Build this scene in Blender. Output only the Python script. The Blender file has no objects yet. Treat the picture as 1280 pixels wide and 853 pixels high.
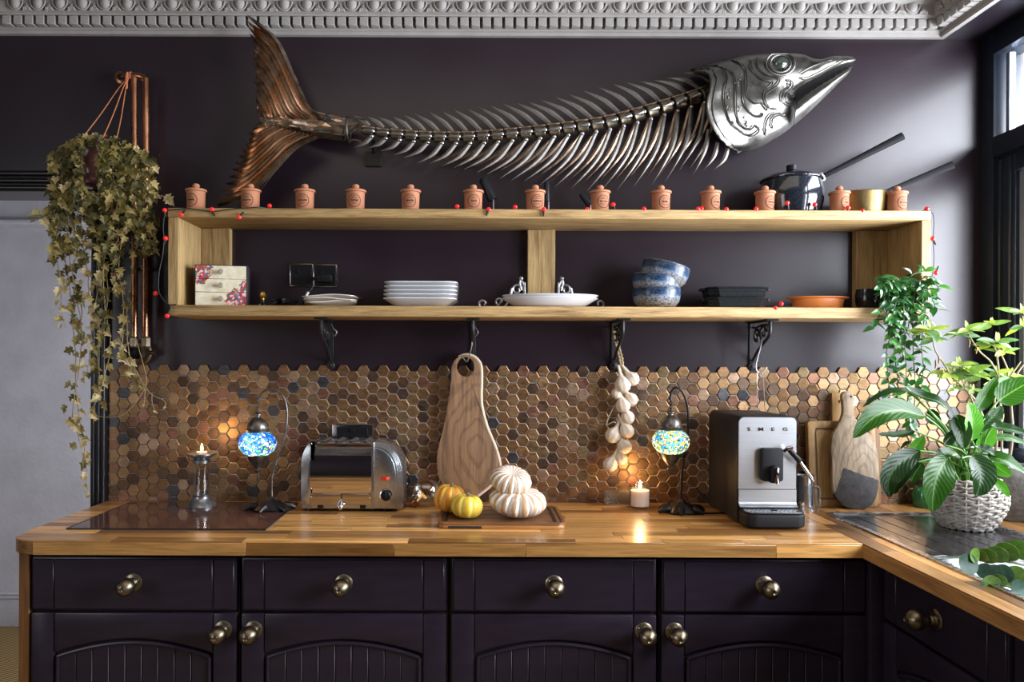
import bpy, bmesh, math, random
from mathutils import Vector, Matrix, Euler, noise
random.seed(11)
SC = bpy.context.scene
COL = SC.collection
PI = math.pi
V = Vector

# ---------------------------------------------------------------- camera
D, EYE, F, VX, VY, ROLL = 2.79, 1.42, 974.0, 597.0, 450.0, 0.004
cam_data = bpy.data.cameras.new('camera')
cam = bpy.data.objects.new('camera', cam_data)
COL.objects.link(cam)
cam_data.sensor_width = 36.0
cam_data.lens = F / 1280 * 36
cam_data.shift_x = (640 - VX) / 1280
cam_data.shift_y = (VY - 426.5) / 1280
cam_data.clip_start = 0.05
cam.matrix_world = Matrix.Translation((0, -D, EYE)) @ Euler((PI / 2, 0, 0)).to_matrix().to_4x4() @ Matrix.Rotation(ROLL, 4, 'Z')
SC.camera = cam

# ---------------------------------------------------------------- world, lights, exposure
SC.view_settings.view_transform = 'Standard'
SC.view_settings.look = 'None'
SC.view_settings.gamma = 1.0
SC.view_settings.use_curve_mapping = False
SC.view_settings.exposure = 0.25
wd = bpy.data.worlds.new('overcast_sky')
SC.world = wd
wd.use_nodes = True
bg = wd.node_tree.nodes['Background']
bg.inputs['Color'].default_value = (0.86, 0.93, 1.0, 1)
bg.inputs['Strength'].default_value = 1.6

def area_light(name, loc, rot, sx, sy, power, col, spread=PI):
    ld = bpy.data.lights.new(name, 'AREA')
    ld.shape = 'RECTANGLE'
    ld.size, ld.size_y, ld.energy, ld.color = sx, sy, power, col
    ld.spread = spread
    lo = bpy.data.objects.new(name, ld)
    lo.location, lo.rotation_euler = loc, rot
    COL.objects.link(lo)
    return lo
# daylight through the window over the sink, a fill light added in a made-up opening of the left wall, a ceiling lamp, a fill light added out of view in the hall
area_light('window_daylight', (2.35, -1.25, 1.80), (0, PI / 2, 0), 1.9, 2.5, 350, (0.88, 0.91, 1.0))
area_light('left_fill', (-3.05, -3.2, 1.7), (0, -PI / 2, 0), 1.5, 1.9, 16, (0.97, 0.97, 1.0))
area_light('ceiling_lamp', (0.0, -1.7, 2.74), (0, 0, 0), 2.4, 1.3, 11, (1.0, 0.86, 0.70))
area_light('hall_fill', (-1.04, 0.62, 1.25), (0, PI / 2, 0), 1.5, 0.5, 15, (0.95, 0.96, 1.0))

# ---------------------------------------------------------------- helpers
def at(px, py, y):
    dx, dy = px - VX, py - VY
    x = dx * math.cos(ROLL) + dy * math.sin(ROLL)
    z = -dx * math.sin(ROLL) + dy * math.cos(ROLL)
    s = (D + y) / F
    return V((x * s, y, EYE - z * s))
def pxm(y):
    return (D + y) / F
def lerp(a, b, t):
    return a + (b - a) * t
def spline(pts, n):
    """Catmull-Rom through points (any dimension)"""
    P = [V(p) for p in pts]
    out = []
    m = len(P) - 1
    for i in range(n):
        t = i / (n - 1) * m
        k = min(int(t), m - 1)
        f = t - k
        p0, p1, p2, p3 = P[max(k - 1, 0)], P[k], P[k + 1], P[min(k + 2, m)]
        out.append(0.5 * ((2 * p1) + (p2 - p0) * f + (2 * p0 - 5 * p1 + 4 * p2 - p3) * f * f + (3 * p1 - p0 - 3 * p2 + p3) * f ** 3))
    return out
def resample(pts, n):
    P = [V(p) for p in pts]
    L = [0]
    for a, b in zip(P, P[1:]):
        L.append(L[-1] + (b - a).length)
    out, k = [], 0
    for i in range(n):
        d = L[-1] * i / (n - 1)
        while k < len(P) - 2 and L[k + 1] < d:
            k += 1
        f = 0 if L[k + 1] == L[k] else (d - L[k]) / (L[k + 1] - L[k])
        out.append(P[k].lerp(P[k + 1], min(max(f, 0), 1)))
    return out

class MB:
    def __init__(s):
        s.v, s.f, s.m = [], [], []
    def add(s, vs, fs, mi=0, M=None):
        o = len(s.v)
        s.v += [(M @ V(p)) if M is not None else V(p) for p in vs]
        s.f += [tuple(i + o for i in f) for f in fs]
        s.m += [mi] * len(fs)
        return s
    def box(s, a, b, mi=0, M=None):
        (x0, y0, z0), (x1, y1, z1) = a, b
        return s.add([(x0, y0, z0), (x1, y0, z0), (x1, y1, z0), (x0, y1, z0), (x0, y0, z1), (x1, y0, z1), (x1, y1, z1), (x0, y1, z1)],
                     [(3, 2, 1, 0), (4, 5, 6, 7), (0, 1, 5, 4), (1, 2, 6, 5), (2, 3, 7, 6), (3, 0, 4, 7)], mi, M)
    def cbox(s, c, d, mi=0, M=None):
        return s.box([c[i] - d[i] / 2 for i in range(3)], [c[i] + d[i] / 2 for i in range(3)], mi, M)
    def lathe(s, prof, n=24, c=(0, 0, 0), mi=0, M=None, sx=1, sy=1, mod=None):
        vs, fs, rings = [], [], []
        for r, z in prof:
            if r < 1e-6:
                rings.append([len(vs)]); vs.append((c[0], c[1], c[2] + z))
            else:
                ring = []
                for k in range(n):
                    a = 2 * PI * k / n
                    q = r * (mod(a, z) if mod else 1)
                    ring.append(len(vs)); vs.append((c[0] + q * math.cos(a) * sx, c[1] + q * math.sin(a) * sy, c[2] + z))
                rings.append(ring)
        for A, B in zip(rings, rings[1:]):
            for k in range(n):
                k2 = (k + 1) % n
                if len(A) == 1 and len(B) == 1: continue
                if len(A) == 1: fs.append((A[0], B[k2], B[k]))
                elif len(B) == 1: fs.append((A[k], A[k2], B[0]))
                else: fs.append((A[k], A[k2], B[k2], B[k]))
        return s.add(vs, fs, mi, M)
    def tube(s, path, r, n=8, closed=False, mi=0, M=None, sq=1.0, up=None):
        P = [V(p) for p in path]
        m = len(P)
        R = r if isinstance(r, (list, tuple)) else [r] * m
        T = []
        for i in range(m):
            a = P[(i - 1) % m] if closed or i > 0 else P[0]
            b = P[(i + 1) % m] if closed or i < m - 1 else P[-1]
            t = b - a
            T.append(t.normalized() if t.length > 1e-9 else V((0, 0, 1)))
        u = V(up) if up else (V((0, 0, 1)) if abs(T[0].z) < .9 else V((1, 0, 0)))
        u = (u - T[0] * u.dot(T[0])).normalized()
        vs, fs = [], []
        for i in range(m):
            if i: 
                u = u - T[i] * u.dot(T[i])
                u = u.normalized() if u.length > 1e-6 else T[i].orthogonal().normalized()
            w = T[i].cross(u)
            for k in range(n):
                a = 2 * PI * k / n
                vs.append(P[i] + u * (math.cos(a) * R[i]) + w * (math.sin(a) * R[i] * sq))
        for i in range(m if closed else m - 1):
            j = (i + 1) % m
            for k in range(n):
                k2 = (k + 1) % n
                fs.append((i * n + k, i * n + k2, j * n + k2, j * n + k))
        if not closed:
            fs.append(tuple(range(n - 1, -1, -1)))
            fs.append(tuple((m - 1) * n + k for k in range(n)))
        return s.add(vs, fs, mi, M)
    def prism(s, out, y0, y1, mi=0, M=None):
        """outline in the xz plane pushed from y0 (front) to y1"""
        n = len(out)
        vs = [(p[0], y0, p[1]) for p in out] + [(p[0], y1, p[1]) for p in out]
        fs = [tuple(range(n)), tuple(range(2 * n - 1, n - 1, -1))]
        fs += [(i, i + n, (i + 1) % n + n, (i + 1) % n) for i in range(n)]
        return s.add(vs, fs, mi, M)
    def ring(s, out, inn, y0, y1, mi=0, M=None):
        n = len(out)
        vs = [(p[0], y, p[1]) for y in (y0, y1) for q in (out, inn) for p in q]
        fs = []
        for i in range(n):
            j = (i + 1) % n
            fs += [(i, j, n + j, n + i), (2 * n + j, 2 * n + i, 3 * n + i, 3 * n + j), (j, i, 2 * n + i, 2 * n + j), (n + i, n + j, 3 * n + j, 3 * n + i)]
        return s.add(vs, fs, mi, M)
    def grid(s, fn, nu, nv, mi=0, M=None, cu=False, cv=False):
        vs = [fn(i / (nu if cu else nu - 1), j / (nv if cv else nv - 1)) for i in range(nu) for j in range(nv)]
        fs = []
        for i in range(nu if cu else nu - 1):
            for j in range(nv if cv else nv - 1):
                a, b = (i + 1) % nu, (j + 1) % nv
                fs.append((i * nv + j, a * nv + j, a * nv + b, i * nv + b))
        return s.add(vs, fs, mi, M)
    def sphere(s, c, r, n=16, m=10, mi=0, M=None):
        rr = r if isinstance(r, (tuple, list)) else (r, r, r)
        prof = [(math.sin(PI * i / m), -math.cos(PI * i / m)) for i in range(m + 1)]
        T = Matrix.Translation(c) @ Matrix.Diagonal((rr[0], rr[1], rr[2], 1))
        return s.lathe(prof, n, mi=mi, M=(M @ T) if M is not None else T)
    def mesh(s, name, mats, bev=None, smooth=40, solid=None, center=None):
        me = bpy.data.meshes.new(name)
        c = center or V((0, 0, 0))
        me.from_pydata([tuple(p - c) for p in s.v], [], s.f)
        mats = mats if isinstance(mats, (list, tuple)) else [mats]
        for m in mats: me.materials.append(m)
        if len(mats) > 1:
            me.polygons.foreach_set('material_index', s.m)
        bm = bmesh.new(); bm.from_mesh(me)
        bmesh.ops.recalc_face_normals(bm, faces=bm.faces)
        if solid:
            bmesh.ops.solidify(bm, geom=bm.faces[:], thickness=solid)
            bmesh.ops.recalc_face_normals(bm, faces=bm.faces)
        if bev:
            es = [e for e in bm.edges if len(e.link_faces) == 2 and e.calc_face_angle(0) > .6]
            bmesh.ops.bevel(bm, geom=es, offset=bev[0], segments=bev[1], profile=.5, affect='EDGES', clamp_overlap=True)
        bm.to_mesh(me); bm.free()
        if smooth:
            me.shade_smooth()
            me.set_sharp_from_angle(angle=math.radians(smooth))
        return me
    def build(s, name, mats, parent=None, bev=None, smooth=40, solid=None, **tags):
        lo = V([min(p[i] for p in s.v) for i in range(3)])
        hi = V([max(p[i] for p in s.v) for i in range(3)])
        c = (lo + hi) / 2
        if parent is None: c.z = lo.z
        me = s.mesh(name, mats, bev, smooth, solid, c)
        return put(name, me, parent, Matrix.Translation(c), **tags)

def wm(o):
    m = o.matrix_basis.copy()
    if o.parent:
        m = wm(o.parent) @ o.matrix_parent_inverse @ m
    return m
def tag(o, label=None, cat=None, group=None, kind=None):
    if label: o['label'] = label
    if cat: o['category'] = cat
    if group: o['group'] = group
    if kind: o['kind'] = kind
    return o
def put(name, data, parent=None, M=None, **tags):
    """link an object whose matrix is given in world space"""
    o = bpy.data.objects.new(name, data)
    if M is not None: o.matrix_basis = M
    if parent:
        o.parent = parent
        o.matrix_parent_inverse = wm(parent).inverted()
    COL.objects.link(o)
    return tag(o, **tags)
def thing(name, label, cat, loc=(0, 0, 0), group=None):
    return put(name, None, None, Matrix.Translation(loc), label=label, cat=cat, group=group)
def kids(o):
    return [c for c in COL.objects if c.parent == o]
def copy_tree(o, parent=None, children=None):
    c = o.copy(); COL.objects.link(c)
    if parent: c.parent = parent
    for k in list(o.children): copy_tree(k, c)
    return c
def move(o, loc, rz=0):
    o.location = loc
    o.rotation_euler = (0, 0, rz)
    return o

# ---------------------------------------------------------------- materials
def _mat(name):
    m = bpy.data.materials.new(name); m.use_nodes = True
    nt = m.node_tree
    return m, nt, nt.nodes['Principled BSDF']
def _n(nt, t, **kw):
    n = nt.nodes.new(t)
    for k, v in kw.items():
        if k in n.inputs: n.inputs[k].default_value = v
        else: setattr(n, k, v)
    return n
def _coords(nt, stretch, rnd=False):
    tc = _n(nt, 'ShaderNodeTexCoord')
    mp = _n(nt, 'ShaderNodeMapping'); mp.inputs['Scale'].default_value = stretch
    nt.links.new(tc.outputs['Object'], mp.inputs['Vector'])
    if rnd:
        oi = _n(nt, 'ShaderNodeObjectInfo')
        mu = _n(nt, 'ShaderNodeMath', operation='MULTIPLY'); mu.inputs[1].default_value = 37.0
        nt.links.new(oi.outputs['Random'], mu.inputs[0])
        cb = _n(nt, 'ShaderNodeCombineXYZ')
        for i in range(3): nt.links.new(mu.outputs[0], cb.inputs[i])
        nt.links.new(cb.outputs[0], mp.inputs['Location'])
    return mp.outputs['Vector']
def c4(c):
    return (c[0], c[1], c[2], 1)
def mixcol(nt, fac, a, b, mode='MIX'):
    mx = _n(nt, 'ShaderNodeMix', data_type='RGBA', blend_type=mode)
    if isinstance(fac, (int, float)): mx.inputs['Factor'].default_value = fac
    else: nt.links.new(fac, mx.inputs['Factor'])
    for i, c in ((6, a), (7, b)):
        if isinstance(c, (tuple, list)): mx.inputs[i].default_value = c4(c)
        else: nt.links.new(c, mx.inputs[i])
    return mx.outputs[2]
def ramp(nt, fac, stops):
    r = _n(nt, 'ShaderNodeValToRGB')
    e = r.color_ramp.elements
    while len(e) < len(stops): e.new(.5)
    for i, (p, c) in enumerate(stops):
        e[i].position = p; e[i].color = c4(c) if isinstance(c, (tuple, list)) else (c, c, c, 1)
    nt.links.new(fac, r.inputs['Fac'])
    return r.outputs['Color']
def noise_tex(nt, vec, scale, detail=4, rough=.55, dist=0):
    t = _n(nt, 'ShaderNodeTexNoise', Scale=scale, Detail=detail, Roughness=rough, Distortion=dist)
    nt.links.new(vec, t.inputs['Vector'])
    return t.outputs['Fac']
def bump(nt, h, bs, strength, dist=.002):
    b = _n(nt, 'ShaderNodeBump', Strength=strength, Distance=dist)
    nt.links.new(h, b.inputs['Height'])
    nt.links.new(b.outputs[0], bs.inputs['Normal'])
def M_(name, col, rough=.5, metal=0, spec=.5, col2=None, ns=30, bmp=0, bs=None, bd=.002, stretch=(1, 1, 1), coat=0, trans=0, ior=1.45, em=None, rv=0, rnd=False, lo=.35, hi=.65, sss=0, sheen=0):
    m, nt, b = _mat(name)
    b.inputs['Base Color'].default_value = c4(col)
    b.inputs['Roughness'].default_value = rough
    b.inputs['Metallic'].default_value = metal
    b.inputs['Specular IOR Level'].default_value = spec
    b.inputs['Coat Weight'].default_value = coat
    b.inputs['Coat Roughness'].default_value = .08
    b.inputs['Transmission Weight'].default_value = trans
    b.inputs['IOR'].default_value = ior
    b.inputs['Sheen Weight'].default_value = sheen
    if sss:
        b.inputs['Subsurface Weight'].default_value = sss
        b.inputs['Subsurface Radius'].default_value = (.02, .012, .006)
        b.inputs['Subsurface Scale'].default_value = .5
    if em:
        b.inputs['Emission Color'].default_value = c4(em[0]); b.inputs['Emission Strength'].default_value = em[1]
    vec = None
    if col2 or bmp or rv:
        vec = _coords(nt, stretch, rnd)
    if col2:
        f = noise_tex(nt, vec, ns)
        nt.links.new(ramp(nt, f, [(lo, col), (hi, col2)]), b.inputs['Base Color'])
    if rv:
        f = noise_tex(nt, vec, ns * .7)
        nt.links.new(ramp(nt, f, [(.3, max(rough - rv, .02)), (.7, rough + rv)]), b.inputs['Roughness'])
    if bmp:
        bump(nt, noise_tex(nt, vec, bs or ns), b, bmp, bd)
    return m
def W_(name, c1, c2, axis=0, scale=1.0, rough=.45, tones=None, knots=0, bmp=.25, coat=0, rings=0):
    """wood: grain stretched along an axis, each object with its own tone"""
    m, nt, b = _mat(name)
    st = [26 * scale] * 3; st[axis] = 1.6 * scale
    vec = _coords(nt, st, True)
    f = noise_tex(nt, vec, 1.6, 6, .62, .6)
    col = ramp(nt, f, [(.33, c2), (.49, c1), (.70, [c * 1.2 for c in c1])])
    st2 = [90 * scale] * 3; st2[axis] = 5 * scale
    f2 = noise_tex(nt, _coords(nt, st2, True), 2, 3)
    col = mixcol(nt, .55, col, ramp(nt, f2, [(.35, .45), (.6, 1.0)]), 'MULTIPLY')
    if rings:
        w = _n(nt, 'ShaderNodeTexWave', wave_type='RINGS', rings_direction='Y', Scale=rings, Distortion=9, Detail=4)
        w.inputs['Detail Scale'].default_value = 1.2
        rc_ = _coords(nt, (1.6, 1, .8)); rc_.node.inputs['Location'].default_value = (-.05, 0, .075); nt.links.new(rc_, w.inputs['Vector'])
        col = mixcol(nt, .42, col, ramp(nt, w.outputs['Fac'], [(.05, .35), (.35, 1.0)]), 'MULTIPLY')
    if tones:
        oi = _n(nt, 'ShaderNodeObjectInfo')
        col = mixcol(nt, 1.0, col, ramp(nt, oi.outputs['Random'], tones), 'MULTIPLY')
    if knots:
        st3 = [9, 9, 9]; st3[axis] = 2.2
        vo = _n(nt, 'ShaderNodeTexVoronoi', Scale=knots)
        nt.links.new(_coords(nt, st3, True), vo.inputs['Vector'])
        col = mixcol(nt, 1.0, col, ramp(nt, vo.outputs['Distance'], [(.03, (.12, .07, .04)), (.13, (1, 1, 1))]), 'MULTIPLY')
    nt.links.new(col, b.inputs['Base Color'])
    b.inputs['Roughness'].default_value = rough
    b.inputs['Coat Weight'].default_value = coat
    b.inputs['Coat Roughness'].default_value = .22
    bump(nt, f, b, bmp, .0015)
    return m

# ================================================================ MATERIALS
plum = M_('plum_wall_paint', (.018, .0098, .0150), .31, col2=(.022, .014, .020), ns=5, bmp=.06, bs=60, spec=.65)
plum_wood = M_('plum_cabinet_paint', (.019, .0125, .0225), .34, col2=(.026, .018, .031), ns=9, bmp=.1, bs=40, stretch=(1, 1, 6), spec=.5)
plum_end = M_('plum_board_paint', (.015, .011, .017), .35, bmp=.08, bs=40)
navy = M_('navy_window_paint', (.012, .017, .028), .35, spec=.5, bmp=.06, bs=60)
cornice_m = M_('cornice_plaster', (.33, .308, .29), .8, col2=(.38, .355, .335), ns=12, bmp=.15, bs=80)
hall_m = M_('pale_hall_plaster', (.48, .47, .52), .85, col2=(.56, .55, .60), ns=6, bmp=.5, bs=50, bd=.004)
black_trim = M_('black_gloss_trim', (.010, .009, .012), .3, bmp=.05, bs=30)
ceil_m = M_('ceiling_paint', (.16, .152, .15), .9)
def jute_mat():
    m, nt, b = _mat('jute_weave')
    vec = _coords(nt, (-1, 1, 1))
    w = _n(nt, 'ShaderNodeTexWave', Scale=18.0, Distortion=.8); w.bands_direction = 'DIAGONAL'
    w.inputs['Detail'].default_value = 2
    nt.links.new(vec, w.inputs['Vector'])
    col = ramp(nt, w.outputs['Fac'], [(.30, (.07, .045, .02)), (.55, (.42, .28, .10))])
    nt.links.new(mixcol(nt, .5, col, ramp(nt, noise_tex(nt, vec, 180), [(.35, .5), (.65, 1.2)]), 'MULTIPLY'), b.inputs['Base Color'])
    b.inputs['Roughness'].default_value = .9
    bump(nt, w.outputs['Fac'], b, .5, .004)
    return m
jute = jute_mat()
stave_tones = [(0, (.36, .31, .26)), (.25, (.68, .63, .57)), (.6, (1.0, 1.0, 1.0)), (1, (1.65, 1.62, 1.5))]
oak_x = W_('oak_stave', (.60, .315, .10), (.40, .185, .052), 0, 1.0, .3, stave_tones, coat=.35, bmp=.12)
oak_y = W_('oak_stave_return', (.40, .20, .068), (.25, .115, .036), 1, 1.0, .32, stave_tones, coat=.3, bmp=.12)
oak_core = W_('oak_core', (.30, .145, .045), (.19, .085, .025), 0, 1.0, .4)
oak_end = W_('oak_end_panel', (.20, .085, .025), (.11, .045, .015), 2, 1.0, .4)
pine = W_('scaffold_pine', (.50, .325, .135), (.27, .145, .05), 0, 1.7, .65, knots=.9, bmp=.5)
pine_v = W_('scaffold_pine_upright', (.46, .31, .13), (.27, .15, .052), 2, 1.6, .65, knots=.8, bmp=.5)
steel = M_('brushed_steel', (.55, .56, .58), .28, 1, col2=(.62, .63, .65), ns=8, stretch=(1, 20, 20), rv=.06)
plain_steel = M_('plain_steel', (.55, .56, .58), .24, 1)
chrome = M_('polished_chrome', (.62, .60, .62), .09, 1, rv=.03, ns=12)
sink_m = M_('worn_sink_steel', (.30, .31, .34), .2, 1, rv=.1, ns=14, bmp=.04, bs=20)
pan_black = M_('black_pan_handle', (.010, .010, .012), .6, spec=.12)
iron = M_('cast_iron', (.035, .034, .036), .45, .6, bmp=.2, bs=90)
pewter = M_('pewter_silver', (.42, .42, .43), .35, .9, col2=(.22, .22, .23), ns=50)
brass = M_('aged_brass', (.30, .255, .185), .34, 1, col2=(.19, .15, .10), ns=40, rv=.08)
brass_pan_m = M_('hammered_brass', (.27, .20, .085), .42, 1, col2=(.19, .12, .05), ns=25, bmp=.25, bs=90)
copper = M_('copper_pipe', (.50, .24, .13), .28, 1, col2=(.27, .12, .07), ns=14, rv=.1)
black_pl = M_('black_plastic', (.010, .010, .012), .4, spec=.2)
black_metal = M_('black_satin_metal', (.02, .022, .028), .38, .4)
black_nickel = M_('black_nickel', (.28, .25, .24), .2, 1)
enamel = M_('black_enamel', (.010, .012, .017), .12, col2=(.02, .024, .032), ns=200, coat=.6)
terracotta = M_('terracotta', (.40, .155, .075), .75, col2=(.47, .20, .105), ns=22, bmp=.12, bs=140)
terra_glaze = M_('orange_terracotta', (.62, .20, .045), .4, col2=(.52, .16, .04), ns=20)
ink = M_('dark_print_ink', (.035, .013, .010), .8)
red_bulb = M_('red_bulb_plastic', (.75, .018, .02), .2, em=((1, .02, .02), .22), coat=.3)
green_wire = M_('dark_green_wire', (.012, .02, .016), .5)
white_china = M_('white_china', (.70, .71, .74), .16, coat=.4)
cream_china = M_('cream_china', (.62, .57, .50), .25, coat=.3)
def thin_glass(name, tint, gloss, rough=.02, lo=.03):
    m, nt, b = _mat(name)
    nt.nodes.remove(b)
    tr = _n(nt, 'ShaderNodeBsdfTransparent'); tr.inputs['Color'].default_value = c4(tint)
    gl_ = _n(nt, 'ShaderNodeBsdfGlossy'); gl_.inputs['Roughness'].default_value = rough
    lw = _n(nt, 'ShaderNodeLayerWeight'); lw.inputs['Blend'].default_value = gloss
    ms = _n(nt, 'ShaderNodeMixShader')
    nt.links.new(ramp(nt, lw.outputs[1], [(0, lo), (.75, lo + .05 + lo), (1, .7)]), ms.inputs[0]); nt.links.new(tr.outputs[0], ms.inputs[1]); nt.links.new(gl_.outputs[0], ms.inputs[2])
    nt.links.new(ms.outputs[0], nt.nodes['Material Output'].inputs['Surface'])
    return m
glass = thin_glass('clear_glass', (.96, .97, .97), .5, .02, .07)
pane_glass = thin_glass('window_glass', (.97, .98, .98), .5)
wax = M_('cream_wax', (.80, .62, .48), .5, sss=.3)
flame = M_('candle_flame', (1, .7, .3), .5, em=((1, .62, .22), 14))
hob_m = M_('ceramic_hob_glass', (.075, .032, .024), .09, spec=.45, col2=(.115, .05, .036), ns=7)
rubber = M_('black_rubber', (.01, .01, .01), .7)

# ================================================================ THE SETTING
WX0, XR, HALL = -1.372, 1.80, 1.34
s = 'structure'
MB().box((WX0, 0, 0), (XR + .15, .14, 2.80)).build('wall_back', plum, kind=s)
MB().box((-3.0, 0, 2.012), (WX0, .14, 2.80)).build('wall_lintel', plum, kind=s)
MB().box((-3.6, HALL, 0), (-.9, HALL + .1, 2.80)).build('wall_hall', hall_m, kind=s)
MB().box((-.98, .14, 0), (-.9, HALL, 2.80)).build('wall_hall_end', hall_m, kind=s)
MB().box((-3.15, -5.5, 0), (-3.0, .0, .95)).box((-3.15, -5.5, 2.45), (-3.0, .0, 2.80)).box((-3.15, -5.5, .95), (-3.0, -4.15, 2.45)).box((-3.15, -2.25, .95), (-3.0, .0, 2.45)).build('wall_left', plum, kind=s)  # unseen wall; its opening is invented to hold the added fill light
MB().box((-3.7, 0, 0), (-3.6, HALL + .1, 2.80)).build('wall_hall_left', hall_m, kind=s)
MB().box((-3.7, -5.6, 0), (2.0, -5.5, 2.8)).build('wall_rear', plum, kind=s)
MB().box((-3.7, -5.6, -.1), (2.0, HALL + .1, 0)).build('floor', jute, kind=s)
MB().box((-3.7, -5.6, 2.80), (2.3, HALL + .1, 2.9)).build('ceiling', ceil_m, kind=s)
# right wall: below and above the window; the window bay is recessed under a boxed header
MB().box((1.84, -5.6, 0), (1.99, 0, 1.0)).build('wall_right', plum, kind=s)
MB().box((1.84, -5.6, 1.0), (1.99, -2.5, 2.574)).build('wall_pier', plum, kind=s)
MB().box((1.662, -5.6, 2.574), (2.0, 0, 2.80)).build('trim_7', plum_end, kind=s)
# door opening trim
def moulded(name, a, b, axis, mat, **k):
    """a stepped architrave strip: three reeds"""
    mb = MB(); mb.box(a, b)
    for i in range(3):
        if axis == 'z':
            w = (b[0] - a[0]) / 3
            mb.tube([(a[0] + w * (i + .5), a[1], a[2]), (a[0] + w * (i + .5), a[1], b[2])], w * .42, 10)
        else:
            w = (b[2] - a[2]) / 3
            mb.tube([(a[0], a[1], a[2] + w * (i + .5)), (b[0], a[1], a[2] + w * (i + .5))], w * .42, 10)
    return mb.build(name, mat, kind=s, **k)
moulded('trim_3', (WX0 - .002, -.022, 0), (WX0 + .052, 0, 2.012), 'z', black_trim)
moulded('trim_4', (-3.0, -.022, 2.012), (WX0 + .052, 0, 2.088), 'x', black_trim)
MB().box((-3.6, HALL - .018, 0), (-.98, HALL, .15)).box((-3.6, HALL - .026, .15), (-.98, HALL, .163)).tube([(-3.6, HALL - .014, .172), (-.98, HALL - .014, .172)], .009, 8).build('baseboard_hall', hall_m, kind=s, bev=(.004, 2))
MB().box((-3.6, HALL - .02, 2.105), (-.98, HALL, 2.125)).tube([(-3.6, HALL - .016, 2.14), (-.98, HALL - .016, 2.14)], .016, 10).build('trim_5', hall_m, kind=s)

# cornice: swept profile with dentils and egg-and-dart, mitred at the right corner
def cornice_profile():
    z0 = 2.574
    return [(0, z0), (.018, z0), (.020, z0 + .010), (.028, z0 + .013), (.030, z0 + .017), (.034, z0 + .019), (.034, z0 + .048),
            (.064, z0 + .048), (.066, z0 + .052), (.074, z0 + .0535), (.076, z0 + .0545), (.076, z0 + .058), (.082, z0 + .087), (.094, z0 + .088), (.098, z0 + .094), (.15, z0 + .10), (.17, z0 + .226), (0, z0 + .226)]
CX = 1.662
prof = cornice_profile()
mb = MB()
n = len(prof)
vs = [(-3.0, -p, z) for p, z in prof] + [(CX - p, -p, z) for p, z in prof]
mb.add(vs, [(i, i + n, (i + 1) % n + n, (i + 1) % n) for i in range(n)] + [tuple(range(n)), tuple(range(2 * n - 1, n - 1, -1))])
cor = mb.build('trim_1', cornice_m, kind=s, smooth=30)
mb = MB()
vs = [(CX - p, -p, z) for p, z in prof] + [(CX - p, -3.2, z) for p, z in prof]
mb.add(vs, [(i, i + n, (i + 1) % n + n, (i + 1) % n) for i in range(n)] + [tuple(range(n)), tuple(range(2 * n - 1, n - 1, -1))])
cor2 = mb.build('trim_2', cornice_m, kind=s, smooth=30)
zd = 2.574 + .0155
den = MB().box((-.0145, -.03, 0), (.0145, 0, .031)).mesh('dentil', cornice_m, bev=(.0015, 1))
egg = MB()
egg.grid(lambda u, v: ((.0215 - .003 * u) * math.cos(PI * v) * math.sqrt(max(1 - (1 - u) ** 2.6, 0)), -.019 * math.sin(PI * v) * math.sqrt(max(1 - (1 - u) ** 2.6, 0)), .0315 * u), 9, 11)
egg_me = egg.mesh('egg', cornice_m)
hus = MB()
for sgn in (-1, 1):
    p = [V((sgn * .0255 * math.cos(a) , -.006, .002 + .030 * (1 - math.cos((a) * .0)) + .031 * (1 - math.sin(a)))) for a in [PI * .5 * i / 8 for i in range(9)]]
    p = [V((sgn * (.0258 * math.sin(a)), -.007, .032 - .031 * math.cos(a))) for a in [PI * .5 * i / 8 for i in range(9)]]
    hus.tube(p, .0030, 6)
hus_me = hus.mesh('egg_surround', cornice_m)
dart = MB()
for k, (dx, h) in enumerate(((-.013, .018), (-.0065, .025), (0, .03), (.0065, .025), (.013, .018))):
    dart.tube([(dx, -.003, 0), (dx * .75, -.008, h * .35), (dx * .25, -.004, h)], [.0034, .0036, .0012], 6)
dart_me = dart.mesh('dart', cornice_m)
def cornice_row(parent, fn, x0, x1, pitch, me, name, rot):
    k = 0
    x = x0
    while x < x1:
        put(name, me, parent, Matrix.Translation(fn(x)) @ Matrix.Rotation(rot, 4, 'Z'))
        x += pitch
ze = 2.574 + .0555
X_first = at(8.5, 24, -.06).x
cornice_row(cor, lambda x: (x, -.034, zd), X_first, CX - .05, .0391, den, 'dentil', 0)
X_egg = at(20, 10, -.08).x
cornice_row(cor, lambda x: (x, -.078, ze), X_egg, CX - .10, .0779, egg_me, 'egg', 0)
cornice_row(cor, lambda x: (x, -.078, ze), X_egg, CX - .10, .0779, hus_me, 'egg_surround', 0)
cornice_row(cor, lambda x: (x, -.077, ze), X_egg + .0389, CX - .10, .0779, dart_me, 'dart', 0)
cornice_row(cor2, lambda y: (CX - .034, -y, zd), .085, 1.0, .0391, den, 'dentil', -PI / 2)
cornice_row(cor2, lambda y: (CX - .078, -y, ze), .16, 1.0, .0779, egg_me, 'egg', -PI / 2)
cornice_row(cor2, lambda y: (CX - .077, -y, ze), .121, 1.0, .0779, dart_me, 'dart', -PI / 2)

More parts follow.
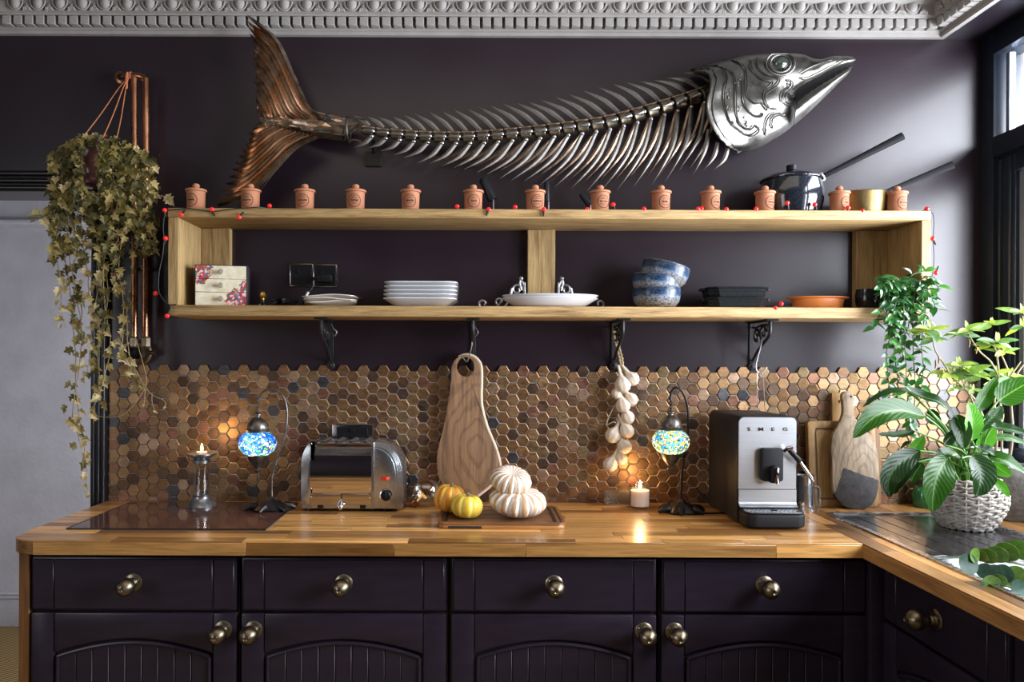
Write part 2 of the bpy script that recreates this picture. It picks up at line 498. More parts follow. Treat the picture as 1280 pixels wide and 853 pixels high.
# window over the sink
win = MB().box((1.80, -.065, 1.0), (1.90, 0, 2.574)).build('window_1', navy, kind=s, bev=(.003, 2))
def wp(name, a, b, mat=navy, bev=(.003, 2)):
    return MB().box(a, b).build(name, mat, win, bev=bev)
wp('head_rail', (1.80, -2.5, 2.497), (1.90, -.065, 2.574))
wp('transom', (1.795, -2.5, 2.135), (1.90, -.065, 2.205))
wp('window_rail', (1.80, -2.5, 1.0), (1.90, -.065, 1.06))
wp('end_stile', (1.80, -2.5, 1.06), (1.90, -2.43, 2.497))
wp('mullion', (1.80, -1.25, 1.06), (1.90, -1.18, 2.497))
for y0, y1 in ((-.155, -.065), (-1.18, -1.10), (-1.33, -1.25), (-2.43, -2.35)):
    sa = wp('sash_stile', (1.815, y0, 1.06), (1.875, y1, 2.135))
    MB().tube([(1.813, y0 + .02, 1.07), (1.813, y0 + .02, 2.12)], .006, 8).tube([(1.813, y1 - .02, 1.07), (1.813, y1 - .02, 2.12)], .006, 8).build('bead', navy, sa)
for y0, y1 in ((-1.10, -.155), (-2.35, -1.33)):
    wp('sash_rail', (1.815, y0, 2.07), (1.875, y1, 2.135))
    wp('sash_rail', (1.815, y0, 1.06), (1.875, y1, 1.125))
    wp('pane', (1.838, y0, 1.125), (1.842, y1, 2.07), pane_glass, None)
for y0, y1 in ((-1.18, -.085), (-2.43, -1.25)):
    wp('pane', (1.838, y0, 2.205), (1.842, y1, 2.497), pane_glass, None)
seal = M_('window_spacer', (.30, .34, .42), .3, .6)
wp('spacer', (1.826, -.108, 2.21), (1.85, -.09, 2.49), seal, (.002, 1))
wp('spacer', (1.826, -.185, 1.13), (1.85, -.16, 2.065), seal, (.002, 1))
MB().box((1.795, -2.5, .975), (1.84, 0, 1.0)).build('trim_6', navy, kind=s, bev=(.004, 2))

# ---------------------------------------------------------------- splashback of copper hexagons
COLP = .03569; HW = .04759; HV = HW * math.sqrt(3) / 2
tile_cols = [(.34, .205, .105), (.28, .160, .08), (.29, .145, .095), (.14, .090, .062), (.10, .095, .10), (.42, .275, .18), (.26, .180, .095), (.19, .110, .065)]
tile_w = [30, 26, 8, 13, 3, 6, 10, 14]
tile_m = []
for i, c in enumerate(tile_cols):
    m, nt, b = _mat('copper_tile')
    vec = _coords(nt, (1, 1, 1), False)
    geo = _n(nt, 'ShaderNodeNewGeometry')
    mp = _n(nt, 'ShaderNodeMapping'); mp.inputs['Scale'].default_value = (18, 18, 60); mp.inputs['Rotation'].default_value = (0, .6 + i, 0)
    nt.links.new(geo.outputs['Position'], mp.inputs['Vector'])
    f = noise_tex(nt, mp.outputs[0], 2.2, 5, .65, 1.2)
    nt.links.new(ramp(nt, f, [(.3, [q * .55 for q in c]), (.5, c), (.72, [min(q * 1.35, 1) for q in c])]), b.inputs['Base Color'])
    nt.links.new(ramp(nt, f, [(.3, .34), (.7, .55)]), b.inputs['Roughness'])
    b.inputs['Metallic'].default_value = .92
    tile_m.append(m)
grout = M_('pale_grout', (.36, .35, .37), .8)
spl = thing('splashback', 'copper hexagon mosaic splashback on the wall between worktop and shelf', 'splashback', (.2, 0, .912))
X0 = at(204.4, 463.5, -.008).x
Z0 = at(640, 464.3, -.008).z
def hexv(g=.0016, d=.004):
    r, r2 = HW / 2 - g, HW / 2 - g - .0022
    o = [(r * math.cos(PI / 3 * k), r * math.sin(PI / 3 * k)) for k in range(6)]
    i = [(r2 * math.cos(PI / 3 * k), r2 * math.sin(PI / 3 * k)) for k in range(6)]
    vs = [(x, 0, z) for x, z in o] + [(x, -d * .75, z) for x, z in o] + [(x, -d, z) for x, z in i]
    fs = [(k, (k + 1) % 6, 6 + (k + 1) % 6, 6 + k) for k in range(6)] + [(6 + k, 6 + (k + 1) % 6, 12 + (k + 1) % 6, 12 + k) for k in range(6)] + [tuple(range(12, 18))]
    return vs, fs
hv, hf = hexv()
tile_me = [MB().add(hv, hf).mesh('tile', m, smooth=0) for m in tile_m]
MB().box((WX0 + .054, -.0042, .9115), (XR - .001, -.0004, Z0 - .0015)).build('grout_bed', grout, spl)
def clip(poly, ax, lim):
    out = []
    for p_, q_ in zip(poly, poly[1:] + poly[:1]):
        a_, b_ = p_[ax] - lim, q_[ax] - lim
        if a_ >= 0: out.append(p_)
        if a_ * b_ < 0: out.append(tuple(lerp(p_[k], q_[k], a_ / (a_ - b_)) for k in range(2)))
    return out
occ0 = 0
occl = [(295, 470, 372, 640), (370, 525, 510, 640), (510, 585, 712, 660), (540, 440, 630, 630), (755, 420, 802, 600), (810, 480, 1015, 660), (1005, 485, 1130, 640), (1060, 400, 1280, 660), (225, 560, 275, 640), (60, 420, 205, 530)]
allt = []; cut = []
for c in range(-6, 90):
    x = X0 + (c - 0) * COLP
    if x < WX0 + .04 or x > XR - .02: continue
    for r in range(13):
        z = Z0 - r * HV - (HV / 2 if c % 2 else 0)
        if z < .912 - HV * .3: continue
        if z < .912 + HV * .5 or x < WX0 + .056 + HW / 2:
            pg = clip(clip([(x + (HW / 2 - .0016) * math.cos(PI / 3 * q), z + (HW / 2 - .0016) * math.sin(PI / 3 * q)) for q in range(6)], 0, WX0 + .056), 1, .9125)
            if len(pg) > 2: cut.append(pg)
            continue
        px, py = VX + x * F / D, VY - (z - EYE) * F / D
        hid = any(a < px < e and b < py < g for a, b, e, g in occl)
        allt.append((hid, abs(px - 690), x, z))
allt.sort()
rt = random.Random(5)
stuff = MB()
for k, (hid, _, x, z) in enumerate(allt):
    i = rt.choices(range(8), tile_w)[0]
    R = Matrix.Translation((x, -.004, z)) @ Euler((rt.gauss(0, .028), 0, rt.gauss(0, .035))).to_matrix().to_4x4()
    if k < 300: put('tile', tile_me[i], spl, R)
    else: stuff.add(hv, hf, i, R)
for pg in cut:
    n_ = len(pg)
    stuff.add([(a_, -.004, c_) for a_, c_ in pg] + [(a_, -.0078, c_) for a_, c_ in pg], [tuple(range(n_, 2 * n_))] + [(q, (q + 1) % n_, n_ + (q + 1) % n_, n_ + q) for q in range(n_)], rt.choices(range(8), tile_w)[0])
stuff.build('tile_field', tile_m, spl, smooth=0, kind='stuff')

# ---------------------------------------------------------------- base cabinets
WT = .911
def arch(x0, x1, zs, zc, n=14):
    return [(lerp(x0, x1, i / n), zs + (zc - zs) * math.sin(PI * i / n) ** .9) for i in range(n + 1)]
def knob_mesh():
    mb = MB()
    R = Matrix.Rotation(PI / 2, 4, 'X')
    mb.lathe([(0, 0), (.0245, 0), (.0255, .003), (.021, .006), (.014, .007), (.011, .012), (.0125, .015), (.0095, .019), (.010, .025), (.018, .031), (.0245, .041), (.0262, .051), (.0235, .062), (.016, .071), (.0085, .075), (.0085, .078), (.006, .079), (.0045, .0775), (0, .077)], 24, M=R)
    for a in range(3):
        t = a * 2 * PI / 3 + .5
        mb.sphere((.018 * math.cos(t), -.0062, .018 * math.sin(t)), (.003, .0012, .003), 8, 4)
    return mb.mesh('knob', brass)
KN = knob_mesh()
def cabinet(w, knob_side, label, top=.868):
    """local: x centred, front face at y=0 looking to -y"""
    h = w / 2 - .005
    t = thing('base_cabinet', label, 'cabinet')
    MB().box((-w / 2, .02, .10), (w / 2, .54, top)).build('body', plum_end, t)
    MB().box((-w / 2, .06, 0), (w / 2, .07, .10)).build('plinth', plum_end, t)
    # drawer front in three boards with V joints
    dr = MB().box((-h, .0, .703), (h, .02, .856)).build('drawer', plum_wood, t, bev=(.006, 2))
    for x0, x1 in ((-h + .006, -h + .064), (-h + .067, h - .067), (h - .064, h - .006)):
        MB().box((x0, -.0035, .709), (x1, .004, .850)).build('board', plum_wood, dr, bev=(.0018, 1))
    put('knob', KN, dr, Matrix.Translation((0, -.003, .785)))
    do = MB().box((-h, .012, .12), (h, .02, .697)).build('door', plum_wood, t, bev=(.003, 1))
    top, zs, zc = .697, .585, .625
    xl, xr = -h + .066, h - .066
    MB().box((-h, -.003, .12), (xl - .001, .013, top)).build('stile', plum_wood, do, bev=(.005, 2))
    MB().box((xr + .001, -.003, .12), (h, .013, top)).build('stile', plum_wood, do, bev=(.005, 2))
    out = arch(xl, xr, zs, zc) + [(xr, top), (xl, top)]
    MB().prism(out, -.003, .013).build('arched_rail', plum_wood, do, bev=(.004, 2))
    MB().box((xl, -.003, .12), (xr, .013, .19)).build('rail', plum_wood, do, bev=(.004, 2))
    # raised field of tongue and groove planks under the arch
    a0, a1 = xl + .014, xr - .014
    npl = 9
    for i in range(npl):
        x0, x1 = lerp(a0, a1, i / npl) + .0012, lerp(a0, a1, (i + 1) / npl) - .0012
        f = lambda x: zs - .014 + (zc - zs) * math.sin(PI * min(max((x - a0) / (a1 - a0), 0), 1)) ** .9
        o = [(x0, .205), (x1, .205)] + [(lerp(x1, x0, k / 3), f(lerp(x1, x0, k / 3))) for k in range(4)]
        MB().prism(o, .000, .013).build('plank', plum_wood, do, bev=(.0012, 1))
    MB().tube([(q[0], -.0005, q[1] - .012) for q in arch(a0 - .004, a1 + .004, zs, zc, 24)], .0055, 8).tube([(a0 - .004, -.0005, .2), (a0 - .004, -.0005, zs - .012)], .0055, 8).tube([(a1 + .004, -.0005, .2), (a1 + .004, -.0005, zs - .012)], .0055, 8).build('arch_bead', plum_wood, do)
    put('knob', KN, do, Matrix.Translation((knob_side * (h - .036), -.003, .652)))
    return t
YF = -.577
xs = [at((40 + 295) / 2, 700, YF).x + .5965 * i for i in range(4)]
labs = ['plum painted base cabinet under the glass hob, at the left end of the run', 'plum painted base cabinet below the chrome toaster',
        'plum painted base cabinet below the pumpkins on their tray', 'plum painted base cabinet under the coffee machine, beside the inner corner']
for i, x in enumerate(xs):
    c = cabinet(.592, (1, -1, 1, -1)[i], labs[i])
    c['group'] = 'plum base cabinets along the back wall'
    move(c, (x, YF, 0))
c = cabinet(.52, 1, 'plum painted base cabinet below the sink drainer on the return run', .74)
move(c, (1.135, -.875, 0), -PI / 2)
c = cabinet(.52, 1, 'plum painted sink cabinet cut by the picture edge, towards the camera', .74)
move(c, (1.135, -1.40, 0), -PI / 2)
MB().box((1.108, -.60, 0), (1.16, -.55, .868)).build('corner_post', plum_wood, bev=(.004, 2), label='narrow plum corner post where the two cabinet runs meet', cat='post')
MB().box((-1.303, -.574, 0), (-1.2725, -.004, .870)).build('end_panel', oak_end, bev=(.002, 1), label='dark stained oak end panel closing the left side of the cabinets', cat='panel')

# ---------------------------------------------------------------- oak worktops
wt = thing('worktop', 'oiled oak stave worktop running along the splashback', 'worktop', (-.1, -.31, .872))
XL, XJ, YW = -1.322, 1.0765, -.618
rr = .085
corner = [(XL + rr - rr * math.sin(a), YW + rr - rr * math.cos(a)) for a in [PI / 2 * i / 8 for i in range(8, -1, -1)]]
out = corner + [(XJ, YW), (XJ, -.003), (XL, -.003)]
mb = MB()
nn = len(out)
mb.add([(x, y, .871) for x, y in out] + [(x, y, WT - .0035) for x, y in out],
       [tuple(range(nn - 1, -1, -1)), tuple(range(nn, 2 * nn))] + [(i, (i + 1) % nn, (i + 1) % nn + nn, i + nn) for i in range(nn)])
mb.build('core', oak_core, wt, bev=(.002, 1))
rs = random.Random(3)
def clip_poly(poly):
    return poly
def stave(parent, x0, x1, y0, y1, mat, z0=WT - .004, z1=WT, g=.0004):
    MB().box((x0 + g, y0 + g, z0), (x1 - g, y1 - g, z1)).build('stave', mat, parent, bev=(.0006, 1))
NR = 13
rw = (-.003 - YW) / NR
for r in range(NR):
    y0 = YW + r * rw
    xa = XL + (rr - math.sqrt(max(rr ** 2 - (rr - min(r * rw, rr)) ** 2, 0)) if r * rw < rr else 0)
    x = xa
    first = True
    while x < XJ - .001:
        L = rs.uniform(.22, .62) * (rs.uniform(.3, 1) if first else 1)
        e = min(x + L, XJ)
        if XJ - e < .12: e = XJ
        if first and r == 0:
            # the rounded corner stave
            pts = [(cx, cy) for cx, cy in corner if cy <= y0 + rw + .001]
            pts = [(xa, y0 + rw)] + [p for p in pts if p[1] < y0 + rw - .001] + [(e, YW), (e, y0 + rw)]
            k = len(pts)
            MB().add([(a, b, WT - .004) for a, b in pts] + [(a, b, WT) for a, b in pts], [tuple(range(k)), tuple(range(k, 2 * k))] + [(i, (i + 1) % k, (i + 1) % k + k, i + k) for i in range(k)]).build('stave', oak_x, wt)
        else:
            stave(wt, x, e, y0, y0 + rw, oak_x)
        x = e; first = False
x = XL + rr
while x < XJ - .001:
    e = min(x + rs.uniform(.35, .75), XJ)
    if XJ - e < .15: e = XJ
    MB().box((x + .0004, YW - .0025, .8715), (e - .0004, YW + .002, WT - .0045)).build('edge_stave', oak_x, wt, bev=(.0006, 1))
    x = e
w2 = thing('worktop', 'oak worktop of the return run around the steel sink', 'worktop', (1.4, -.9, .872))
SX0, SX1, SY0, SY1 = 1.164, 1.612, -.185, -1.30
mb = MB()
XE, YE = 1.838, -1.85
mb.box((XJ + .0008, YE, .871), (SX0 + .02, -.003, WT - .0035)).box((SX1 - .02, YE, .871), (XE, -.003, WT - .0035))
mb.box((SX0 + .02, SY0 - .02, .871), (SX1 - .02, -.003, WT - .0035)).box((SX0 + .02, YE, .871), (SX1 - .02, SY1 + .02, WT - .0035))
mb.build('core', oak_core, w2)
for (a, b, c0, c1) in ((XJ + .001, SX0 + .012, YE, -.003), (SX1 - .012, XE, YE, -.003), (SX0 + .012, SX1 - .012, SY0 - .012, -.003)):
    nr = max(1, round((b - a) / .048))
    for r in range(nr):
        y = c0
        while y < c1 - .001:
            e = min(y + rs.uniform(.2, .6), c1)
            if c1 - e < .08: e = c1
            stave(w2, lerp(a, b, r / nr), lerp(a, b, (r + 1) / nr), y, e, oak_y)
            y = e
MB().box((XJ - .0022, YE, .8715), (XJ + .001, -.622, WT - .0045)).build('edge_stave', oak_y, w2)

# ================================================================ SHELF
SD = .24
Zt = at(600, 261.3, -SD).z; Zb = at(600, 382.8, -SD).z
SXL = at(209, 320, -SD).x; SXR = at(1164, 320, -SD).x
sh = thing('shelf_unit', 'long open wall shelf of reclaimed pine boards holding jars and crockery', 'shelf', (.23, 0, Zb - .036))
MB().box((SXL, -SD, Zt - .031), (SXR, 0, Zt)).build('shelf_board', pine, sh, bev=(.003, 2))
MB().box((SXL + .008, -SD, Zb - .036), (SXR - .004, 0, Zb)).build('shelf_board', pine, sh, bev=(.004, 2))
MB().box((SXL + .002, -SD + .001, Zb), (SXL + .036, 0, Zt - .031)).build('end_board', pine_v, sh, bev=(.002, 1))
MB().box((SXR - .031, -SD + .001, Zb), (SXR - .001, 0, Zt - .031)).build('end_board', pine_v, sh, bev=(.002, 1))
for a, b in ((SXL + .036, at(287, 330, -.03).x), (at(659.5, 330, -.03).x, at(694, 330, -.03).x), (at(1070, 330, -.03).x, SXR - .031)):
    MB().box((a, -.03, Zb), (b, 0, Zt - .031)).build('back_plank', pine_v, sh, bev=(.002, 1))

# cast-iron brackets, edge-on to the camera
def spiral(c, r0, r1, a0, a1, n=18):
    return [V((c[0], c[1] + lerp(r0, r1, i / (n - 1)) * math.cos(lerp(a0, a1, i / (n - 1))), c[2] + lerp(r0, r1, i / (n - 1)) * math.sin(lerp(a0, a1, i / (n - 1))))) for i in range(n)]
def bracket(x, label, h, tilt):
    zt = Zb - .036
    t = thing('shelf_bracket', label, 'bracket', (x, 0, zt - h), 'cast iron brackets under the shelf')
    w = .009
    MB().box((x - w, -.007, zt - h), (x + w, 0, zt - .004)).lathe([(0, 0), (.015, 0), (.015, .009), (.011, .012), (0, .012)], 16, M=Matrix.Translation((x, 0, zt - h)) @ Matrix.Rotation(PI / 2, 4, 'X')).sphere((x, -.013, zt - h), (.006, .003, .006), 10, 6).build('wall_leg', iron, t, bev=(.0015, 1))
    MB().box((x - w, -.19, zt - .007), (x + w, -.0075, zt - .0005)).box((x - .022, -.20, zt - .006), (x + .022, -.17, zt - .0005)).build('shelf_leg', iron, t, bev=(.0015, 1))
    mb = MB()
    k = .006
    main = spline([(x + tilt, -.178, zt - .008), (x + tilt, -.176, zt - .05), (x, -.13, zt - .075), (x, -.075, zt - .10), (x, -.03, zt - h * .8), (x, -.012, zt - h + .02)], 22)
    mb.tube(main, [k * (1 - .25 * i / 21) for i in range(22)], 8)
    mb.tube(spiral((x, -.12, zt - .042), .034, .006, -PI * .6, PI * 2.1), .0048, 7)
    mb.tube(spiral((x, -.055, zt - .055), .030, .006, PI * 1.0, -PI * 1.6), .0048, 7)
    mb.tube(spline([(x, -.015, zt - .02), (x - .008, -.06, zt - .025), (x + .008, -.10, zt - .015), (x, -.15, zt - .035)], 12), .004, 6)
    mb.sphere((x, -.085, zt - .048), .009, 10, 6)
    mb.tube(spiral((x, -.15, zt - .03), .016, .004, 0, PI * 2.4), .0042, 6)
    mb.build('scroll', iron, t)
    return t
bx = [at(414, 457, 0).x, at(591.5, 458, 0).x, at(767, 460, 0).x, at(939, 462, 0).x]
bracket(bx[0], 'cast iron scroll bracket under the shelf above the toaster', .162, .0)
bracket(bx[1], 'cast iron bracket behind the ring of the hanging wooden board', .160, .0)
bracket(bx[2], 'cast iron bracket carrying the garlic braid', .158, .0)
bracket(bx[3], 'cast iron scroll bracket under the shelf above the coffee machine', .160, .0)
iron_wire = M_('steel_wire', (.42, .42, .43), .35, .9)
def hook(name, pts, r, label, cat='hook', mat=iron_wire):
    return MB().tube(spline(pts, 26), r, 8).build(name, mat, label=label, cat=cat)
p = lambda x, y, d: at(x, y, d)
hook('wire_hook', [p(590, 402, -.14), p(590.5, 425, -.13), p(588, 440, -.12), p(584, 452, -.10), p(580, 449, -.09), p(576, 443, -.09)], .0022, 'pale S hook holding the ring of the wooden board')
hook('wire_hook', [p(414, 404, -.15), p(417, 411, -.16), p(421, 415, -.165), p(418.5, 420, -.16), p(415, 417, -.15)], .0016, 'small wire hook on the bracket above the toaster')
hook('wire_hook', [p(591, 404, -.15), p(594, 409, -.16), p(597.5, 415.5, -.165), p(595, 420, -.16), p(591.5, 423, -.15)], .0016, 'small wire hook beside the bracket over the wooden board')
hook('wire_hook', [p(953, 421, -.15), p(950, 436, -.13), p(945, 455, -.12), p(946, 464, -.12), p(951, 466.5, -.12), p(956, 463, -.12), p(958.5, 459, -.12)], .0026, 'large bright steel hook on the bracket above the coffee machine')
MB().tube(spline([p(948, 522, -.10), p(947, 500, -.11), p(946, 480, -.12), p(947, 466, -.12), p(950.5, 463.5, -.12), p(953, 467, -.12), p(954, 480, -.12), p(955.5, 500, -.11), p(957, 522, -.10)], 30), .0015, 7).build('wire_loop', iron_wire, label='thin wire loop handle hanging from the large hook behind the coffee machine', cat='utensil')

# ---------------------------------------------------------------- lettering helper
def text_verts(body, size, ext=.0006, bold=0):
    cu = bpy.data.curves.new('lettering', 'FONT')
    cu.body, cu.size, cu.extrude, cu.align_x, cu.align_y = body, size, ext, 'CENTER', 'CENTER'
    cu.resolution_u = 2
    cu.offset = bold
    ob = bpy.data.objects.new('lettering', cu); COL.objects.link(ob)
    me = bpy.data.meshes.new_from_object(ob)
    vs = [v.co.copy() for v in me.vertices]; fs = [tuple(q.vertices) for q in me.polygons]
    bpy.data.objects.remove(ob); bpy.data.meshes.remove(me); bpy.data.curves.remove(cu)
    return vs, fs

# ---------------------------------------------------------------- spice jars
JH, JR = .061, .0305
def jar(word, label, px, y, turn):
    c = at(px, 262, y); c.z = Zt
    t = thing('spice_jar', label, 'jar', c, 'terracotta spice jars along the shelf top')
    b = MB().lathe([(0, 0), (JR * .93, 0), (JR * .95, .002), (JR * 1.0, JH), (JR * .9, JH), (JR * .85, .006), (0, .006)], 28, c).build('body', terracotta, t)
    MB().lathe([(JR * .8, -.006), (JR * .84, 0), (JR * 1.13, .0008), (JR * 1.15, .004), (JR * 1.12, .0075), (JR * .98, .009), (JR * .30, .0105), (JR * .26, .012), (JR * .30, .0135), (JR * .39, .0175), (JR * .40, .021), (JR * .30, .0265), (JR * .12, .0285), (0, .029)], 28, c + V((0, 0, JH))).build('lid', terracotta, t)
    mb = MB()
    def wrap(u, z, d=.0005):
        a = turn + u / JR
        r = lerp(JR * .955, JR * .995, z / JH) + d
        return (c.x + r * math.sin(a), c.y - r * math.cos(a), c.z + z)
    zc = JH * .49
    for A, w, n in ((.0222, .0020, 40),):
        ring_o = [wrap(A * math.cos(2 * PI * k / n), zc + A * .98 * math.sin(2 * PI * k / n)) for k in range(n)]
        ring_i = [wrap((A - w) * math.cos(2 * PI * k / n), zc + (A - w) * .98 * math.sin(2 * PI * k / n)) for k in range(n)]
        mb.add(ring_o + ring_i, [(k, (k + 1) % n, n + (k + 1) % n, n + k) for k in range(n)])
    lines = [(word, .0085 if len(word) < 7 else .0066, zc)]
    for wd_, sz, z in lines:
        vs, fs = text_verts(wd_, sz, 0, .0003)
        mb.add([wrap(v.x, z + v.y) for v in vs], fs)
    # the small print above and below is too fine to read: dashes of its length
    rj = random.Random(word)
    for z, half in ((zc + .0105, .009), (zc + .0075, .012), (zc - .0085, .0125), (zc - .0125, .007), (zc + .0148, .006)):
        u = -half
        while u < half:
            L = rj.uniform(.0012, .0032)
            q = [wrap(u, z), wrap(u + L, z), wrap(u + L, z + .0014), wrap(u, z + .0014)]
            mb.add(q, [(0, 1, 2, 3)]); u += L + .0008
    mb.build('print', ink, t, smooth=0, label='dark oval stamp with the jar name')
    return t
names = ['FENNEL', 'OREGANO', 'GINGER', 'THYME', 'GINGER', 'SAGE', 'ROSEMARY', 'BAY LEAF', 'BASIL', 'CUMIN', 'PAPRIKA', 'DILL', 'CLOVES']
jl = ['terracotta spice jar above the left end of the shelf, beside the trailing ivy tip',
      'terracotta spice jar in front of the lower tail fin of the metal fish',
      'terracotta spice jar, third from the left end of the shelf top',
      'terracotta spice jar, fourth from the left end of the shelf top',
      'terracotta spice jar, fifth from the left, above the stacked square plates',
      'terracotta spice jar beside the tilted black spotlight',
      'terracotta spice jar in front of the upright black spotlight, above the middle plank',
      'terracotta spice jar under the fish ribs, eighth from the left end',
      'terracotta spice jar standing directly above the stacked blue bowls',
      'terracotta spice jar with its stamp turned to the right, tenth from the left end',
      'terracotta spice jar in front of the black lidded saucepan',
      'terracotta spice jar overlapping the left side of the brass pan',
      'terracotta spice jar at the right end, below the brass pan handle']
jx = [245, 313, 381, 444.5, 513, 591.5, 669, 750, 826, 888, 956, 1049, 1121]
jt = [-.25, -.15, -.05, 0, 0, .1, .2, .3, .3, .5, .45, .5, .3]
for w_, l_, x_, t_ in zip(names, jl, jx, jt):
    jar(w_, l_, x_, -.195, t_)

# black spotlights behind the jars
def spot(px0, py0, px1, py1, r, y, label):
    a, b = at(px0, py0, y), at(px1, py1, y)
    t = thing('spotlight', label, 'lamp', (b.x, y, Zt), 'small black spotlights on the shelf top')
    d = (b - a).normalized()
    MB().tube([a, a + d * .006, b - d * .012, b], [r * .75, r * .95, r, r], 20).build('can', black_metal, t)
    q = b - d * .01
    MB().tube([(q.x + .006, y, Zt), (q.x + .006, y, q.z - .002), (q.x, y, q.z)], .0028, 8).build('stem', iron_wire, t)
    MB().lathe([(0, 0), (.018, 0), (.018, .003), (.004, .005), (0, .005)], 16, (q.x + .006, y, Zt)).build('foot', black_metal, t)
spot(604, 223, 616, 250, .0185, -.085, 'small black spotlight tilted to the left, on the shelf beside a jar')
spot(683.5, 226, 683.5, 252, .0105, -.08, 'narrow upright black spotlight on the shelf behind the seventh jar')
spot(727, 242, 738, 257, .013, -.08, 'low dark spotlight on the shelf just left of the eighth jar')

# ---------------------------------------------------------------- saucepan and brass pan
def handle_bar(a, b, w0, w1, th):
    d = (b - a); n = 8
    mb = MB()
    up = V((0, 0, 1)); up = (up - d.normalized() * up.dot(d.normalized())).normalized()
    P = [a.lerp(b, i / (n - 1)) for i in range(n)]
    mb.tube(P, [lerp(w0, w1, i / (n - 1)) / 2 for i in range(n)], 12, sq=th, up=up)
    return mb
c = at(989, 262, -.118); c.z = Zt
sp = thing('saucepan', 'black speckled enamel saucepan with lid and long upright handle', 'pan', c)
MB().lathe([(0, 0), (.082, 0), (.093, .006), (.1035, .05), (.1035, .085), (.098, .118), (.097, .122), (.0955, .122), (.099, .085), (.09, .012), (0, .008)], 40, c).build('body', enamel, sp)
MB().lathe([(.099, .1215), (.103, .123), (.1035, .126), (.098, .130), (.075, .141), (.04, .147), (0, .149)], 40, c).build('lid', enamel, sp)
MB().lathe([(0, .147), (.012, .147), (.012, .158), (.0165, .160), (.0165, .176), (.014, .178), (0, .178)], 20, c).build('lid_knob', black_pl, sp)
ha = at(1026, 222, -.118); hb = at(1128.5, 170, -.13)
handle_bar(ha, hb, .015, .027, .62).build('handle', pan_black, sp)
MB().cbox((0, 0, 0), (.014, .03, .03), M=Matrix.Translation(ha) @ Matrix.Rotation(-.45, 4, 'Y')).build('handle_mount', steel, sp, bev=(.004, 2))
c = at(1074, 263, -.125); c.z = Zt
bp = thing('brass_pan', 'small hammered brass pan with iron handle on the shelf top', 'pan', c)
MB().lathe([(0, 0), (.078, 0), (.083, .004), (.090, .070), (.0925, .074), (.0905, .076), (.087, .073), (.08, .008), (0, .006)], 40, c).build('body', brass_pan_m, bp)
ha = at(1106, 240, -.125); hb = at(1191.5, 206, -.13)
handle_bar(ha, hb, .012, .027, .35).build('handle', pan_black, bp)
mb = MB(); mb.tube(spline([at(1102, 240, -.13), at(1107, 243, -.13), at(1106, 250, -.13), at(1108, 255, -.13)], 10), .004, 8)
for q in ((1104, 243), (1105, 253)): mb.sphere(at(q[0], q[1], -.135), .005, 10, 6)
mb.build('rivet_plate', iron, bp)

# ---------------------------------------------------------------- things on the lower shelf
def floral_mat():
    m, nt, b = _mat('floral_paper')
    vec = _coords(nt, (1, 1, 1))
    base = ramp(nt, noise_tex(nt, vec, 40), [(.35, (.62, .55, .38)), (.65, (.75, .70, .55))])
    vo = _n(nt, 'ShaderNodeTexVoronoi', Scale=150.0)
    nt.links.new(vec, vo.inputs['Vector'])
    sep = _n(nt, 'ShaderNodeSeparateColor'); nt.links.new(vo.outputs['Color'], sep.inputs[0])
    fl = ramp(nt, sep.outputs[0], [(.0, (.35, .02, .04)), (.22, (.55, .06, .08)), (.4, (.05, .16, .08)), (.55, (.75, .55, .55)), (.7, (.12, .16, .28)), (.85, (.65, .40, .25)), (1, (.8, .75, .7))])
    fl.node.color_ramp.interpolation = 'CONSTANT'
    sx = _n(nt, 'ShaderNodeSeparateXYZ'); nt.links.new(vec, sx.inputs[0])
    def blob(cx, cz, r):
        cb = _n(nt, 'ShaderNodeCombineXYZ'); cb.inputs[0].default_value = cx; cb.inputs[2].default_value = cz
        cv = _n(nt, 'ShaderNodeCombineXYZ'); nt.links.new(sx.outputs[0], cv.inputs[0]); nt.links.new(sx.outputs[2], cv.inputs[2])
        d = _n(nt, 'ShaderNodeVectorMath', operation='DISTANCE')
        nt.links.new(cv.outputs[0], d.inputs[0]); nt.links.new(cb.outputs[0], d.inputs[1])
        ad = _n(nt, 'ShaderNodeMath', operation='MULTIPLY_ADD'); nt.links.new(noise_tex(nt, vec, 60), ad.inputs[0]); ad.inputs[1].default_value = .05
        nt.links.new(d.outputs['Value'], ad.inputs[2])
        lt = _n(nt, 'ShaderNodeMath', operation='LESS_THAN'); nt.links.new(ad.outputs[0], lt.inputs[0]); lt.inputs[1].default_value = r + .025
        return lt.outputs[0]
    a = blob(-.066, .048, .040); b2 = blob(.062, -.055, .048); b3 = blob(.080, -.005, .026)
    mx = None
    for q in (a, b2, b3):
        if mx is None: mx = q
        else:
            k = _n(nt, 'ShaderNodeMath', operation='MAXIMUM'); nt.links.new(mx, k.inputs[0]); nt.links.new(q, k.inputs[1]); mx = k.outputs[0]
    nt.links.new(mixcol(nt, mx, base, fl), b.inputs['Base Color'])
    b.inputs['Roughness'].default_value = .6
    return m
floral = floral_mat()
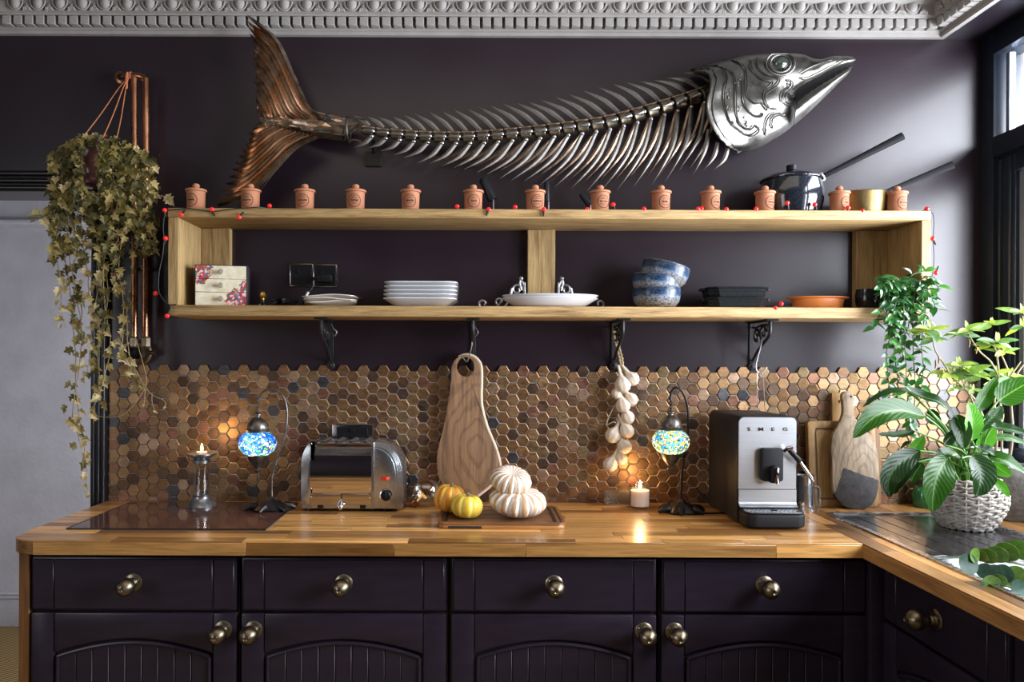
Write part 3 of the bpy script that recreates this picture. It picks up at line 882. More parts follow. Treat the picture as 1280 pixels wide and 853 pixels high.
# every drawer front maps the one print: the print lives on one panel split by grooves
db_c = at(280, 382, -.13); db_c.z = Zb
RZ = Matrix.Translation((at(278.5, 382, -.125).x, -.125, Zb)) @ Matrix.Rotation(.22, 4, 'Z')
dbx = thing('drawer_box', 'miniature chest of three cream drawers printed with red and blue flowers', 'box', RZ.translation)
bw, bh, bd = .171, .139, .105
cream = M_('cream_paper', (.42, .36, .24), .7)
MB().box((-bw / 2, -bd / 2 + .004, 0), (bw / 2, bd / 2, bh), M=RZ).build('case', M_('dark_box_edge', (.03, .03, .035), .5), dbx, bev=(.001, 1))
for i in range(3):
    z0, z1 = .003 + i * .0447, .003 + (i + 1) * .0447 - .001
    mb = MB().box((-bw / 2 + .003, -bd / 2, z0), (bw / 2 - .006, -bd / 2 + .006, z1))
    me = mb.mesh('drawer', floral, bev=(.0008, 1), center=V((0, 0, bh / 2)))
    dr = put('drawer', me, dbx, RZ @ Matrix.Translation((0, 0, bh / 2)))
    zc = (z0 + z1) / 2
    R = RZ @ Matrix.Translation((.0, -bd / 2, zc)) @ Matrix.Rotation(PI / 2, 4, 'X')
    MB().lathe([(0, 0), (.007, 0), (.0075, .002), (.004, .004), (.004, .011), (.0085, .014), (.0095, .018), (.007, .022), (0, .023)], 18, M=R).build('knob', M_('crystal_knob', (.62, .58, .45), .08, .5), dr)

t = thing('stopper_bottle', 'squat dark bottle with a gold faceted stopper beside the drawer box', 'bottle', at(328, 381, -.12) * 1)
c = at(328.5, 381, -.12); c.z = Zb
MB().lathe([(0, 0), (.021, 0), (.022, .004), (.021, .012), (.010, .016), (.0075, .02), (.008, .024), (0, .024)], 18, c).build('body', enamel, t)
MB().lathe([(.007, .024), (.0105, .026), (.007, .029), (.012, .034), (.0145, .041), (.010, .052), (.004, .058), (0, .059)], 10, c).build('stopper', M_('gold_finial', (.65, .42, .14), .25, 1), t, smooth=20)
mb = MB()
for i in range(5):
    rj = random.Random(i + 40)
    P = [at(343 + rj.uniform(-6, 32), 379 - rj.uniform(-1, 5), -.14 + rj.uniform(-.03, .03)) for _ in range(4)]
    for q in P: q.z = max(q.z, Zb + .006)
    mb.tube(spline(P, 20), .0048, 8)
mb.cbox((at(352, 378, -.13).x, -.13, Zb + .011), (.05, .03, .022))
mb.build('power_adapter', black_pl, label='black power adapter with its coiled lead lying on the lower shelf', cat='cable')

# sockets
def socket_plate(px, py, y, w, label, group, screws=True):
    c = at(px, py, y)
    t = thing('wall_socket', label, 'socket', c, group)
    MB().cbox((c.x, y - .004, c.z), (w, .008, .084)).build('plate', black_nickel, t, bev=(.003, 2))
    MB().cbox((c.x, y - .0085, c.z), (w - .009, .003, .075)).build('insert', black_pl, t, bev=(.001, 1))
    for sx in (-1, 1):
        MB().sphere((c.x + sx * (w / 2 - .011), y - .0085, c.z), (.0035, .0016, .0035), 10, 5).build('screw', chrome, t)
    MB().cbox((c.x - .012, y - .0105, c.z + .012), (.012, .004, .018)).build('switch', black_pl, t, bev=(.001, 1))
    return t
socket_plate(377.3, 344, 0, .086, 'black nickel blank socket plate on the wall, the left of two', None)
socket_plate(406.8, 345, 0, .086, 'black nickel socket plate with a plug in it, above the wavy plates', None)
pl = thing('plug_lead', 'black plug and hanging lead in the shelf socket', 'cable', at(405, 348, -.02))
pc = at(406, 348.5, -.03)
MB().cbox(pc, (.05, .036, .028)).build('plug', black_pl, pl, bev=(.006, 2))
MB().tube(spline([at(400, 348, -.05), at(393, 347, -.055), at(391, 352, -.05), at(390, 360, -.06), at(384, 368, -.07), at(378, 381.5, -.08)], 24), .0035, 8).build('cord', black_pl, pl)
MB().tube([at(385.5, 365.5, -.068), at(382.5, 370.5, -.073)], .0048, 10).build('cord_label', white_china, pl)

# plates
def square_plate(z, w, c, h, rot=0, wav=0, mat=white_china, base=.62, seed=0):
    """flared square plate; u around, v from centre out"""
    rj = random.Random(seed)
    ph = rj.uniform(0, 6)
    def sq(a, r):
        n = 7
        k = (abs(math.cos(a)) ** n + abs(math.sin(a)) ** n) ** (-1 / n)
        return r * k * math.cos(a), r * k * math.sin(a)
    prof = [(0, .002), (base * .9, .002), (base, .004), (.97, h), (1.0, h + .0008), (1.0, h - .0022), (.97, h - .003), (base * 1.0, 0), (0, 0)]
    mb = MB()
    n = 48
    vs, fs, rings = [], [], []
    for r, zz in prof:
        ring = []
        for k in range(n):
            a = 2 * PI * k / n
            x, y = sq(a, r * w / 2)
            ring.append(len(vs)); vs.append((x, y, zz + wav * math.sin(3 * a + ph) * r * (h > 0) * (r > base)))
        rings.append(ring)
    for A, B in zip(rings, rings[1:]):
        fs += [(A[k], A[(k + 1) % n], B[(k + 1) % n], B[k]) for k in range(n)]
    return mb.add(vs, fs, 0, Matrix.Translation((c.x, c.y, z)) @ Matrix.Rotation(rot, 4, 'Z'))
c = at(527.5, 382, -.125)
lab5 = ['bottom', 'second from bottom', 'middle', 'second from top', 'top']
zz = Zb
for i in range(5):
    square_plate(zz, .245, c + V(((i - 2) * .0009, 0, 0)), .0265, 0, 0, white_china, .68).build('square_plate', white_china, label=f'{lab5[i]} white square plate in the stack of five', cat='plate', group='stack of white square plates')
    zz += .0133
c = at(415, 381, -.125)
zz = Zb
for i in range(3):
    square_plate(zz, .172 + .006 * i, c + V((-.006 + .004 * i, 0, 0)), .017, .25 - .12 * i, .0035, cream_china, .6, i).build('wavy_plate', cream_china, label=f'{("bottom", "middle", "top")[i]} wavy cream side plate in the low stack below the sockets', cat='plate', group='stack of wavy cream plates')
    zz += .0095
c = at(687, 382, -.135); c.z = Zb
for i in range(2):
    MB().lathe([(0, .003), (.105, .003), (.125, .009), (.163, .0295 + .002), (.165, .033), (.163, .0345), (.16, .0335), (.122, .013), (.10, .006), (0, .006)][::1], 56, c + V((.002 * i, 0, .0002 + .0095 * i)), sy=.56).build('oval_platter', white_china, label=('lower', 'upper')[i] + ' white oval platter in front of the middle shelf plank', cat='platter', group='pair of white oval platters')

# ornate silver scroll brackets standing behind the platters
def scroll2(c, r0, r1, a0, a1, y, n=20):
    return [V((c[0] + lerp(r0, r1, i / (n - 1)) * math.cos(lerp(a0, a1, i / (n - 1))), y, c[1] + lerp(r0, r1, i / (n - 1)) * math.sin(lerp(a0, a1, i / (n - 1))))) for i in range(n)]
def ornate(sgn, px, label):
    y = -.036
    x0 = at(px, 370, y).x
    t = thing('scroll_stand', label, 'stand', (x0, y, Zb), 'ornate silver scroll stands')
    mb = MB()
    X = lambda d: x0 + sgn * d
    zb = Zb
    mb.tube([(X(0), y, zb + .001), (X(0), y, zb + .07), (X(0), y, zb + .098)], [.0065, .0055, .004], 10)
    mb.sphere((X(.012), y, zb + .112), (.008, .006, .009), 12, 8)
    mb.tube(spline([(X(0), y, zb + .085), (X(.012), y, zb + .106), (X(.016), y, zb + .095), (X(.010), y, zb + .07)], 14), .0042, 8)
    mb.build('spindle', pewter, t)
    def sp(c, r0, r1, a0, a1):
        return [V((X(c[0] + r0_ * math.cos(a)), y, zb + c[1] + r0_ * math.sin(a))) for r0_, a in [(lerp(r0, r1, i / 19), lerp(a0, a1, i / 19)) for i in range(20)]]
    mb = MB()
    mb.tube(sp((.026, .072), .020, .006, PI * .9, -PI * 1.3), .0042, 8)
    mb.tube(spline([(X(.044), y, zb + .078), (X(.050), y, zb + .05), (X(.060), y, zb + .022), (X(.075), y, zb + .006)], 16), [.0055] * 16, 8)
    mb.tube(sp((.026, .028), .026, .022, PI * 1.0, 0), .0045, 8)
    mb.tube(sp((.032, .02), .012, .003, PI, -PI), .0035, 8)
    mb.build('scroll', pewter, t)
    mb = MB()
    mb.tube(sp((.088, .030), .014, .005, -PI * .4, PI * 1.5), .0045, 8)
    mb.tube(spline([(X(.078), y, zb + .040), (X(.092), y, zb + .014), (X(.11), y, zb + .006), (X(.132), y, zb + .006)], 14), .0045, 8)
    mb.tube(sp((.146, .022), .018, .006, -PI * .75, PI * 1.3), .0048, 8)
    mb.sphere((X(.156), y, zb + .007), (.007, .006, .0065), 10, 6)
    mb.sphere((X(.104), y, zb + .007), (.007, .006, .0065), 10, 6)
    mb.build('scroll', pewter, t)
ornate(-1, 655.5, 'silver scroll stand left of the middle shelf plank, behind the platters')
ornate(1, 698, 'silver scroll stand right of the middle shelf plank, behind the platters')

# blue reactive-glaze bowls
def glaze():
    m, nt, b = _mat('blue_reactive_glaze')
    vec = _coords(nt, (1, 1, 1))
    tc = _n(nt, 'ShaderNodeTexCoord')
    sx = _n(nt, 'ShaderNodeSeparateXYZ'); nt.links.new(tc.outputs['Object'], sx.inputs[0])
    nz = noise_tex(nt, vec, 30, 3)
    ad = _n(nt, 'ShaderNodeMath', operation='MULTIPLY_ADD'); nt.links.new(nz, ad.inputs[0]); ad.inputs[1].default_value = .010; nt.links.new(sx.outputs[2], ad.inputs[2])
    mr = _n(nt, 'ShaderNodeMapRange'); mr.inputs[1].default_value = -.033; mr.inputs[2].default_value = .044
    nt.links.new(ad.outputs[0], mr.inputs[0])
    grad = ramp(nt, mr.outputs[0], [(0, (.20, .15, .09)), (.3, (.26, .255, .25)), (.50, (.24, .28, .35)), (.62, (.030, .08, .17)), (.9, (.012, .03, .08)), (1, (.20, .23, .28))])
    vo = noise_tex(nt, vec, 170, 2, .7)
    sp_ = ramp(nt, vo, [(.40, (.10, .09, .09)), (.54, (1.1, 1.1, 1.1))])
    nt.links.new(mixcol(nt, .85, grad, sp_, 'MULTIPLY'), b.inputs['Base Color'])
    b.inputs['Roughness'].default_value = .3
    b.inputs['Coat Weight'].default_value = .1
    return m
gl = glaze()
bprof = [(0, 0), (.05, 0), (.063, .006), (.076, .024), (.0815, .048), (.080, .070), (.0785, .0725), (.077, .070), (.077, .048), (.07, .026), (.05, .01), (0, .007)]
for px, py, tl, l_ in ((820.5, 383.5, 0, 'bottom blue speckled bowl of the stack, standing on the shelf'), (819, 370, .07, 'middle blue speckled bowl, tilted slightly in the stack'), (826.5, 356.5, .26, 'top blue speckled bowl, tilted to the right')):
    c = at(px, py, -.13)
    if tl == 0: c.z = Zb
    me = MB().lathe(bprof, 44).mesh('speckled_bowl', gl, center=V((0, 0, .036)))
    put('speckled_bowl', me, None, Matrix.Translation(c) @ Matrix.Rotation(tl, 4, 'Y') @ Matrix.Translation((0, 0, .036)), label=l_, cat='bowl', group='stack of blue speckled bowls')
# black baking dishes
dark_cer = M_('black_speckled_ceramic', (.012, .014, .016), .25, spec=.25, col2=(.018, .021, .022), ns=120)
def octo(w, d, ch):
    return [(-w, -d + ch), (-w + ch, -d), (w - ch, -d), (w, -d + ch), (w, d - ch), (w - ch, d), (-w + ch, d), (-w, d - ch)]
for i, py in enumerate((384, 371)):
    c = at(917, 383.5, -.125); z = Zb + i * .0365
    t = thing('baking_dish', ('lower', 'upper')[i] + ' black ribbed baking dish in the stack of two', 'dish', (c.x, c.y, z), 'stack of black baking dishes')
    mb = MB()
    lv = [(.090, .058, 0), (.093, .061, .002), (.0935, .062, .007), (.0955, .063, .010), (.095, .063, .017), (.098, .065, .021), (.0985, .066, .029), (.104, .070, .0325), (.104, .070, .0358), (.098, .064, .0358), (.088, .056, .005)]
    vs = []
    for w, d, zz in lv: vs += [(c.x + x, c.y + y, z + zz) for x, y in octo(w, d, .028)]
    fs = [tuple(range(7, -1, -1)), tuple((len(lv) - 1) * 8 + k for k in range(8))]
    for j in range(len(lv) - 1): fs += [(j * 8 + k, j * 8 + (k + 1) % 8, j * 8 + 8 + (k + 1) % 8, j * 8 + 8 + k) for k in range(8)]
    mb.add(vs, fs).build('body', dark_cer, t, smooth=25)
    for sg in (-1, 1):
        MB().cbox((c.x + sg * .108, c.y, z + .030), (.014, .05, .009)).build('handle', dark_cer, t, bev=(.003, 2))
c = at(1022, 386, -.125); c.z = Zb
t = thing('oval_dish', 'orange terracotta oval dish with flared rim on the lower shelf', 'dish', c)
MB().lathe([(0, 0), (.078, 0), (.082, .003), (.087, .034), (.088, .037), (.086, .036), (.078, .008), (0, .006)], 48, c, sy=.66).build('body', terra_glaze, t)
MB().lathe([(.086, .034), (.103, .0385), (.104, .041), (.102, .0425), (.086, .039)], 48, c, sy=.62).build('rim', terra_glaze, t)
c = at(1085, 386, -.12); c.z = Zb
MB().lathe([(0, 0), (.030, 0), (.034, .004), (.040, .03), (.0405, .05), (.038, .066), (.0385, .070), (.036, .070), (.036, .05), (.034, .01), (0, .008)], 32, c).build('black_pot', M_('black_glazed_pot', (.012, .012, .014), .2, coat=.4), label='small glossy black pot at the right end of the lower shelf', cat='pot')

# ---------------------------------------------------------------- string of red lights
st = thing('string_lights', 'string of small red berry lights draped over the shelf', 'lights', (SXL, -SD, Zt))
yf = -SD - .006
bulbs = [(206, 263, yf), (226.5, 268.5, yf - .008), (265, 262, yf), (299, 271.5, yf - .008), (337, 257.5, -.22), (571.5, 258.3, -.22), (611, 262, yf), (644, 259, -.22), (680, 262, yf), (734, 262, -.225), (766.5, 256, -.21), (805, 261.5, -.235), (872.5, 261.5, -.235), (877, 261, -.22), (908, 262, -.235), (945, 261.5, -.235), (984, 254, -.225), (1018.5, 256, -.225), (1060, 260, -.235), (1078, 264, -.235), (1158.5, 261.3, -.23),
         (207, 298, yf), (194.5, 367, -.2), (209, 395, yf - .006), (1166, 298.5, -.235), (1170, 341, -.23), (1153.5, 370, -.27), (969, 385.5, -.235), (976.5, 380, -.22)]
bulb_me = MB().sphere((0, 0, 0), .0078, 14, 10).mesh('bulb', red_bulb)
sock_me = MB().lathe([(0, -.022), (.0032, -.022), (.0042, -.01), (.0045, -.006), (0, -.005)], 10).mesh('bulb_socket', green_wire)
rj = random.Random(9)
for i, (x, y, d) in enumerate(bulbs):
    c = at(x, y, d)
    b_ = put('bulb', bulb_me, st, Matrix.Translation(c))
    if y < 262 and 330 < x < 1160: ang = rj.uniform(-.3, .3)
    elif x < 215 or x > 1160: ang = rj.uniform(-.6, .6) + (PI if y in (395, 341, 370) else 0)
    else: ang = rj.uniform(-.5, .5)
    if (x, y) in ((226.5, 268.5), (299, 271.5)): ang = PI + .7
    if (x, y) in ((209, 395), (1170, 341)): ang = PI + .4
    put('bulb_socket', sock_me, b_, Matrix.Translation(c) @ Matrix.Rotation(ang, 4, 'Y'))
wire = [(206, 263), (204, 285), (205, 300), (203, 320), (199, 340), (198, 355), (199, 366), (205, 376), (212, 381), (220, 380.5)]
mb = MB()
mb.tube(spline([at(x, y, yf + .002) for x, y in wire], 60), .0016, 6)
mb.tube(spline([at(212, 381, yf), at(213, 388, yf - .004), at(209, 395, yf - .006)], 8), .0016, 6)
W2 = [(206, 263), (222, 262), (234, 260.5), (250, 263), (268, 264.3), (290, 261.5), (303, 260.5), (322, 259)]
mb.tube(spline([at(x, y, yf) for x, y in W2], 50), .0016, 6)
W3 = [at(322, 259, yf)] + [V((at(x, 260, -.2).x, -.2 + rj.uniform(-.022, .022), Zt + .0018)) for x in range(345, 1160, 42)] + [at(1158, 262, -.235)]
mb.tube(spline(W3, 150), .0016, 6)
W4 = [at(1158, 262, -.235), at(1167, 270, -.235), at(1166.5, 300, -.235), at(1167.5, 320, -.235), at(1166, 342, -.235), at(1162, 352, -.245), at(1154, 370, -.262), at(1140, 381, -.25)]
mb.tube(spline(W4, 50), .0016, 6)
W5 = [V((at(x, 383, -.2).x, -.21 + rj.uniform(-.015, .015), Zb + .0018)) for x in (965, 980, 1000)]
mb.tube(spline(W5, 20), .0016, 6)
mb.build('wire', green_wire, st)

# ================================================================ METAL FISH ON THE WALL
fish_m = M_('welded_steel', (.10, .095, .083), .36, .95, col2=(.235, .225, .205), ns=16, rv=.12, bmp=.25, bs=70)
fish_rust = M_('browned_steel', (.50, .38, .28), .33, .95, col2=(.19, .13, .09), ns=30, rv=.1, bmp=.15, bs=60)
fish_dark = M_('blackened_steel', (.035, .031, .028), .5, .7, bmp=.2, bs=70)
rib_m = M_('rib_steel', (.25, .24, .222), .55, .8, col2=(.15, .125, .105), ns=20, bmp=.2, bs=90)
spine_m = M_('spine_bronze', (.34, .29, .20), .35, .95, col2=(.20, .165, .12), ns=30, bmp=.2, bs=60)
tail_m = M_('heat_coloured_steel', (.66, .60, .56), .24, 1, col2=(.66, .38, .20), ns=10, rv=.08, bmp=.15, bs=40)
FY = -.085
fish = thing('fish_sculpture', 'long welded metal fish skeleton sculpture mounted on the wall above the shelf', 'sculpture', at(670, 160, FY))
def L3(pts, n, y=FY):
    """smooth picture curve carried to a plane in front of the wall; pts (x, y[, dy])"""
    q = spline([V((p[0], p[1], (p[2] if len(p) > 2 else 0))) for p in pts], n)
    return [at(a.x, a.y, y - a.z) for a in q]
spine_px = [(452, 163), (480, 167), (520, 171), (560, 172.3), (590, 172), (620, 170), (668, 165.5), (720, 159.5), (758, 153.5), (796, 144), (838, 131.5), (872, 121), (892, 113)]
SP = spline([V((a, b, 0)) for a, b in spine_px], 400)
SP = resample(SP, 400)
NV = 25
def spt(t):
    k = min(max(t, 0), 1) * 399
    i = min(int(k), 398)
    return SP[i].lerp(SP[i + 1], k - i)
def sdir(t):
    return (spt(min(t + .01, 1)) - spt(max(t - .01, 0))).normalized()
# central rod
MB().tube([at(spt(i / 40).x, spt(i / 40).y, FY) for i in range(41)], .009, 8).build('spine_rod', fish_dark, fish)
for k in range(NV):
    t0, t1 = (k + .10) / NV, (k + .84) / NV
    a, b = spt(t0), spt(t1)
    r = lerp(.0165, .024, k / NV)
    if k < 2: r *= .85
    A, B = at(a.x, a.y, FY), at(b.x, b.y, FY)
    Pm = [A.lerp(B, q) for q in (0, .08, .5, .92, 1)]
    ve = MB().tube(Pm, [r * .86, r, r * .93, r * 1.02, r * .9], 14).build('vertebra', spine_m, fish)
    # neural plate on top and bright side process
    u = sdir((k + .5) / NV); nrm = V((u.y, -u.x, 0))
    up = at(a.x, a.y, FY) - at(a.x - nrm.x, a.y - nrm.y, FY)
    d2 = V((0, 0, 1))
    tp = A.lerp(B, .5) + V((-(B - A).z, 0, (B - A).x)).normalized() * (r * .95)
    ax = (B - A).normalized()
    R = Matrix.Translation(tp) @ Matrix.Rotation(-math.atan2(ax.z, ax.x), 4, 'Y')
    MB().cbox((0, 0, 0), ((B - A).length * 1.25, r * 1.1, .007), M=R).build('neural_plate', fish_rust, fish, bev=(.002, 1))
    c = A.lerp(B, .98) + V((0, -r * .9, 0))
    e = c - ax * (.046 if k < 14 else .034) + V((0, -.004, -.004))
    m = MB().tube([c, c.lerp(e, .3), e], [.0062, .0058, .0008], 8).sphere(c, .0075, 10, 6).build('side_process', steel, fish)
def blade(base, tip, bulge, w0, wm_, y0, y1, mat, name, parent, thick=.0028, up=None):
    """curved tapering blade between picture points"""
    b, t = V((base[0], base[1], 0)), V((tip[0], tip[1], 0))
    d = t - b
    n_ = V((-d.y, d.x, 0)).normalized()
    mid = b.lerp(t, .45) + n_ * bulge
    c = spline([b, mid, t], 11)
    P = [at(q.x, q.y, lerp(y0, y1, i / 10)) for i, q in enumerate(c)]
    W = [lerp(w0, wm_, min(i / 4, 1)) if i <= 4 else max(wm_ * (1 - ((i - 4) / 6) ** 1.25), .0007) for i in range(11)]
    mb = MB()
    vs, fs = [], []
    for i in range(11):
        tg = (P[min(i + 1, 10)] - P[max(i - 1, 0)]).normalized()
        s_ = tg.cross(V((0, -1, 0))).normalized()
        f_ = s_.cross(tg).normalized()
        for sx, sy in ((-1, 0), (0, -1), (1, 0), (0, 1)):
            vs.append(P[i] + s_ * (sx * W[i] / 2) + f_ * (sy * thick * (1 if sy > 0 else 1.3)))
    for i in range(10):
        for k in range(4):
            fs.append((i * 4 + k, i * 4 + (k + 1) % 4, i * 4 + 4 + (k + 1) % 4, i * 4 + 4 + k))
    fs += [(3, 2, 1, 0), (40, 41, 42, 43)]
    return mb.add(vs, fs).build(name, mat, parent, smooth=25)
# dorsal spines, one over every vertebra
topv = [(472, -21, -13.5), (560, -32, -24), (614, -38, -28), (680, -46, -27), (742, -48.5, -28), (814, -45, -27.5), (865, -42, -15), (885, -40, -13)]
def interp(tab, x):
    for a, b in zip(tab, tab[1:]):
        if x <= b[0]:
            f = max((x - a[0]) / (b[0] - a[0]), 0)
            return [lerp(a[i], b[i], f) for i in range(1, len(a))]
    return list(tab[-1][1:])
rf = random.Random(21)
for k in range(NV + 1):
    t = (k + .35) / (NV + .6)
    q = spt(t)
    dx, dy = interp(topv, q.x)
    base = (q.x + 4, q.y - lerp(6.5, 9.5, t))
    tip = (base[0] + dx + rf.uniform(-1.5, 1.5), base[1] + dy + rf.uniform(-1.5, 1.5))
    blade(base, tip, lerp(1.5, 5, t), .012, .0165, FY + .0, FY - .01, rib_m, 'dorsal_spine', fish)
ribv = [(486, -22, 12), (540, -30, 22), (593, -36, 28.5), (650, -48, 44), (707, -57, 58), (760, -50, 76), (821, -40, 92), (857, -32, 93), (880, -33, 86)]
for k in range(NV + 1):
    t = (k + .55) / (NV + .4)
    q = spt(t)
    dx, dy = interp(ribv, q.x)
    base = (q.x + 3, q.y + lerp(6, 9.5, t))
    tip = (base[0] + dx + rf.uniform(-1.5, 1.5), base[1] + dy + rf.uniform(-2, 2))
    bl = lerp(-2, -9, t)
    out = lerp(.012, .05, t)
    blade(base, tip, bl, .013, .0155, FY - .012, FY - out, rib_m, 'rib', fish, .003)
    MB().sphere(at(base[0], base[1], FY - .014), (.0075, .006, .006), 10, 6).build('weld_bead', steel, fish)
    if k > 6:
        blade((base[0] - 2, base[1]), (tip[0] - 8 - rf.uniform(0, 3), tip[1] - 5), bl * .8, .012, .0145, FY + .02, FY + .045, fish_rust, 'rib', fish, .003)
for (bx_, by_), (tx, ty) in (((886, 162), (866, 219)), ((897, 178), (879, 213)), ((910, 185), (891, 213))):
    blade((bx_, by_), (tx, ty), -4, .013, .015, FY - .045, FY - .04, rib_m, 'rib', fish, .003)
# ---- tail: scaled wrist tube then two fans of feathers
wrist = [(328, 152, 5), (345, 151, 7.5), (365, 152, 11), (390, 156, 14), (412, 159, 14), (436, 162.5, 15)]
Pw = resample([at(a, b, FY) for a, b, r in wrist], 24)
Rw = [lerp(5, 15, min(i / 15, 1)) * pxm(FY) for i in range(24)]
mb = MB()
mb.tube(Pw[:-1] + [Pw[-1], Pw[-1] + V((-.012, 0, 0))], Rw[:-1] + [Rw[-1], Rw[-1] * .8], 18)
mb.build('tail_wrist', fish_rust, fish)
rj = random.Random(4)
for i in range(40):
    k = rj.uniform(1, 21); ii = int(k)
    c = Pw[ii].lerp(Pw[ii + 1], k - ii); r = Rw[ii]
    a = rj.uniform(-1.25, 1.25)
    n_ = V((0, -math.cos(a), math.sin(a)))
    tg = (Pw[ii + 1] - Pw[ii]).normalized()
    sd = tg.cross(n_).normalized()
    o = c + n_ * (r + .0015)
    l, w = rj.uniform(.02, .034), rj.uniform(.008, .014)
    vs = [o + tg * l, o + tg * l * .3 + sd * w + n_ * -.002, o - tg * l * .6 + sd * w * .5, o - tg * l + n_ * .004, o - tg * l * .6 - sd * w * .5, o + tg * l * .3 - sd * w + n_ * -.002, o + n_ * .003]
    MB().add(vs, [(6, q, (q + 1) % 6) for q in range(6)]).build('scale', rj.choice([tail_m, fish_rust, fish_m]), fish, smooth=0, solid=.0012)
MB().tube([Pw[-1] + V((0, r * math.cos(a), r * math.sin(a))) for r in (.0425,) for a in [2 * PI * i / 24 for i in range(24)]], .0035, 8, closed=True).build('wrist_rim', fish_m, fish)
for sg in (-1, 1):
    MB().tube(L3([(437, 162 + sg * 14), (444, 162 + sg * 13), (452, 162 + sg * 16)] if sg > 0 else [(437, 149), (448, 148), (458, 150)], 10, FY - .012), .0032, 7).build('wrist_strut', fish_m, fish)
def feather(pts, w, k, mat, y=FY):
    c = spline([V((a, b, 0)) for a, b in pts], 15)
    mb = MB(); vs, fs = [], []
    for i, q in enumerate(c):
        P = at(q.x, q.y, y - .012 * math.sin(PI * i / 14) - .004 * k)
        a, b = c[max(i - 1, 0)], c[min(i + 1, 14)]
        tg = (at(b.x, b.y, y) - at(a.x, a.y, y)).normalized()
        sd = tg.cross(V((0, -1, 0))).normalized()
        ww = w * (.55 + .75 * math.sin(PI * min(i / 14, 1) * .55 + .25)) * (1 if i < 12 else (1 - (i - 11) / 3.2))
        vs += [P - sd * ww + V((0, .008, 0)), P - sd * ww * .35 + V((0, -.002, 0)), P + V((0, -.0125, 0)), P + sd * ww * .45 + V((0, -.002, 0)), P + sd * ww + V((0, .008, 0))]
    for i in range(14):
        for j in range(4):
            fs.append((i * 5 + j, i * 5 + j + 1, i * 5 + 6 + j, i * 5 + 5 + j))
    return mb.add(vs, fs).build('tail_feather', mat, fish, smooth=35, solid=.0015)
up_t = [(309, 20), (309, 26), (310, 33), (312, 42), (315.5, 50), (314, 60), (314, 68), (315, 78), (316, 90), (317, 100), (318, 110), (319.5, 119), (323, 132)]
n = len(up_t)
for i, tp in enumerate(up_t):
    f = i / (n - 1)
    b = (lerp(404, 332, f), lerp(147, 150, f))
    # follow the swept right edge
    e1 = (lerp(384, 331, f), lerp(133, 146, f)); e2 = (lerp(364, 329, f), lerp(92, 138, f)); e3 = (lerp(343, 325, f), lerp(49, 132, f))
    feather([b, e1, e2, e3, tp] if f < .85 else [b, e1, tp], .0145 * (.55 if i == 0 else 1), n - i, tail_m if i % 3 else fish_rust)
MB().tube(L3([(404, 146.5), (388, 137.5), (372, 110), (354, 73), (335, 39), (310, 20)], 30, FY - .045), .0028, 7).build('fin_edge', fish_dark, fish)
lo_t = [(318, 160), (312, 167), (309, 174), (306, 180), (301, 187), (298, 195), (295, 204), (291, 212), (287.5, 221), (283, 230), (279, 239), (274, 248), (271, 256)]
for i, tp in enumerate(lo_t):
    f = i / (len(lo_t) - 1)
    b = (lerp(334, 396, f), lerp(155, 171, f))
    e1 = (lerp(328, 368, f), lerp(157, 184, f)); e2 = (lerp(323, 341, f), lerp(159, 212, f)); e3 = (lerp(320, 306, f), lerp(160, 243, f))
    feather([b, e1, e2, e3, tp] if f > .12 else [b, e1, tp], .0125 * (.6 if i == len(lo_t) - 1 else 1), i, tail_m if i % 3 else fish_rust)
MB().tube(L3([(398, 172), (372, 185), (345, 213), (325, 237), (305, 247), (273, 258)], 30, FY - .045), .0028, 7).build('fin_edge', fish_dark, fish)
# wall plate by the tail
c = at(467, 199, -.006)
MB().cbox(c, (.058, .010, .052)).tube([c + V((0, -.006, .02)), c + V((.004, -.05, .05)), at(470, 178, FY)], .005, 8).build('mounting_plate', fish_dark, fish, bev=(.003, 1))
# ---- head
topE = [(863, 88.5), (885, 80.5), (905, 74.5), (930, 69), (960, 66.8), (988, 66.5), (1002, 68), (1012, 73), (1026, 74), (1040, 70.2), (1056, 69.8), (1066, 71), (1070, 74.5)]
leftE = [(863, 88.5), (882, 89.5), (888.5, 97), (889, 110), (885, 125), (884.5, 140), (889, 154), (897, 168), (907, 179), (917, 186.5), (927, 189.5)]
botE = [(927, 189.5), (938, 188.5), (950, 184), (965, 175.5), (980, 166), (992, 156), (996, 146), (996, 132), (992, 121), (1001, 111), (1021, 99), (1042, 87), (1066, 77.5), (1070, 74.5)]
def curve2(p, n): return resample(spline([V((a, b, 0)) for a, b in p], 200), n)
NU, NVV = 40, 25
Tp, Bt, Lf = curve2(topE, NU), curve2(botE, NU), curve2(leftE, NVV)
tipP = V((1070, 74.5, 0))
def headp(i, j):
    u, v = i / (NU - 1), j / (NVV - 1)
    ru = Tp[i].lerp(Bt[i], v); lv = Lf[j].lerp(tipP, u)
    corner_ = Lf[0].lerp(Lf[-1], v).lerp(tipP, u)
    return ru + lv - corner_
HY = FY + .03
head_v, head_s = [], []
for i in range(NU):
    for j in range(NVV):
        q = headp(i, j)
        u, v = i / (NU - 1), j / (NVV - 1)
        g = (1 - u) ** .55 * .115 + .018 * (1 - u)
        if u < .08: g *= 1 + (.08 - u) * 1.2
        d = g * (max(1 - (2 * v - 1) ** 2, 0)) ** .5
        d += .006 * noise.noise(V((q.x * .06, q.y * .06, 3)))
        head_s.append((q.x, q.y, HY - d))
        head_v.append(at(q.x, q.y, HY - d))
def surf(x, y):
    best = min(head_s, key=lambda h: (h[0] - x) ** 2 + (h[1] - y) ** 2)
    return best[2]
fs = [(i * NVV + j, (i + 1) * NVV + j, (i + 1) * NVV + j + 1, i * NVV + j + 1) for i in range(NU - 1) for j in range(NVV - 1)]
MB().add(head_v, fs).build('head_shell', fish_m, fish, smooth=60, solid=.003)
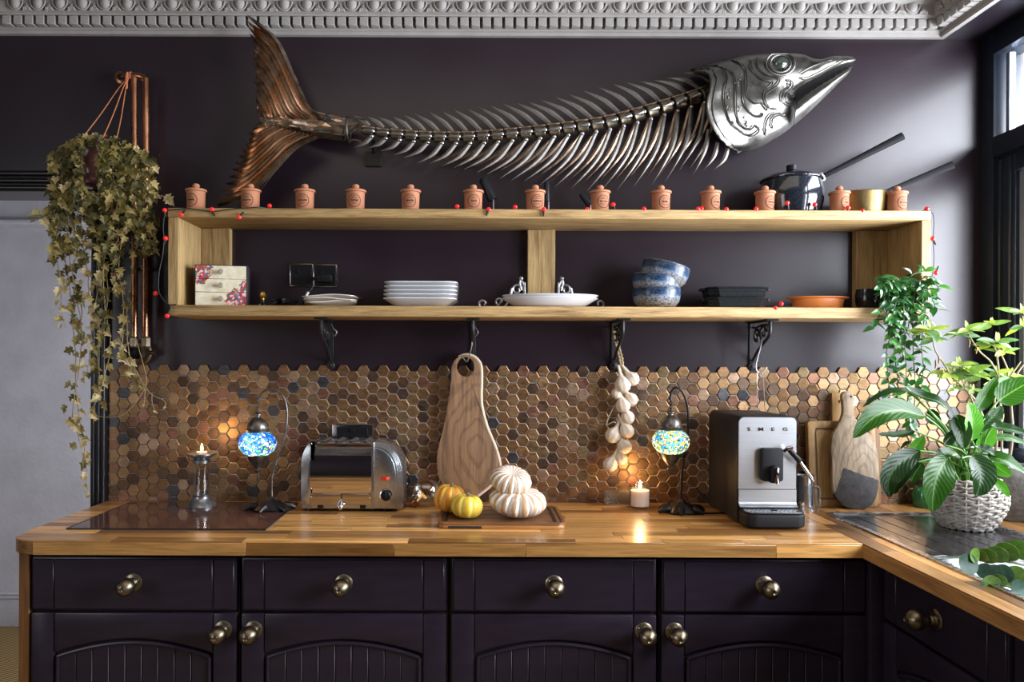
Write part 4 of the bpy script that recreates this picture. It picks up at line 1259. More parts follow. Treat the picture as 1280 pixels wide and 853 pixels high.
# far side of the head so it is a body, not a mask
back = [at(a, b, HY + (HY - c) * .35) for a, b, c in head_s]
MB().add(back, fs).build('head_shell', fish_dark, fish, smooth=60, solid=.002)
# jaw
jt_ = curve2([(997, 128), (1006, 120), (1021, 110), (1042, 97), (1062, 84)], 20)
jb_ = curve2([(992, 157), (1004, 147), (1018, 134), (1033, 119.5), (1048, 104), (1060, 92.5), (1066, 82)], 20)
mb = MB(); vs = []
for i in range(20):
    for j in range(9):
        v = j / 8; q = jt_[i].lerp(jb_[i], v); u = i / 19
        vs.append(at(q.x, q.y, HY - (.075 * (1 - u) ** .6 + .012) * math.sqrt(max(1 - (1.5 * v - .6) ** 2, .02))))
mb.add(vs, [(i * 9 + j, (i + 1) * 9 + j, (i + 1) * 9 + j + 1, i * 9 + j + 1) for i in range(19) for j in range(8)]).build('jaw', fish_m, fish, smooth=60, solid=.003)
mouth = [(990, 122), (1001, 110), (1022, 98), (1043, 86), (1067, 77), (1064, 85), (1043, 99), (1022, 112), (1007, 122), (1000, 140), (994, 150)]
mb = MB()
o = [at(a, b, HY - .002) for a, b in mouth]
mb.prism([(q.x, q.z) for q in o], HY - .004, HY + .012).build('mouth_lining', rubber, fish)
for i in range(15):
    f = i / 14
    a = V((lerp(1001, 1063, f), lerp(111.5, 79.5, f), 0)); 
    y = surf(a.x, a.y) + .002
    MB().tube([at(a.x, a.y - .5, y), at(a.x + .8, a.y + 5.2 * (1 - .35 * f), y)], [.0040, .0005], 6).build('tooth', fish_m, fish)
    b = V((lerp(1007, 1061, f), lerp(120, 84.5, f), 0))
    if i % 2 == 0:
        MB().tube([at(b.x, b.y + .5, HY - .03), at(b.x - .5, b.y - 3.2, HY - .03)], [.003, .0004], 6).build('tooth', fish_m, fish)
def ridge(pts, r, mat, name, n=None, closed=False):
    c = spline([V((a, b, 0)) for a, b in pts], n or len(pts) * 5)
    P = [at(q.x, q.y, surf(q.x, q.y) - r * .35) for q in c]
    for _ in range(2):
        P = [P[0]] + [V((P[i].x, (P[i - 1].y + P[i].y * 2 + P[i + 1].y) / 4, P[i].z)) for i in range(1, len(P) - 1)] + [P[-1]]
    R = [r * (.55 if i in (0, len(P) - 1) else 1) for i in range(len(P))]
    return MB().tube(P, R, 8).build(name, mat, fish)
A_ = [(873, 86), (886, 86), (893, 97), (891, 112), (888, 128), (889, 142), (894, 156), (903, 170), (917, 184)]
ridge(leftE, .0042, fish_m, 'gill_rim', 50)
ridge([(x + 2.4, y + .6) for x, y in A_], .002, fish_dark, 'gill_seam', 40)
plates = [
 [(884, 82.5), (895, 81.5), (904, 88), (907.5, 98), (904.5, 110), (903.6, 122), (905, 134), (910.6, 151), (920, 160.5), (931, 168), (940.6, 168.3), (947, 162), (943, 156)],
 [(898, 83), (912.5, 89), (917.5, 100), (918.6, 116), (918.6, 138.7), (922, 152), (928, 159), (936, 161), (941.5, 156.5)],
 [(913, 74.5), (925, 79.5), (930.5, 88), (932, 102.5), (932, 117), (940, 127.5), (950, 128), (957.5, 137)],
 [(927.5, 100), (927.5, 120), (931, 134), (940, 143.4), (949, 145), (952, 141)],
 [(936, 74.5), (939, 86.6), (946, 96), (959, 100.8), (964, 103.6), (954.7, 115.6), (955.6, 128), (961, 134), (969, 135.5)],
 [(944, 72), (946, 84), (954, 92), (966, 95), (972.5, 99), (968, 107), (956, 116)],
 [(981.6, 100), (987.7, 101), (988.7, 107), (980.5, 116), (979.6, 124), (984.7, 128.2), (991.5, 124), (993, 117)],
 [(984.5, 103.5), (984, 109), (976.5, 116), (975.6, 126), (984, 132)],
 [(999, 97), (1007, 98), (1021, 92), (1036.7, 83.6), (1052, 75.5)],
 [(999, 92), (1011, 85), (1026, 79), (1040, 75)],
 [(954.7, 168), (955.6, 154), (961, 143.8), (972.5, 140), (980, 142)],
 [(963.5, 160), (963.5, 149), (970.6, 143.4), (979, 144), (984, 140)],
]
for i, pts in enumerate(plates):
    ridge([(a, b) for a, b in pts], .0030, fish_m, 'scroll_ridge')
    ridge([(a + 1.7, b + .9) for a, b in pts], .0034, fish_dark, 'scroll_groove')
for rx, ry, r, m_ in ((18, 14.5, .0036, fish_m), (15.4, 12.3, .0028, fish_dark), (12.8, 11, .0036, fish_m)):
    pts = [(975.5 + rx * math.cos(2 * PI * i / 20), 79.5 + ry * math.sin(2 * PI * i / 20)) for i in range(20)]
    MB().tube([at(a, max(b, 67.5), surf(975, 84) - .004) for a, b in pts], r, 8, closed=True).build('eye_ring', m_, fish)
c = at(975.5, 79, surf(975, 84) + .008)
MB().sphere(c, (.026, .018, .025), 20, 14).build('eye', M_('grey_glass_eye', (.10, .12, .11), .06, .6, coat=1), fish)
rj = random.Random(6)
mb = MB()
for i in range(26):
    a, b = rj.choice([(910, 135), (914, 148), (925, 140), (930, 152), (922, 100), (912, 118)])
    a += rj.uniform(-4, 4); b += rj.uniform(-7, 7)
    mb.sphere(at(a, b, surf(a, b) - .001), (.0034, .0025, .0034), 8, 5)
mb.build('weld_beads', fish_m, fish, kind='stuff')

# ================================================================ COPPER PIPES
py_ = -.055
pp = thing('copper_pipes', 'pair of exposed copper pipes with a brass wall outlet behind the hanging ivy', 'pipe', at(178, 445, 0))
MB().tube(resample(spline([at(151, 97, -.002), at(152, 96.5, -.03), at(158, 95.5, py_), at(170, 95, py_), at(178, 96, py_), at(182, 101, py_), at(182.5, 112, py_), at(182, 250, py_), at(181.5, 430, py_)], 120), 90), .0122, 14).build('pipe', copper, pp)
MB().tube([at(168, 97, py_), at(168, 150, py_), at(168, 432, py_)], .0115, 14).build('pipe', copper, pp)
MB().lathe([(0, 0), (.022, 0), (.022, .004), (.012, .008), (0, .008)], 20, M=Matrix.Translation(at(151, 97, 0)) @ Matrix.Rotation(PI / 2, 4, 'X')).build('wall_collar', copper, pp)
for x in (168, 182):
    MB().tube([at(x, 334, py_ + .002), at(x, 337, py_ + .002)], .0150, 14).cbox(at(x, 335.5, -.028), (.010, .055, .010)).build('pipe_clip', brass, pp)
    MB().tube([at(x, 421, py_), at(x, 423, py_), at(x, 433, py_), at(x, 435, py_)], [.014, .0165, .0165, .0135], 6).build('compression_nut', brass, pp, smooth=20)
R = Matrix.Translation(at(175, 441, 0)) @ Matrix.Rotation(PI / 2, 4, 'X')
MB().lathe([(0, 0), (.046, 0), (.046, .006), (.040, .010), (.036, .045), (.040, .05), (.040, .056), (.031, .058), (.028, .04), (.028, .03), (0, .029)], 32, M=R).build('outlet_body', brass, pp)
MB().lathe([(0, .0295), (.027, .0295), (.012, .034), (0, .035)], 24, M=R).build('outlet_bore', black_pl, pp)
MB().tube([at(183, 441, -.03), at(190, 441, -.03), at(192, 441, -.03), at(194, 441, -.03)], [.008, .008, .0125, .0125], 8).build('valve_spindle', brass, pp)

# ================================================================ WORKTOP THINGS
def wy(py, h=0):
    """depth (world y) of a point of height WT+h seen at picture row py"""
    return (EYE - WT - h) * F / (py - VY) - D
# ceramic hob
ht = WT + .004
hob = thing('ceramic_hob', 'dark brown glass hob let into the left end of the worktop', 'hob', (-.92, -.26, WT))
MB().box((-1.216, -.475, WT), (-.633, -.052, ht)).build('glass_plate', hob_m, hob, bev=(.0015, 1))
mb = MB().box((-1.219, -.478, WT), (-1.216, -.049, ht + .0005)).box((-.633, -.478, WT), (-.628, -.049, ht + .0005)).box((-1.216, -.478, WT), (-.633, -.4755, ht + .0005)).box((-1.216, -.0515, WT), (-.633, -.049, ht + .0005))
mb.build('metal_edge', black_metal, hob)

# glass column candle holder with a lit tealight
c = at(252, 632, -.135); c.z = ht
ch = thing('candle_holder', 'tall glass column candle holder with silver foot, standing on the hob', 'candle', c)
MB().lathe([(0, 0), (.050, 0), (.051, .006), (.047, .012), (.038, .020), (.030, .030), (.028, .038), (.030, .043), (0, .043)], 32, c).build('foot', pewter, ch)
MB().lathe([(.0275, .043), (.0275, .152), (.0235, .152), (.0235, .043)], 28, c).build('column', glass, ch)
MB().lathe([(0, .150), (.029, .150), (.0295, .160), (.024, .165), (.040, .174), (.048, .178), (.048, .183), (.036, .181), (.022, .178), (0, .178)], 32, c).build('dish', pewter, ch)
MB().lathe([(0, .178), (.018, .178), (.018, .188), (0, .188)], 20, c).build('tealight', wax, ch)
MB().lathe([(0, .189), (.0045, .193), (.005, .199), (.003, .208), (0, .217)], 12, c).build('flame', flame, ch)
def candle_light(name, loc, e):
    ld = bpy.data.lights.new(name, 'POINT'); ld.energy = e; ld.color = (1, .58, .24); ld.shadow_soft_size = .012
    lo = bpy.data.objects.new(name, ld); lo.location = loc; COL.objects.link(lo)
candle_light('candle_light', c + V((0, -.002, .232)), .6)

# mosaic lamps
def mosaic(name, cols, seed, spot):
    m, nt, b = _mat(name)
    vec = _coords(nt, (1, 1, 1))
    vo = _n(nt, 'ShaderNodeTexVoronoi', Scale=120.0); nt.links.new(vec, vo.inputs['Vector'])
    big = _n(nt, 'ShaderNodeTexVoronoi', Scale=26.0); nt.links.new(vec, big.inputs['Vector'])
    sp1 = _n(nt, 'ShaderNodeSeparateColor'); nt.links.new(vo.outputs['Color'], sp1.inputs[0])
    sp2 = _n(nt, 'ShaderNodeSeparateColor'); nt.links.new(big.outputs['Color'], sp2.inputs[0])
    av = _n(nt, 'ShaderNodeMix', data_type='FLOAT'); av.inputs[0].default_value = .6
    nt.links.new(sp1.outputs[0], av.inputs[2]); nt.links.new(sp2.outputs[0], av.inputs[3])
    col = ramp(nt, av.outputs[0], cols); col.node.color_ramp.interpolation = 'CONSTANT'
    ed = _n(nt, 'ShaderNodeTexVoronoi', Scale=120.0, feature='DISTANCE_TO_EDGE'); nt.links.new(vec, ed.inputs['Vector'])
    col = mixcol(nt, 1.0, col, ramp(nt, ed.outputs['Distance'], [(.04, .06), (.12, 1.0)]), 'MULTIPLY')
    nt.links.new(col, b.inputs['Base Color'])
    b.inputs['Roughness'].default_value = .15
    tr = _n(nt, 'ShaderNodeBsdfTranslucent'); nt.links.new(col, tr.inputs['Color'])
    ms = _n(nt, 'ShaderNodeMixShader'); ms.inputs[0].default_value = .72
    nt.links.new(b.outputs[0], ms.inputs[1]); nt.links.new(tr.outputs[0], ms.inputs[2])
    nt.links.new(ms.outputs[0], nt.nodes['Material Output'].inputs['Surface'])
    return m
antique = M_('antique_silver', (.22, .20, .18), .38, .9, col2=(.10, .09, .08), ns=60, bmp=.2, bs=120)
dark_bronze = M_('dark_bronze', (.05, .045, .045), .4, .8, col2=(.025, .022, .022), ns=40, bmp=.3, bs=90)
def lamp(label, yl, globe_px, base_px, rod_px, mos, z0, power, foot_col):
    b0 = at(base_px[0], base_px[1], yl); b0.z = z0
    t = thing('mosaic_lamp', label, 'lamp', b0, 'turkish mosaic table lamps')
    # star-shaped tortoise foot
    mb = MB()
    mb.lathe([(0, 0), (.062, 0), (.064, .006), (.052, .016), (.036, .026), (.016, .034), (.008, .045), (0, .046)], 36, b0, sy=.8, mod=lambda a, z: 1 + (.10 * math.cos(6 * a) if z < .03 else .03 * math.cos(12 * a)))
    mb.build('foot', dark_bronze, t)
    for k in range(6):
        a = k * PI / 3 + .3
        d = V((math.cos(a), math.sin(a) * .8, 0))
        MB().tube([b0 + d * .045 + V((0, 0, .014)), b0 + d * .07 + V((0, 0, .012)), b0 + d * .086 + V((0, 0, .004))], [.013, .011, .005], 8).build('toe', dark_bronze, t)
    rod = resample(spline([at(x, y, yl) for x, y in rod_px], 60), 44)
    rod[0].z = z0 + .03
    MB().tube(rod, [.0042] * 40 + [.0042, .005, .004, .0055], 10).build('swan_neck', foot_col, t)
    g = at(globe_px[0], globe_px[1], yl)
    s_ = pxm(yl)
    R = globe_px[2] * s_; H = globe_px[3] * s_
    top = g.z + H
    # chain
    ct = rod[-1]
    mb = MB()
    zt = ct.z; zb = top + .062
    nl = 5
    for k in range(nl):
        z = lerp(zt, zb, (k + .5) / nl)
        hl = (zt - zb) / nl * .7
        mb.tube([(g.x + (math.cos(a) * .0042 if k % 2 else 0), g.y + (0 if k % 2 else math.cos(a) * .0042), z + math.sin(a) * hl) for a in [2 * PI * q / 12 for q in range(12)]], .0014, 6, closed=True)
    mb.build('chain', foot_col, t)
    cap = V((g.x, g.y, top))
    MB().lathe([(R * .60, -.004), (R * .62, .004), (R * .56, .008), (R * .54, .014), (R * .48, .026), (R * .34, .038), (R * .20, .044), (R * .13, .046), (R * .12, .049), (R * .2, .052), (R * .2, .057), (R * .1, .060), (R * .05, .066), (0, .067)], 40, cap, mod=lambda a, z: 1 + (.05 * abs(math.sin(8 * a)) if .010 < z < .036 else 0)).build('dome_cap', antique, t)
    th = math.asin(min(.99, H / (H * 1.12)))
    prof = [(R * math.cos(a), H * 1.12 * math.sin(a)) for a in [lerp(-th, th, i / 16) for i in range(17)]]
    me = MB().lathe(prof, 40).mesh('globe', mos)
    put('globe', me, t, Matrix.Translation(g))
    bot = V((g.x, g.y, g.z - H))
    MB().lathe([(0, -.058), (.004, -.056), (.010, -.050), (.011, -.047), (.006, -.043), (R * .16, -.040), (R * .2, -.036), (R * .32, -.026), (R * .44, -.013), (R * .52, -.004), (R * .56, .002), (R * .5, .004)], 40, bot, mod=lambda a, z: 1 + (.06 * abs(math.sin(6 * a)) if -.034 < z < -.006 else 0)).build('cup', antique, t)
    MB().sphere((g.x, g.y, g.z), .011, 14, 10).build('lamp_bulb', M_('lamp_bulb_glow', (1, .97, .9), .5, em=((1, .96, .85), 4)), t)
    ld = bpy.data.lights.new('lamp_light', 'POINT'); ld.energy = power; ld.color = (1, .95, .85); ld.shadow_soft_size = .012
    lo = bpy.data.objects.new('lamp_light', ld); lo.location = g + V((-.004, -.02, -.002)); COL.objects.link(lo)
    return t, g, bot
blue_c = [(0, (.02, .10, .55)), (.25, (.05, .25, .75)), (.42, (.35, .60, .95)), (.52, (.9, .95, 1)), (.60, (.15, .65, .12)), (.68, (.03, .12, .45)), (.78, (.75, .85, .9)), (.86, (.25, .06, .05)), (.9, (.08, .35, .8)), (1, (.8, .4, .1))]
mix_c = [(0, (.05, .30, .65)), (.22, (.75, .65, .15)), (.36, (.10, .45, .75)), (.48, (.85, .88, .8)), (.58, (.45, .62, .10)), (.68, (.05, .20, .45)), (.78, (.85, .80, .45)), (.88, (.20, .12, .08)), (.94, (.35, .65, .75)), (1, (.8, .35, .1))]
t, g, bot = lamp('turkish mosaic lamp with a blue and green globe, standing at the hob corner', wy(640, .004) + .02, (322, 554.5, 23.4, 15.6), (338, 632),
     [(340, 626), (339.5, 610), (341, 592), (347, 572), (354, 552), (358, 532), (358.5, 512), (354, 496), (345, 487.5), (335, 487), (327, 492), (323, 500)], mosaic('blue_mosaic_glass', blue_c, 1, 0), ht, .30, antique)
yl = wy(640, .004) + .02
MB().tube([bot + V((0, 0, -.056)), bot + V((.002, 0, -.068)), bot + V((-.002, 0, -.080)), bot + V((.001, 0, -.092))], [.0016, .003, .0022, .0008], 6).tube([bot + V((.003, 0, -.066)), bot + V((.005, 0, -.078)), bot + V((.004, 0, -.088))], [.001, .002, .0008], 6).build('tassel', antique, t)
lamp('turkish mosaic lamp with a yellow and blue globe, beside the coffee machine', wy(642) + .03, (838.5, 552, 23.2, 15.8), (852, 634),
     [(851, 626), (851.5, 610), (852, 594), (855, 572), (859, 550), (860.5, 528), (859, 506), (853.5, 491), (846, 484.5), (841, 487), (838.5, 494), (838, 500)], mosaic('yellow_mosaic_glass', mix_c, 2, 0), WT, .24, dark_bronze)
def cord(pts, r, label):
    return MB().tube(spline(pts, 40), r, 7).build('lamp_cord', black_pl, label=label, cat='cable')
def wt_pts(lst, r=.003):
    return [V((at(x, 630, wy(y)).x, wy(y), WT + r)) for x, y in lst]
cord([at(870, 610, -.03), at(878, 620, -.03)] + wt_pts([(890, 632), (902, 636), (905, 641), (880, 642), (868, 640)]), .0026, 'black lamp cord curling between the yellow mosaic lamp and the coffee machine')
cord([at(505, 589, -.02), at(509, 593, -.025), at(513, 600, -.03), at(508, 612, -.03), at(504, 620, -.03)], .003, 'black toaster cord on the wall beside the globe bulb')

# toaster
tx0, tx1 = at(375.5, 600, -.19).x, at(503.5, 600, -.19).x
tz0, tz1 = WT + .010, at(440, 553, -.19).z
tyf, tyb = -.190, -.032
to = thing('toaster', 'chrome four-slot toaster with ribbed rounded ends and a dial', 'toaster', ((tx0 + tx1) / 2, tyf, WT))
alu = M_('cast_aluminium', (.50, .51, .53), .26, .95, rv=.06, ns=20)
def dprof(x0, x1, z0, z1, rl, rr_, n=10, lz=1.4):
    """rounded top corners, outline anticlockwise from bottom left"""
    o = [(x0, z0), (x1, z0)]
    o += [(x1 - rr_ + rr_ * math.cos(a), z1 - rr_ * 1.25 + rr_ * 1.25 * math.sin(a)) for a in [PI / 2 * i / n for i in range(n + 1)]]
    o += [(x0 + rl - rl * math.sin(a), z1 - rl * lz + rl * lz * math.cos(a)) for a in [PI / 2 * i / n for i in range(n + 1)]]
    return o
xp0, xp1 = at(387.5, 600, tyf).x, at(466.5, 600, tyf).x
# left ribbed end, right end with ribs
for side in (0, 1):
    for k in range(5):
        mb = MB()
        if side == 0:
            w = (xp0 - tx0)
            o = dprof(tx0 + w * .17 * k, xp0 + .004, tz0, tz1 - .0015 * k, .046 - .005 * k, .002, lz=1.7)
            mb.prism(o, tyf + .0125 - .003 * k, tyb)
        else:
            o = dprof(xp1, tx1 - .0045 * k, tz0, tz1 - .0035 * k, .004, .085 - .004 * k)
            mb.prism(o, tyf + .010 - .0025 * k, tyb)
        mb.build('end_rib', alu, to, bev=(.0022, 2))
o = dprof(xp1, tx1 - .024, tz0 + .001, tz1 - .019, .004, .070)
MB().prism(o, tyf - .004, tyf + .02).build('control_panel', alu, to, bev=(.003, 2))
MB().prism(dprof(xp1 - .006, xp1 + .004, tz0, tz1, .003, .003), tyf - .006, tyb).build('end_collar', alu, to, bev=(.002, 1))
zm = at(430, 616.5, tyf).z
MB().grid(lambda u, v: (lerp(xp0, xp1 - .005, u), (tyf + .003 - .007 * math.sin(PI * min(v / .75, 1)) + (0 if v < .75 else ((v - .75) * 4) ** 2.2 * .045)), lerp(zm, tz1 - .006, min(v * 1.0, 1)) if v < .75 else lerp(lerp(zm, tz1 - .006, .75), tz1 - .006, math.sin((v - .75) * 4 * PI / 2))), 3, 24).build('chrome_panel', chrome, to, smooth=60, solid=.002)
MB().prism(dprof(xp0 - .002, xp0 + .006, tz0, tz1 - .003, .003, .003), tyf + .001, tyb).build('end_collar', alu, to, bev=(.002, 1))
MB().box((xp0, tyf + .003, tz0), (xp1, tyb, tz1 - .022)).build('body', steel, to)
MB().box((xp0, tyf - .001, tz0 + .012), ((xp0 + xp1) / 2 - .001, tyf + .004, zm - .003)).box(((xp0 + xp1) / 2 + .001, tyf - .001, tz0 + .012), (xp1 - .005, tyf + .004, zm - .003)).build('crumb_tray', chrome, to, bev=(.001, 1))
for x0, x1 in ((at(397, 636, tyf).x, at(404, 636, tyf).x), (at(450, 636, tyf).x, at(457, 636, tyf).x)):
    MB().box((x0, tyf - .004, tz0 + .002), (x1, tyf + .01, tz0 + .013)).build('tray_tab', black_pl, to, bev=(.001, 1))
MB().box((xp0, tyf + .045, tz1 - .022), (xp1 - .004, tyb - .004, tz1 - .010)).build('slot_bed', black_metal, to)
for i in range(5):
    x = lerp(xp0 + .012, xp1 - .022, i / 4)
    MB().box((x - .010, tyf + .04, tz1 - .012), (x + .010, tyb - .002, tz1 - .004)).build('slot_bridge', steel, to, bev=(.002, 1))
for i in range(4):
    x = lerp(xp0 + .030, xp1 - .040, i / 3)
    mb = MB()
    for k in range(7):
        y = lerp(tyf + .05, tyb - .01, k / 6)
        mb.tube([(x - .010 + .005 * k / 6, y, tz1 - .006), (x + .003 + .005 * k / 6, y, tz1 + .001), (x + .012 + .005 * k / 6, y, tz1 - .005)], .0026, 6)
    mb.build('slot_guard', pewter, to)
lx = at(426.5, 630, tyf).x; lz = tz0 + .020
MB().tube([(lx, tyf, lz + .010), (lx, tyf - .012, lz + .004), (lx, tyf - .020, lz - .008)], [.004, .005, .008], 12).sphere((lx, tyf - .020, lz - .010), .0105, 14, 10).build('lever', chrome, to)
MB().box((lx - .0012, tyf - .0016, tz0 + .025), (lx + .0012, tyf, zm - .003)).build('lever_slot', black_pl, to)
dc = at(482.5, 620, tyf - .006)
R = Matrix.Translation(dc) @ Matrix.Rotation(PI / 2, 4, 'X')
dl = MB().lathe([(0, 0), (.0215, 0), (.0215, .003), (.0185, .0045), (0, .0045)], 32, M=R).build('dial', chrome, to)
MB().lathe([(0, .0045), (.0172, .0045), (.016, .010), (.012, .0125), (0, .0125)], 28, M=R).box((-.003, -.016, .0125), (.003, .016, .019), M=R @ Matrix.Rotation(.15, 4, 'Z')).build('dial_knob', black_pl, dl, bev=(.001, 1))
rc = at(481.5, 598.5, tyf - .006)
MB().cbox(rc, (.030, .004, .0125)).build('switch', M_('red_rocker', (.30, .03, .02), .15, em=((1, .06, .03), .12)), to, bev=(.0015, 1))
MB().cbox(rc + V((.008, -.003, 0)), (.010, .003, .009)).build('switch_rocker', M_('red_lit_rocker', (.75, .10, .06), .15, em=((1, .1, .05), .25)), to, bev=(.001, 1))
for x in (tx0 + .02, tx1 - .06):
    MB().lathe([(0, 0), (.008, 0), (.008, .012), (0, .012)], 14, (x, tyf + .02, WT)).build('foot', rubber, to)
    MB().lathe([(0, 0), (.008, 0), (.008, .012), (0, .012)], 14, (x, tyb - .02, WT)).build('foot', rubber, to)
for x, z in ((xp0 + .004, zm + .014), (xp0 + .004, zm - .014), (xp1 - .012, zm + .014), (xp1 - .012, zm - .016)):
    MB().sphere((x, tyf - .001, z), (.0026, .0016, .0026), 8, 5).build('screw', steel, to)
# twin socket with plugs behind the toaster
c = at(441, 545, -.009)
so = thing('wall_socket', 'black twin socket on the hexagon tiles behind the toaster', 'socket', c)
MB().cbox((c.x, -.0135, c.z), (.146, .011, .086)).build('plate', black_nickel, so, bev=(.003, 2))
MB().cbox((c.x, -.0195, c.z + .012), (.11, .003, .04)).build('insert', black_pl, so, bev=(.001, 1))
MB().cbox((c.x, -.0225, c.z + .020), (.018, .005, .010)).build('switch', black_pl, so, bev=(.001, 1))
for x in (430, 452):
    q = at(x, 553, -.02)
    MB().lathe([(0, 0), (.022, 0), (.024, .006), (.022, .012), (0, .014)], 20, M=Matrix.Translation((q.x, -.018, q.z)) @ Matrix.Rotation(PI / 2, 4, 'X'), sy=.8).build('plug', M_('dark_plug', (.03, .04, .05), .3), so)

# globe filament bulb lying on the worktop
r = 18.3 * pxm(-.10)
c = at(532.5, 608, -.105); c.z = WT + r * 1.0 + .002
gb = thing('globe_bulb', 'large clear globe bulb with amber filament lying beside the toaster', 'bulb', (c.x, c.y, WT))
ax = V((-.62, 0, -.62)).normalized()
MB().sphere(c, r, 32, 20).build('glass_globe', thin_glass('amber_tint_glass', (.86, .80, .72), .6, .03, .16), gb)
e = c + ax * r * .95
MB().tube([c + ax * r * .90, c + ax * r * 1.08, c + ax * r * 1.3, c + ax * r * 1.42], [.014, .0135, .013, .009], 18).build('screw_cap', copper, gb)
mb = MB()
nrm = V((ax.z, 0, -ax.x))
mb.tube([c + ax * r * .85, c + ax * r * .3], .003, 8)
fil = [c + ax * r * (.30 - .10 * math.sin(i * PI / 2.0)) + nrm * lerp(-.016, .016, i / 24) + V((0, -.004 * math.cos(i * PI / 2), 0)) for i in range(25)]
mb.tube(fil, .0011, 6)
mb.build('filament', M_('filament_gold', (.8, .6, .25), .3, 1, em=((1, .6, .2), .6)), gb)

# hanging live-edge board
wood_hang = W_('walnut_live_edge', (.29, .16, .08), (.17, .088, .043), 2, .8, .6, rings=7)
bark = M_('pale_bark_edge', (.62, .50, .36), .7, col2=(.70, .60, .46), ns=30, bmp=.2)
yb = -.046
hb_ = thing('hanging_board', 'live-edge wooden chopping board hanging from a hook by its ring', 'board', at(583, 620, yb))
out_px = [(564.5, 471), (564.3, 459), (568, 451), (574, 445.5), (581.5, 443.3), (590, 445), (596.5, 450), (600.5, 457), (601.3, 466), (601, 476), (600.6, 492), (601.4, 509), (604, 522), (608.5, 534), (614, 547), (619, 559.5), (623, 571), (624.8, 582), (623, 592), (618, 601), (609, 611), (598, 619), (588, 622), (572, 621), (561, 616), (554, 606), (548.5, 596), (546, 584), (546.2, 571), (549, 556), (554, 537), (557.5, 520), (560.5, 503), (562.5, 488)]
op = resample([V((a, b, 0)) for a, b in out_px + [out_px[0]]], 81)[:-1]
hc = (582, 458.8)
def ang_in(k, n, a0): 
    return (hc[0] + 11 * math.cos(a0 + 2 * PI * k / n), hc[1] + 12.3 * math.sin(a0 + 2 * PI * k / n))
# ring bridge: inner loop matched by angle to the outer loop from the start vertex
a0 = math.atan2(op[0].y - hc[1], op[0].x - hc[0])
inner = []
for q in op:
    a = math.atan2(q.y - hc[1], q.x - hc[0]); inner.append((hc[0] + 11 * math.cos(a), hc[1] + 12.3 * math.sin(a)))
O = [at(q.x, q.y, yb) for q in op]; I = [at(a, b, yb) for a, b in inner]
MB().ring([(q.x, q.z) for q in O], [(q.x, q.z) for q in I], yb - .011, yb + .011).build('board', wood_hang, hb_, bev=(.003, 2))
edge = [(573, 446), (581.5, 443.3), (590, 445), (596.5, 450), (600.8, 458), (601.5, 476), (601, 492), (602, 509), (608.5, 534), (619, 559.5), (624.8, 582), (622, 593), (614, 606), (597, 620)]
MB().tube([at(a.x + .3, a.y, yb - .006) for a in spline([V((x, y, 0)) for x, y in edge], 50)], [.0035 + .0028 * min(i / 10, 1) for i in range(50)], 8).build('bark_edge', bark, hb_)

# tray board with pumpkins
tz = WT + .019
TX0, TX1 = at(547, 655, -.45).x, at(708, 655, -.45).x
TY0, TY1 = -.452, -.168
walnut = W_('tray_walnut', (.19, .085, .034), (.10, .043, .018), 0, 1, .35)
tr = thing('tray_board', 'dark carving board with pale edge and metal inlays under the pumpkins', 'board', ((TX0 + TX1) / 2, (TY0 + TY1) / 2, WT))
def rrect(x0, x1, y0, y1, r, n=6):
    o = []
    for cx, cy, a in ((x1 - r, y0 + r, -PI / 2), (x1 - r, y1 - r, 0), (x0 + r, y1 - r, PI / 2), (x0 + r, y0 + r, PI)):
        o += [(cx + r * math.cos(a + PI / 2 * i / n), cy + r * math.sin(a + PI / 2 * i / n)) for i in range(n + 1)]
    return o
def slab(name, o, z0, z1, mat, parent, bev=None, **k):
    n = len(o)
    return MB().add([(x, y, z0) for x, y in o] + [(x, y, z1) for x, y in o], [tuple(range(n - 1, -1, -1)), tuple(range(n, 2 * n))] + [(i, (i + 1) % n, (i + 1) % n + n, i + n) for i in range(n)]).build(name, mat, parent, bev=bev, **k)
slab('base', rrect(TX0 + .002, TX1 - .002, TY0, TY1, .028), WT, WT + .012, W_('tray_pale_edge', (.42, .20, .065), (.16, .06, .02), 0, .6, .35), tr, (.003, 2))
nb = 4
for i in range(nb):
    a, b = lerp(TY0 + .012, TY1 - .012, i / nb), lerp(TY0 + .012, TY1 - .012, (i + 1) / nb)
    MB().box((TX0 + .014, a + .0006, WT + .010), (TX1 - .014, b - .0006, tz - .002)).build('plank', walnut, tr, bev=(.001, 1))
mb = MB()
oo, ii = rrect(TX0, TX1, TY0, TY1, .03), rrect(TX0 + .011, TX1 - .011, TY0 + .011, TY1 - .011, .022)
n = len(oo)
mb.add([(x, y, WT + .011) for x, y in oo] + [(x, y, tz) for x, y in oo] + [(x, y, tz) for x, y in ii] + [(x, y, WT + .011) for x, y in ii],
       [(q * n + i, q * n + (i + 1) % n, ((q + 1) % 4) * n + (i + 1) % n, ((q + 1) % 4) * n + i) for q in range(4) for i in range(n)])
mb.build('rim', W_('tray_rim_wood', (.27, .12, .045), (.12, .05, .02), 0, 1, .3), tr, bev=(.0015, 1))
for x in (TX0 + .024, TX1 - .030):
    MB().box((x - .004, TY0 + .03, tz - .003), (x + .004, TY1 - .03, tz + .0003)).build('metal_inlay', black_metal, tr, bev=(.0005, 1))
MB().box((at(560, 658, TY0).x, TY0 - .0012, WT + .0025), (at(602, 658, TY0).x, TY0 + .001, WT + .0095)).build('burnt_mark', M_('burnt_edge', (.02, .018, .02), .5), tr)

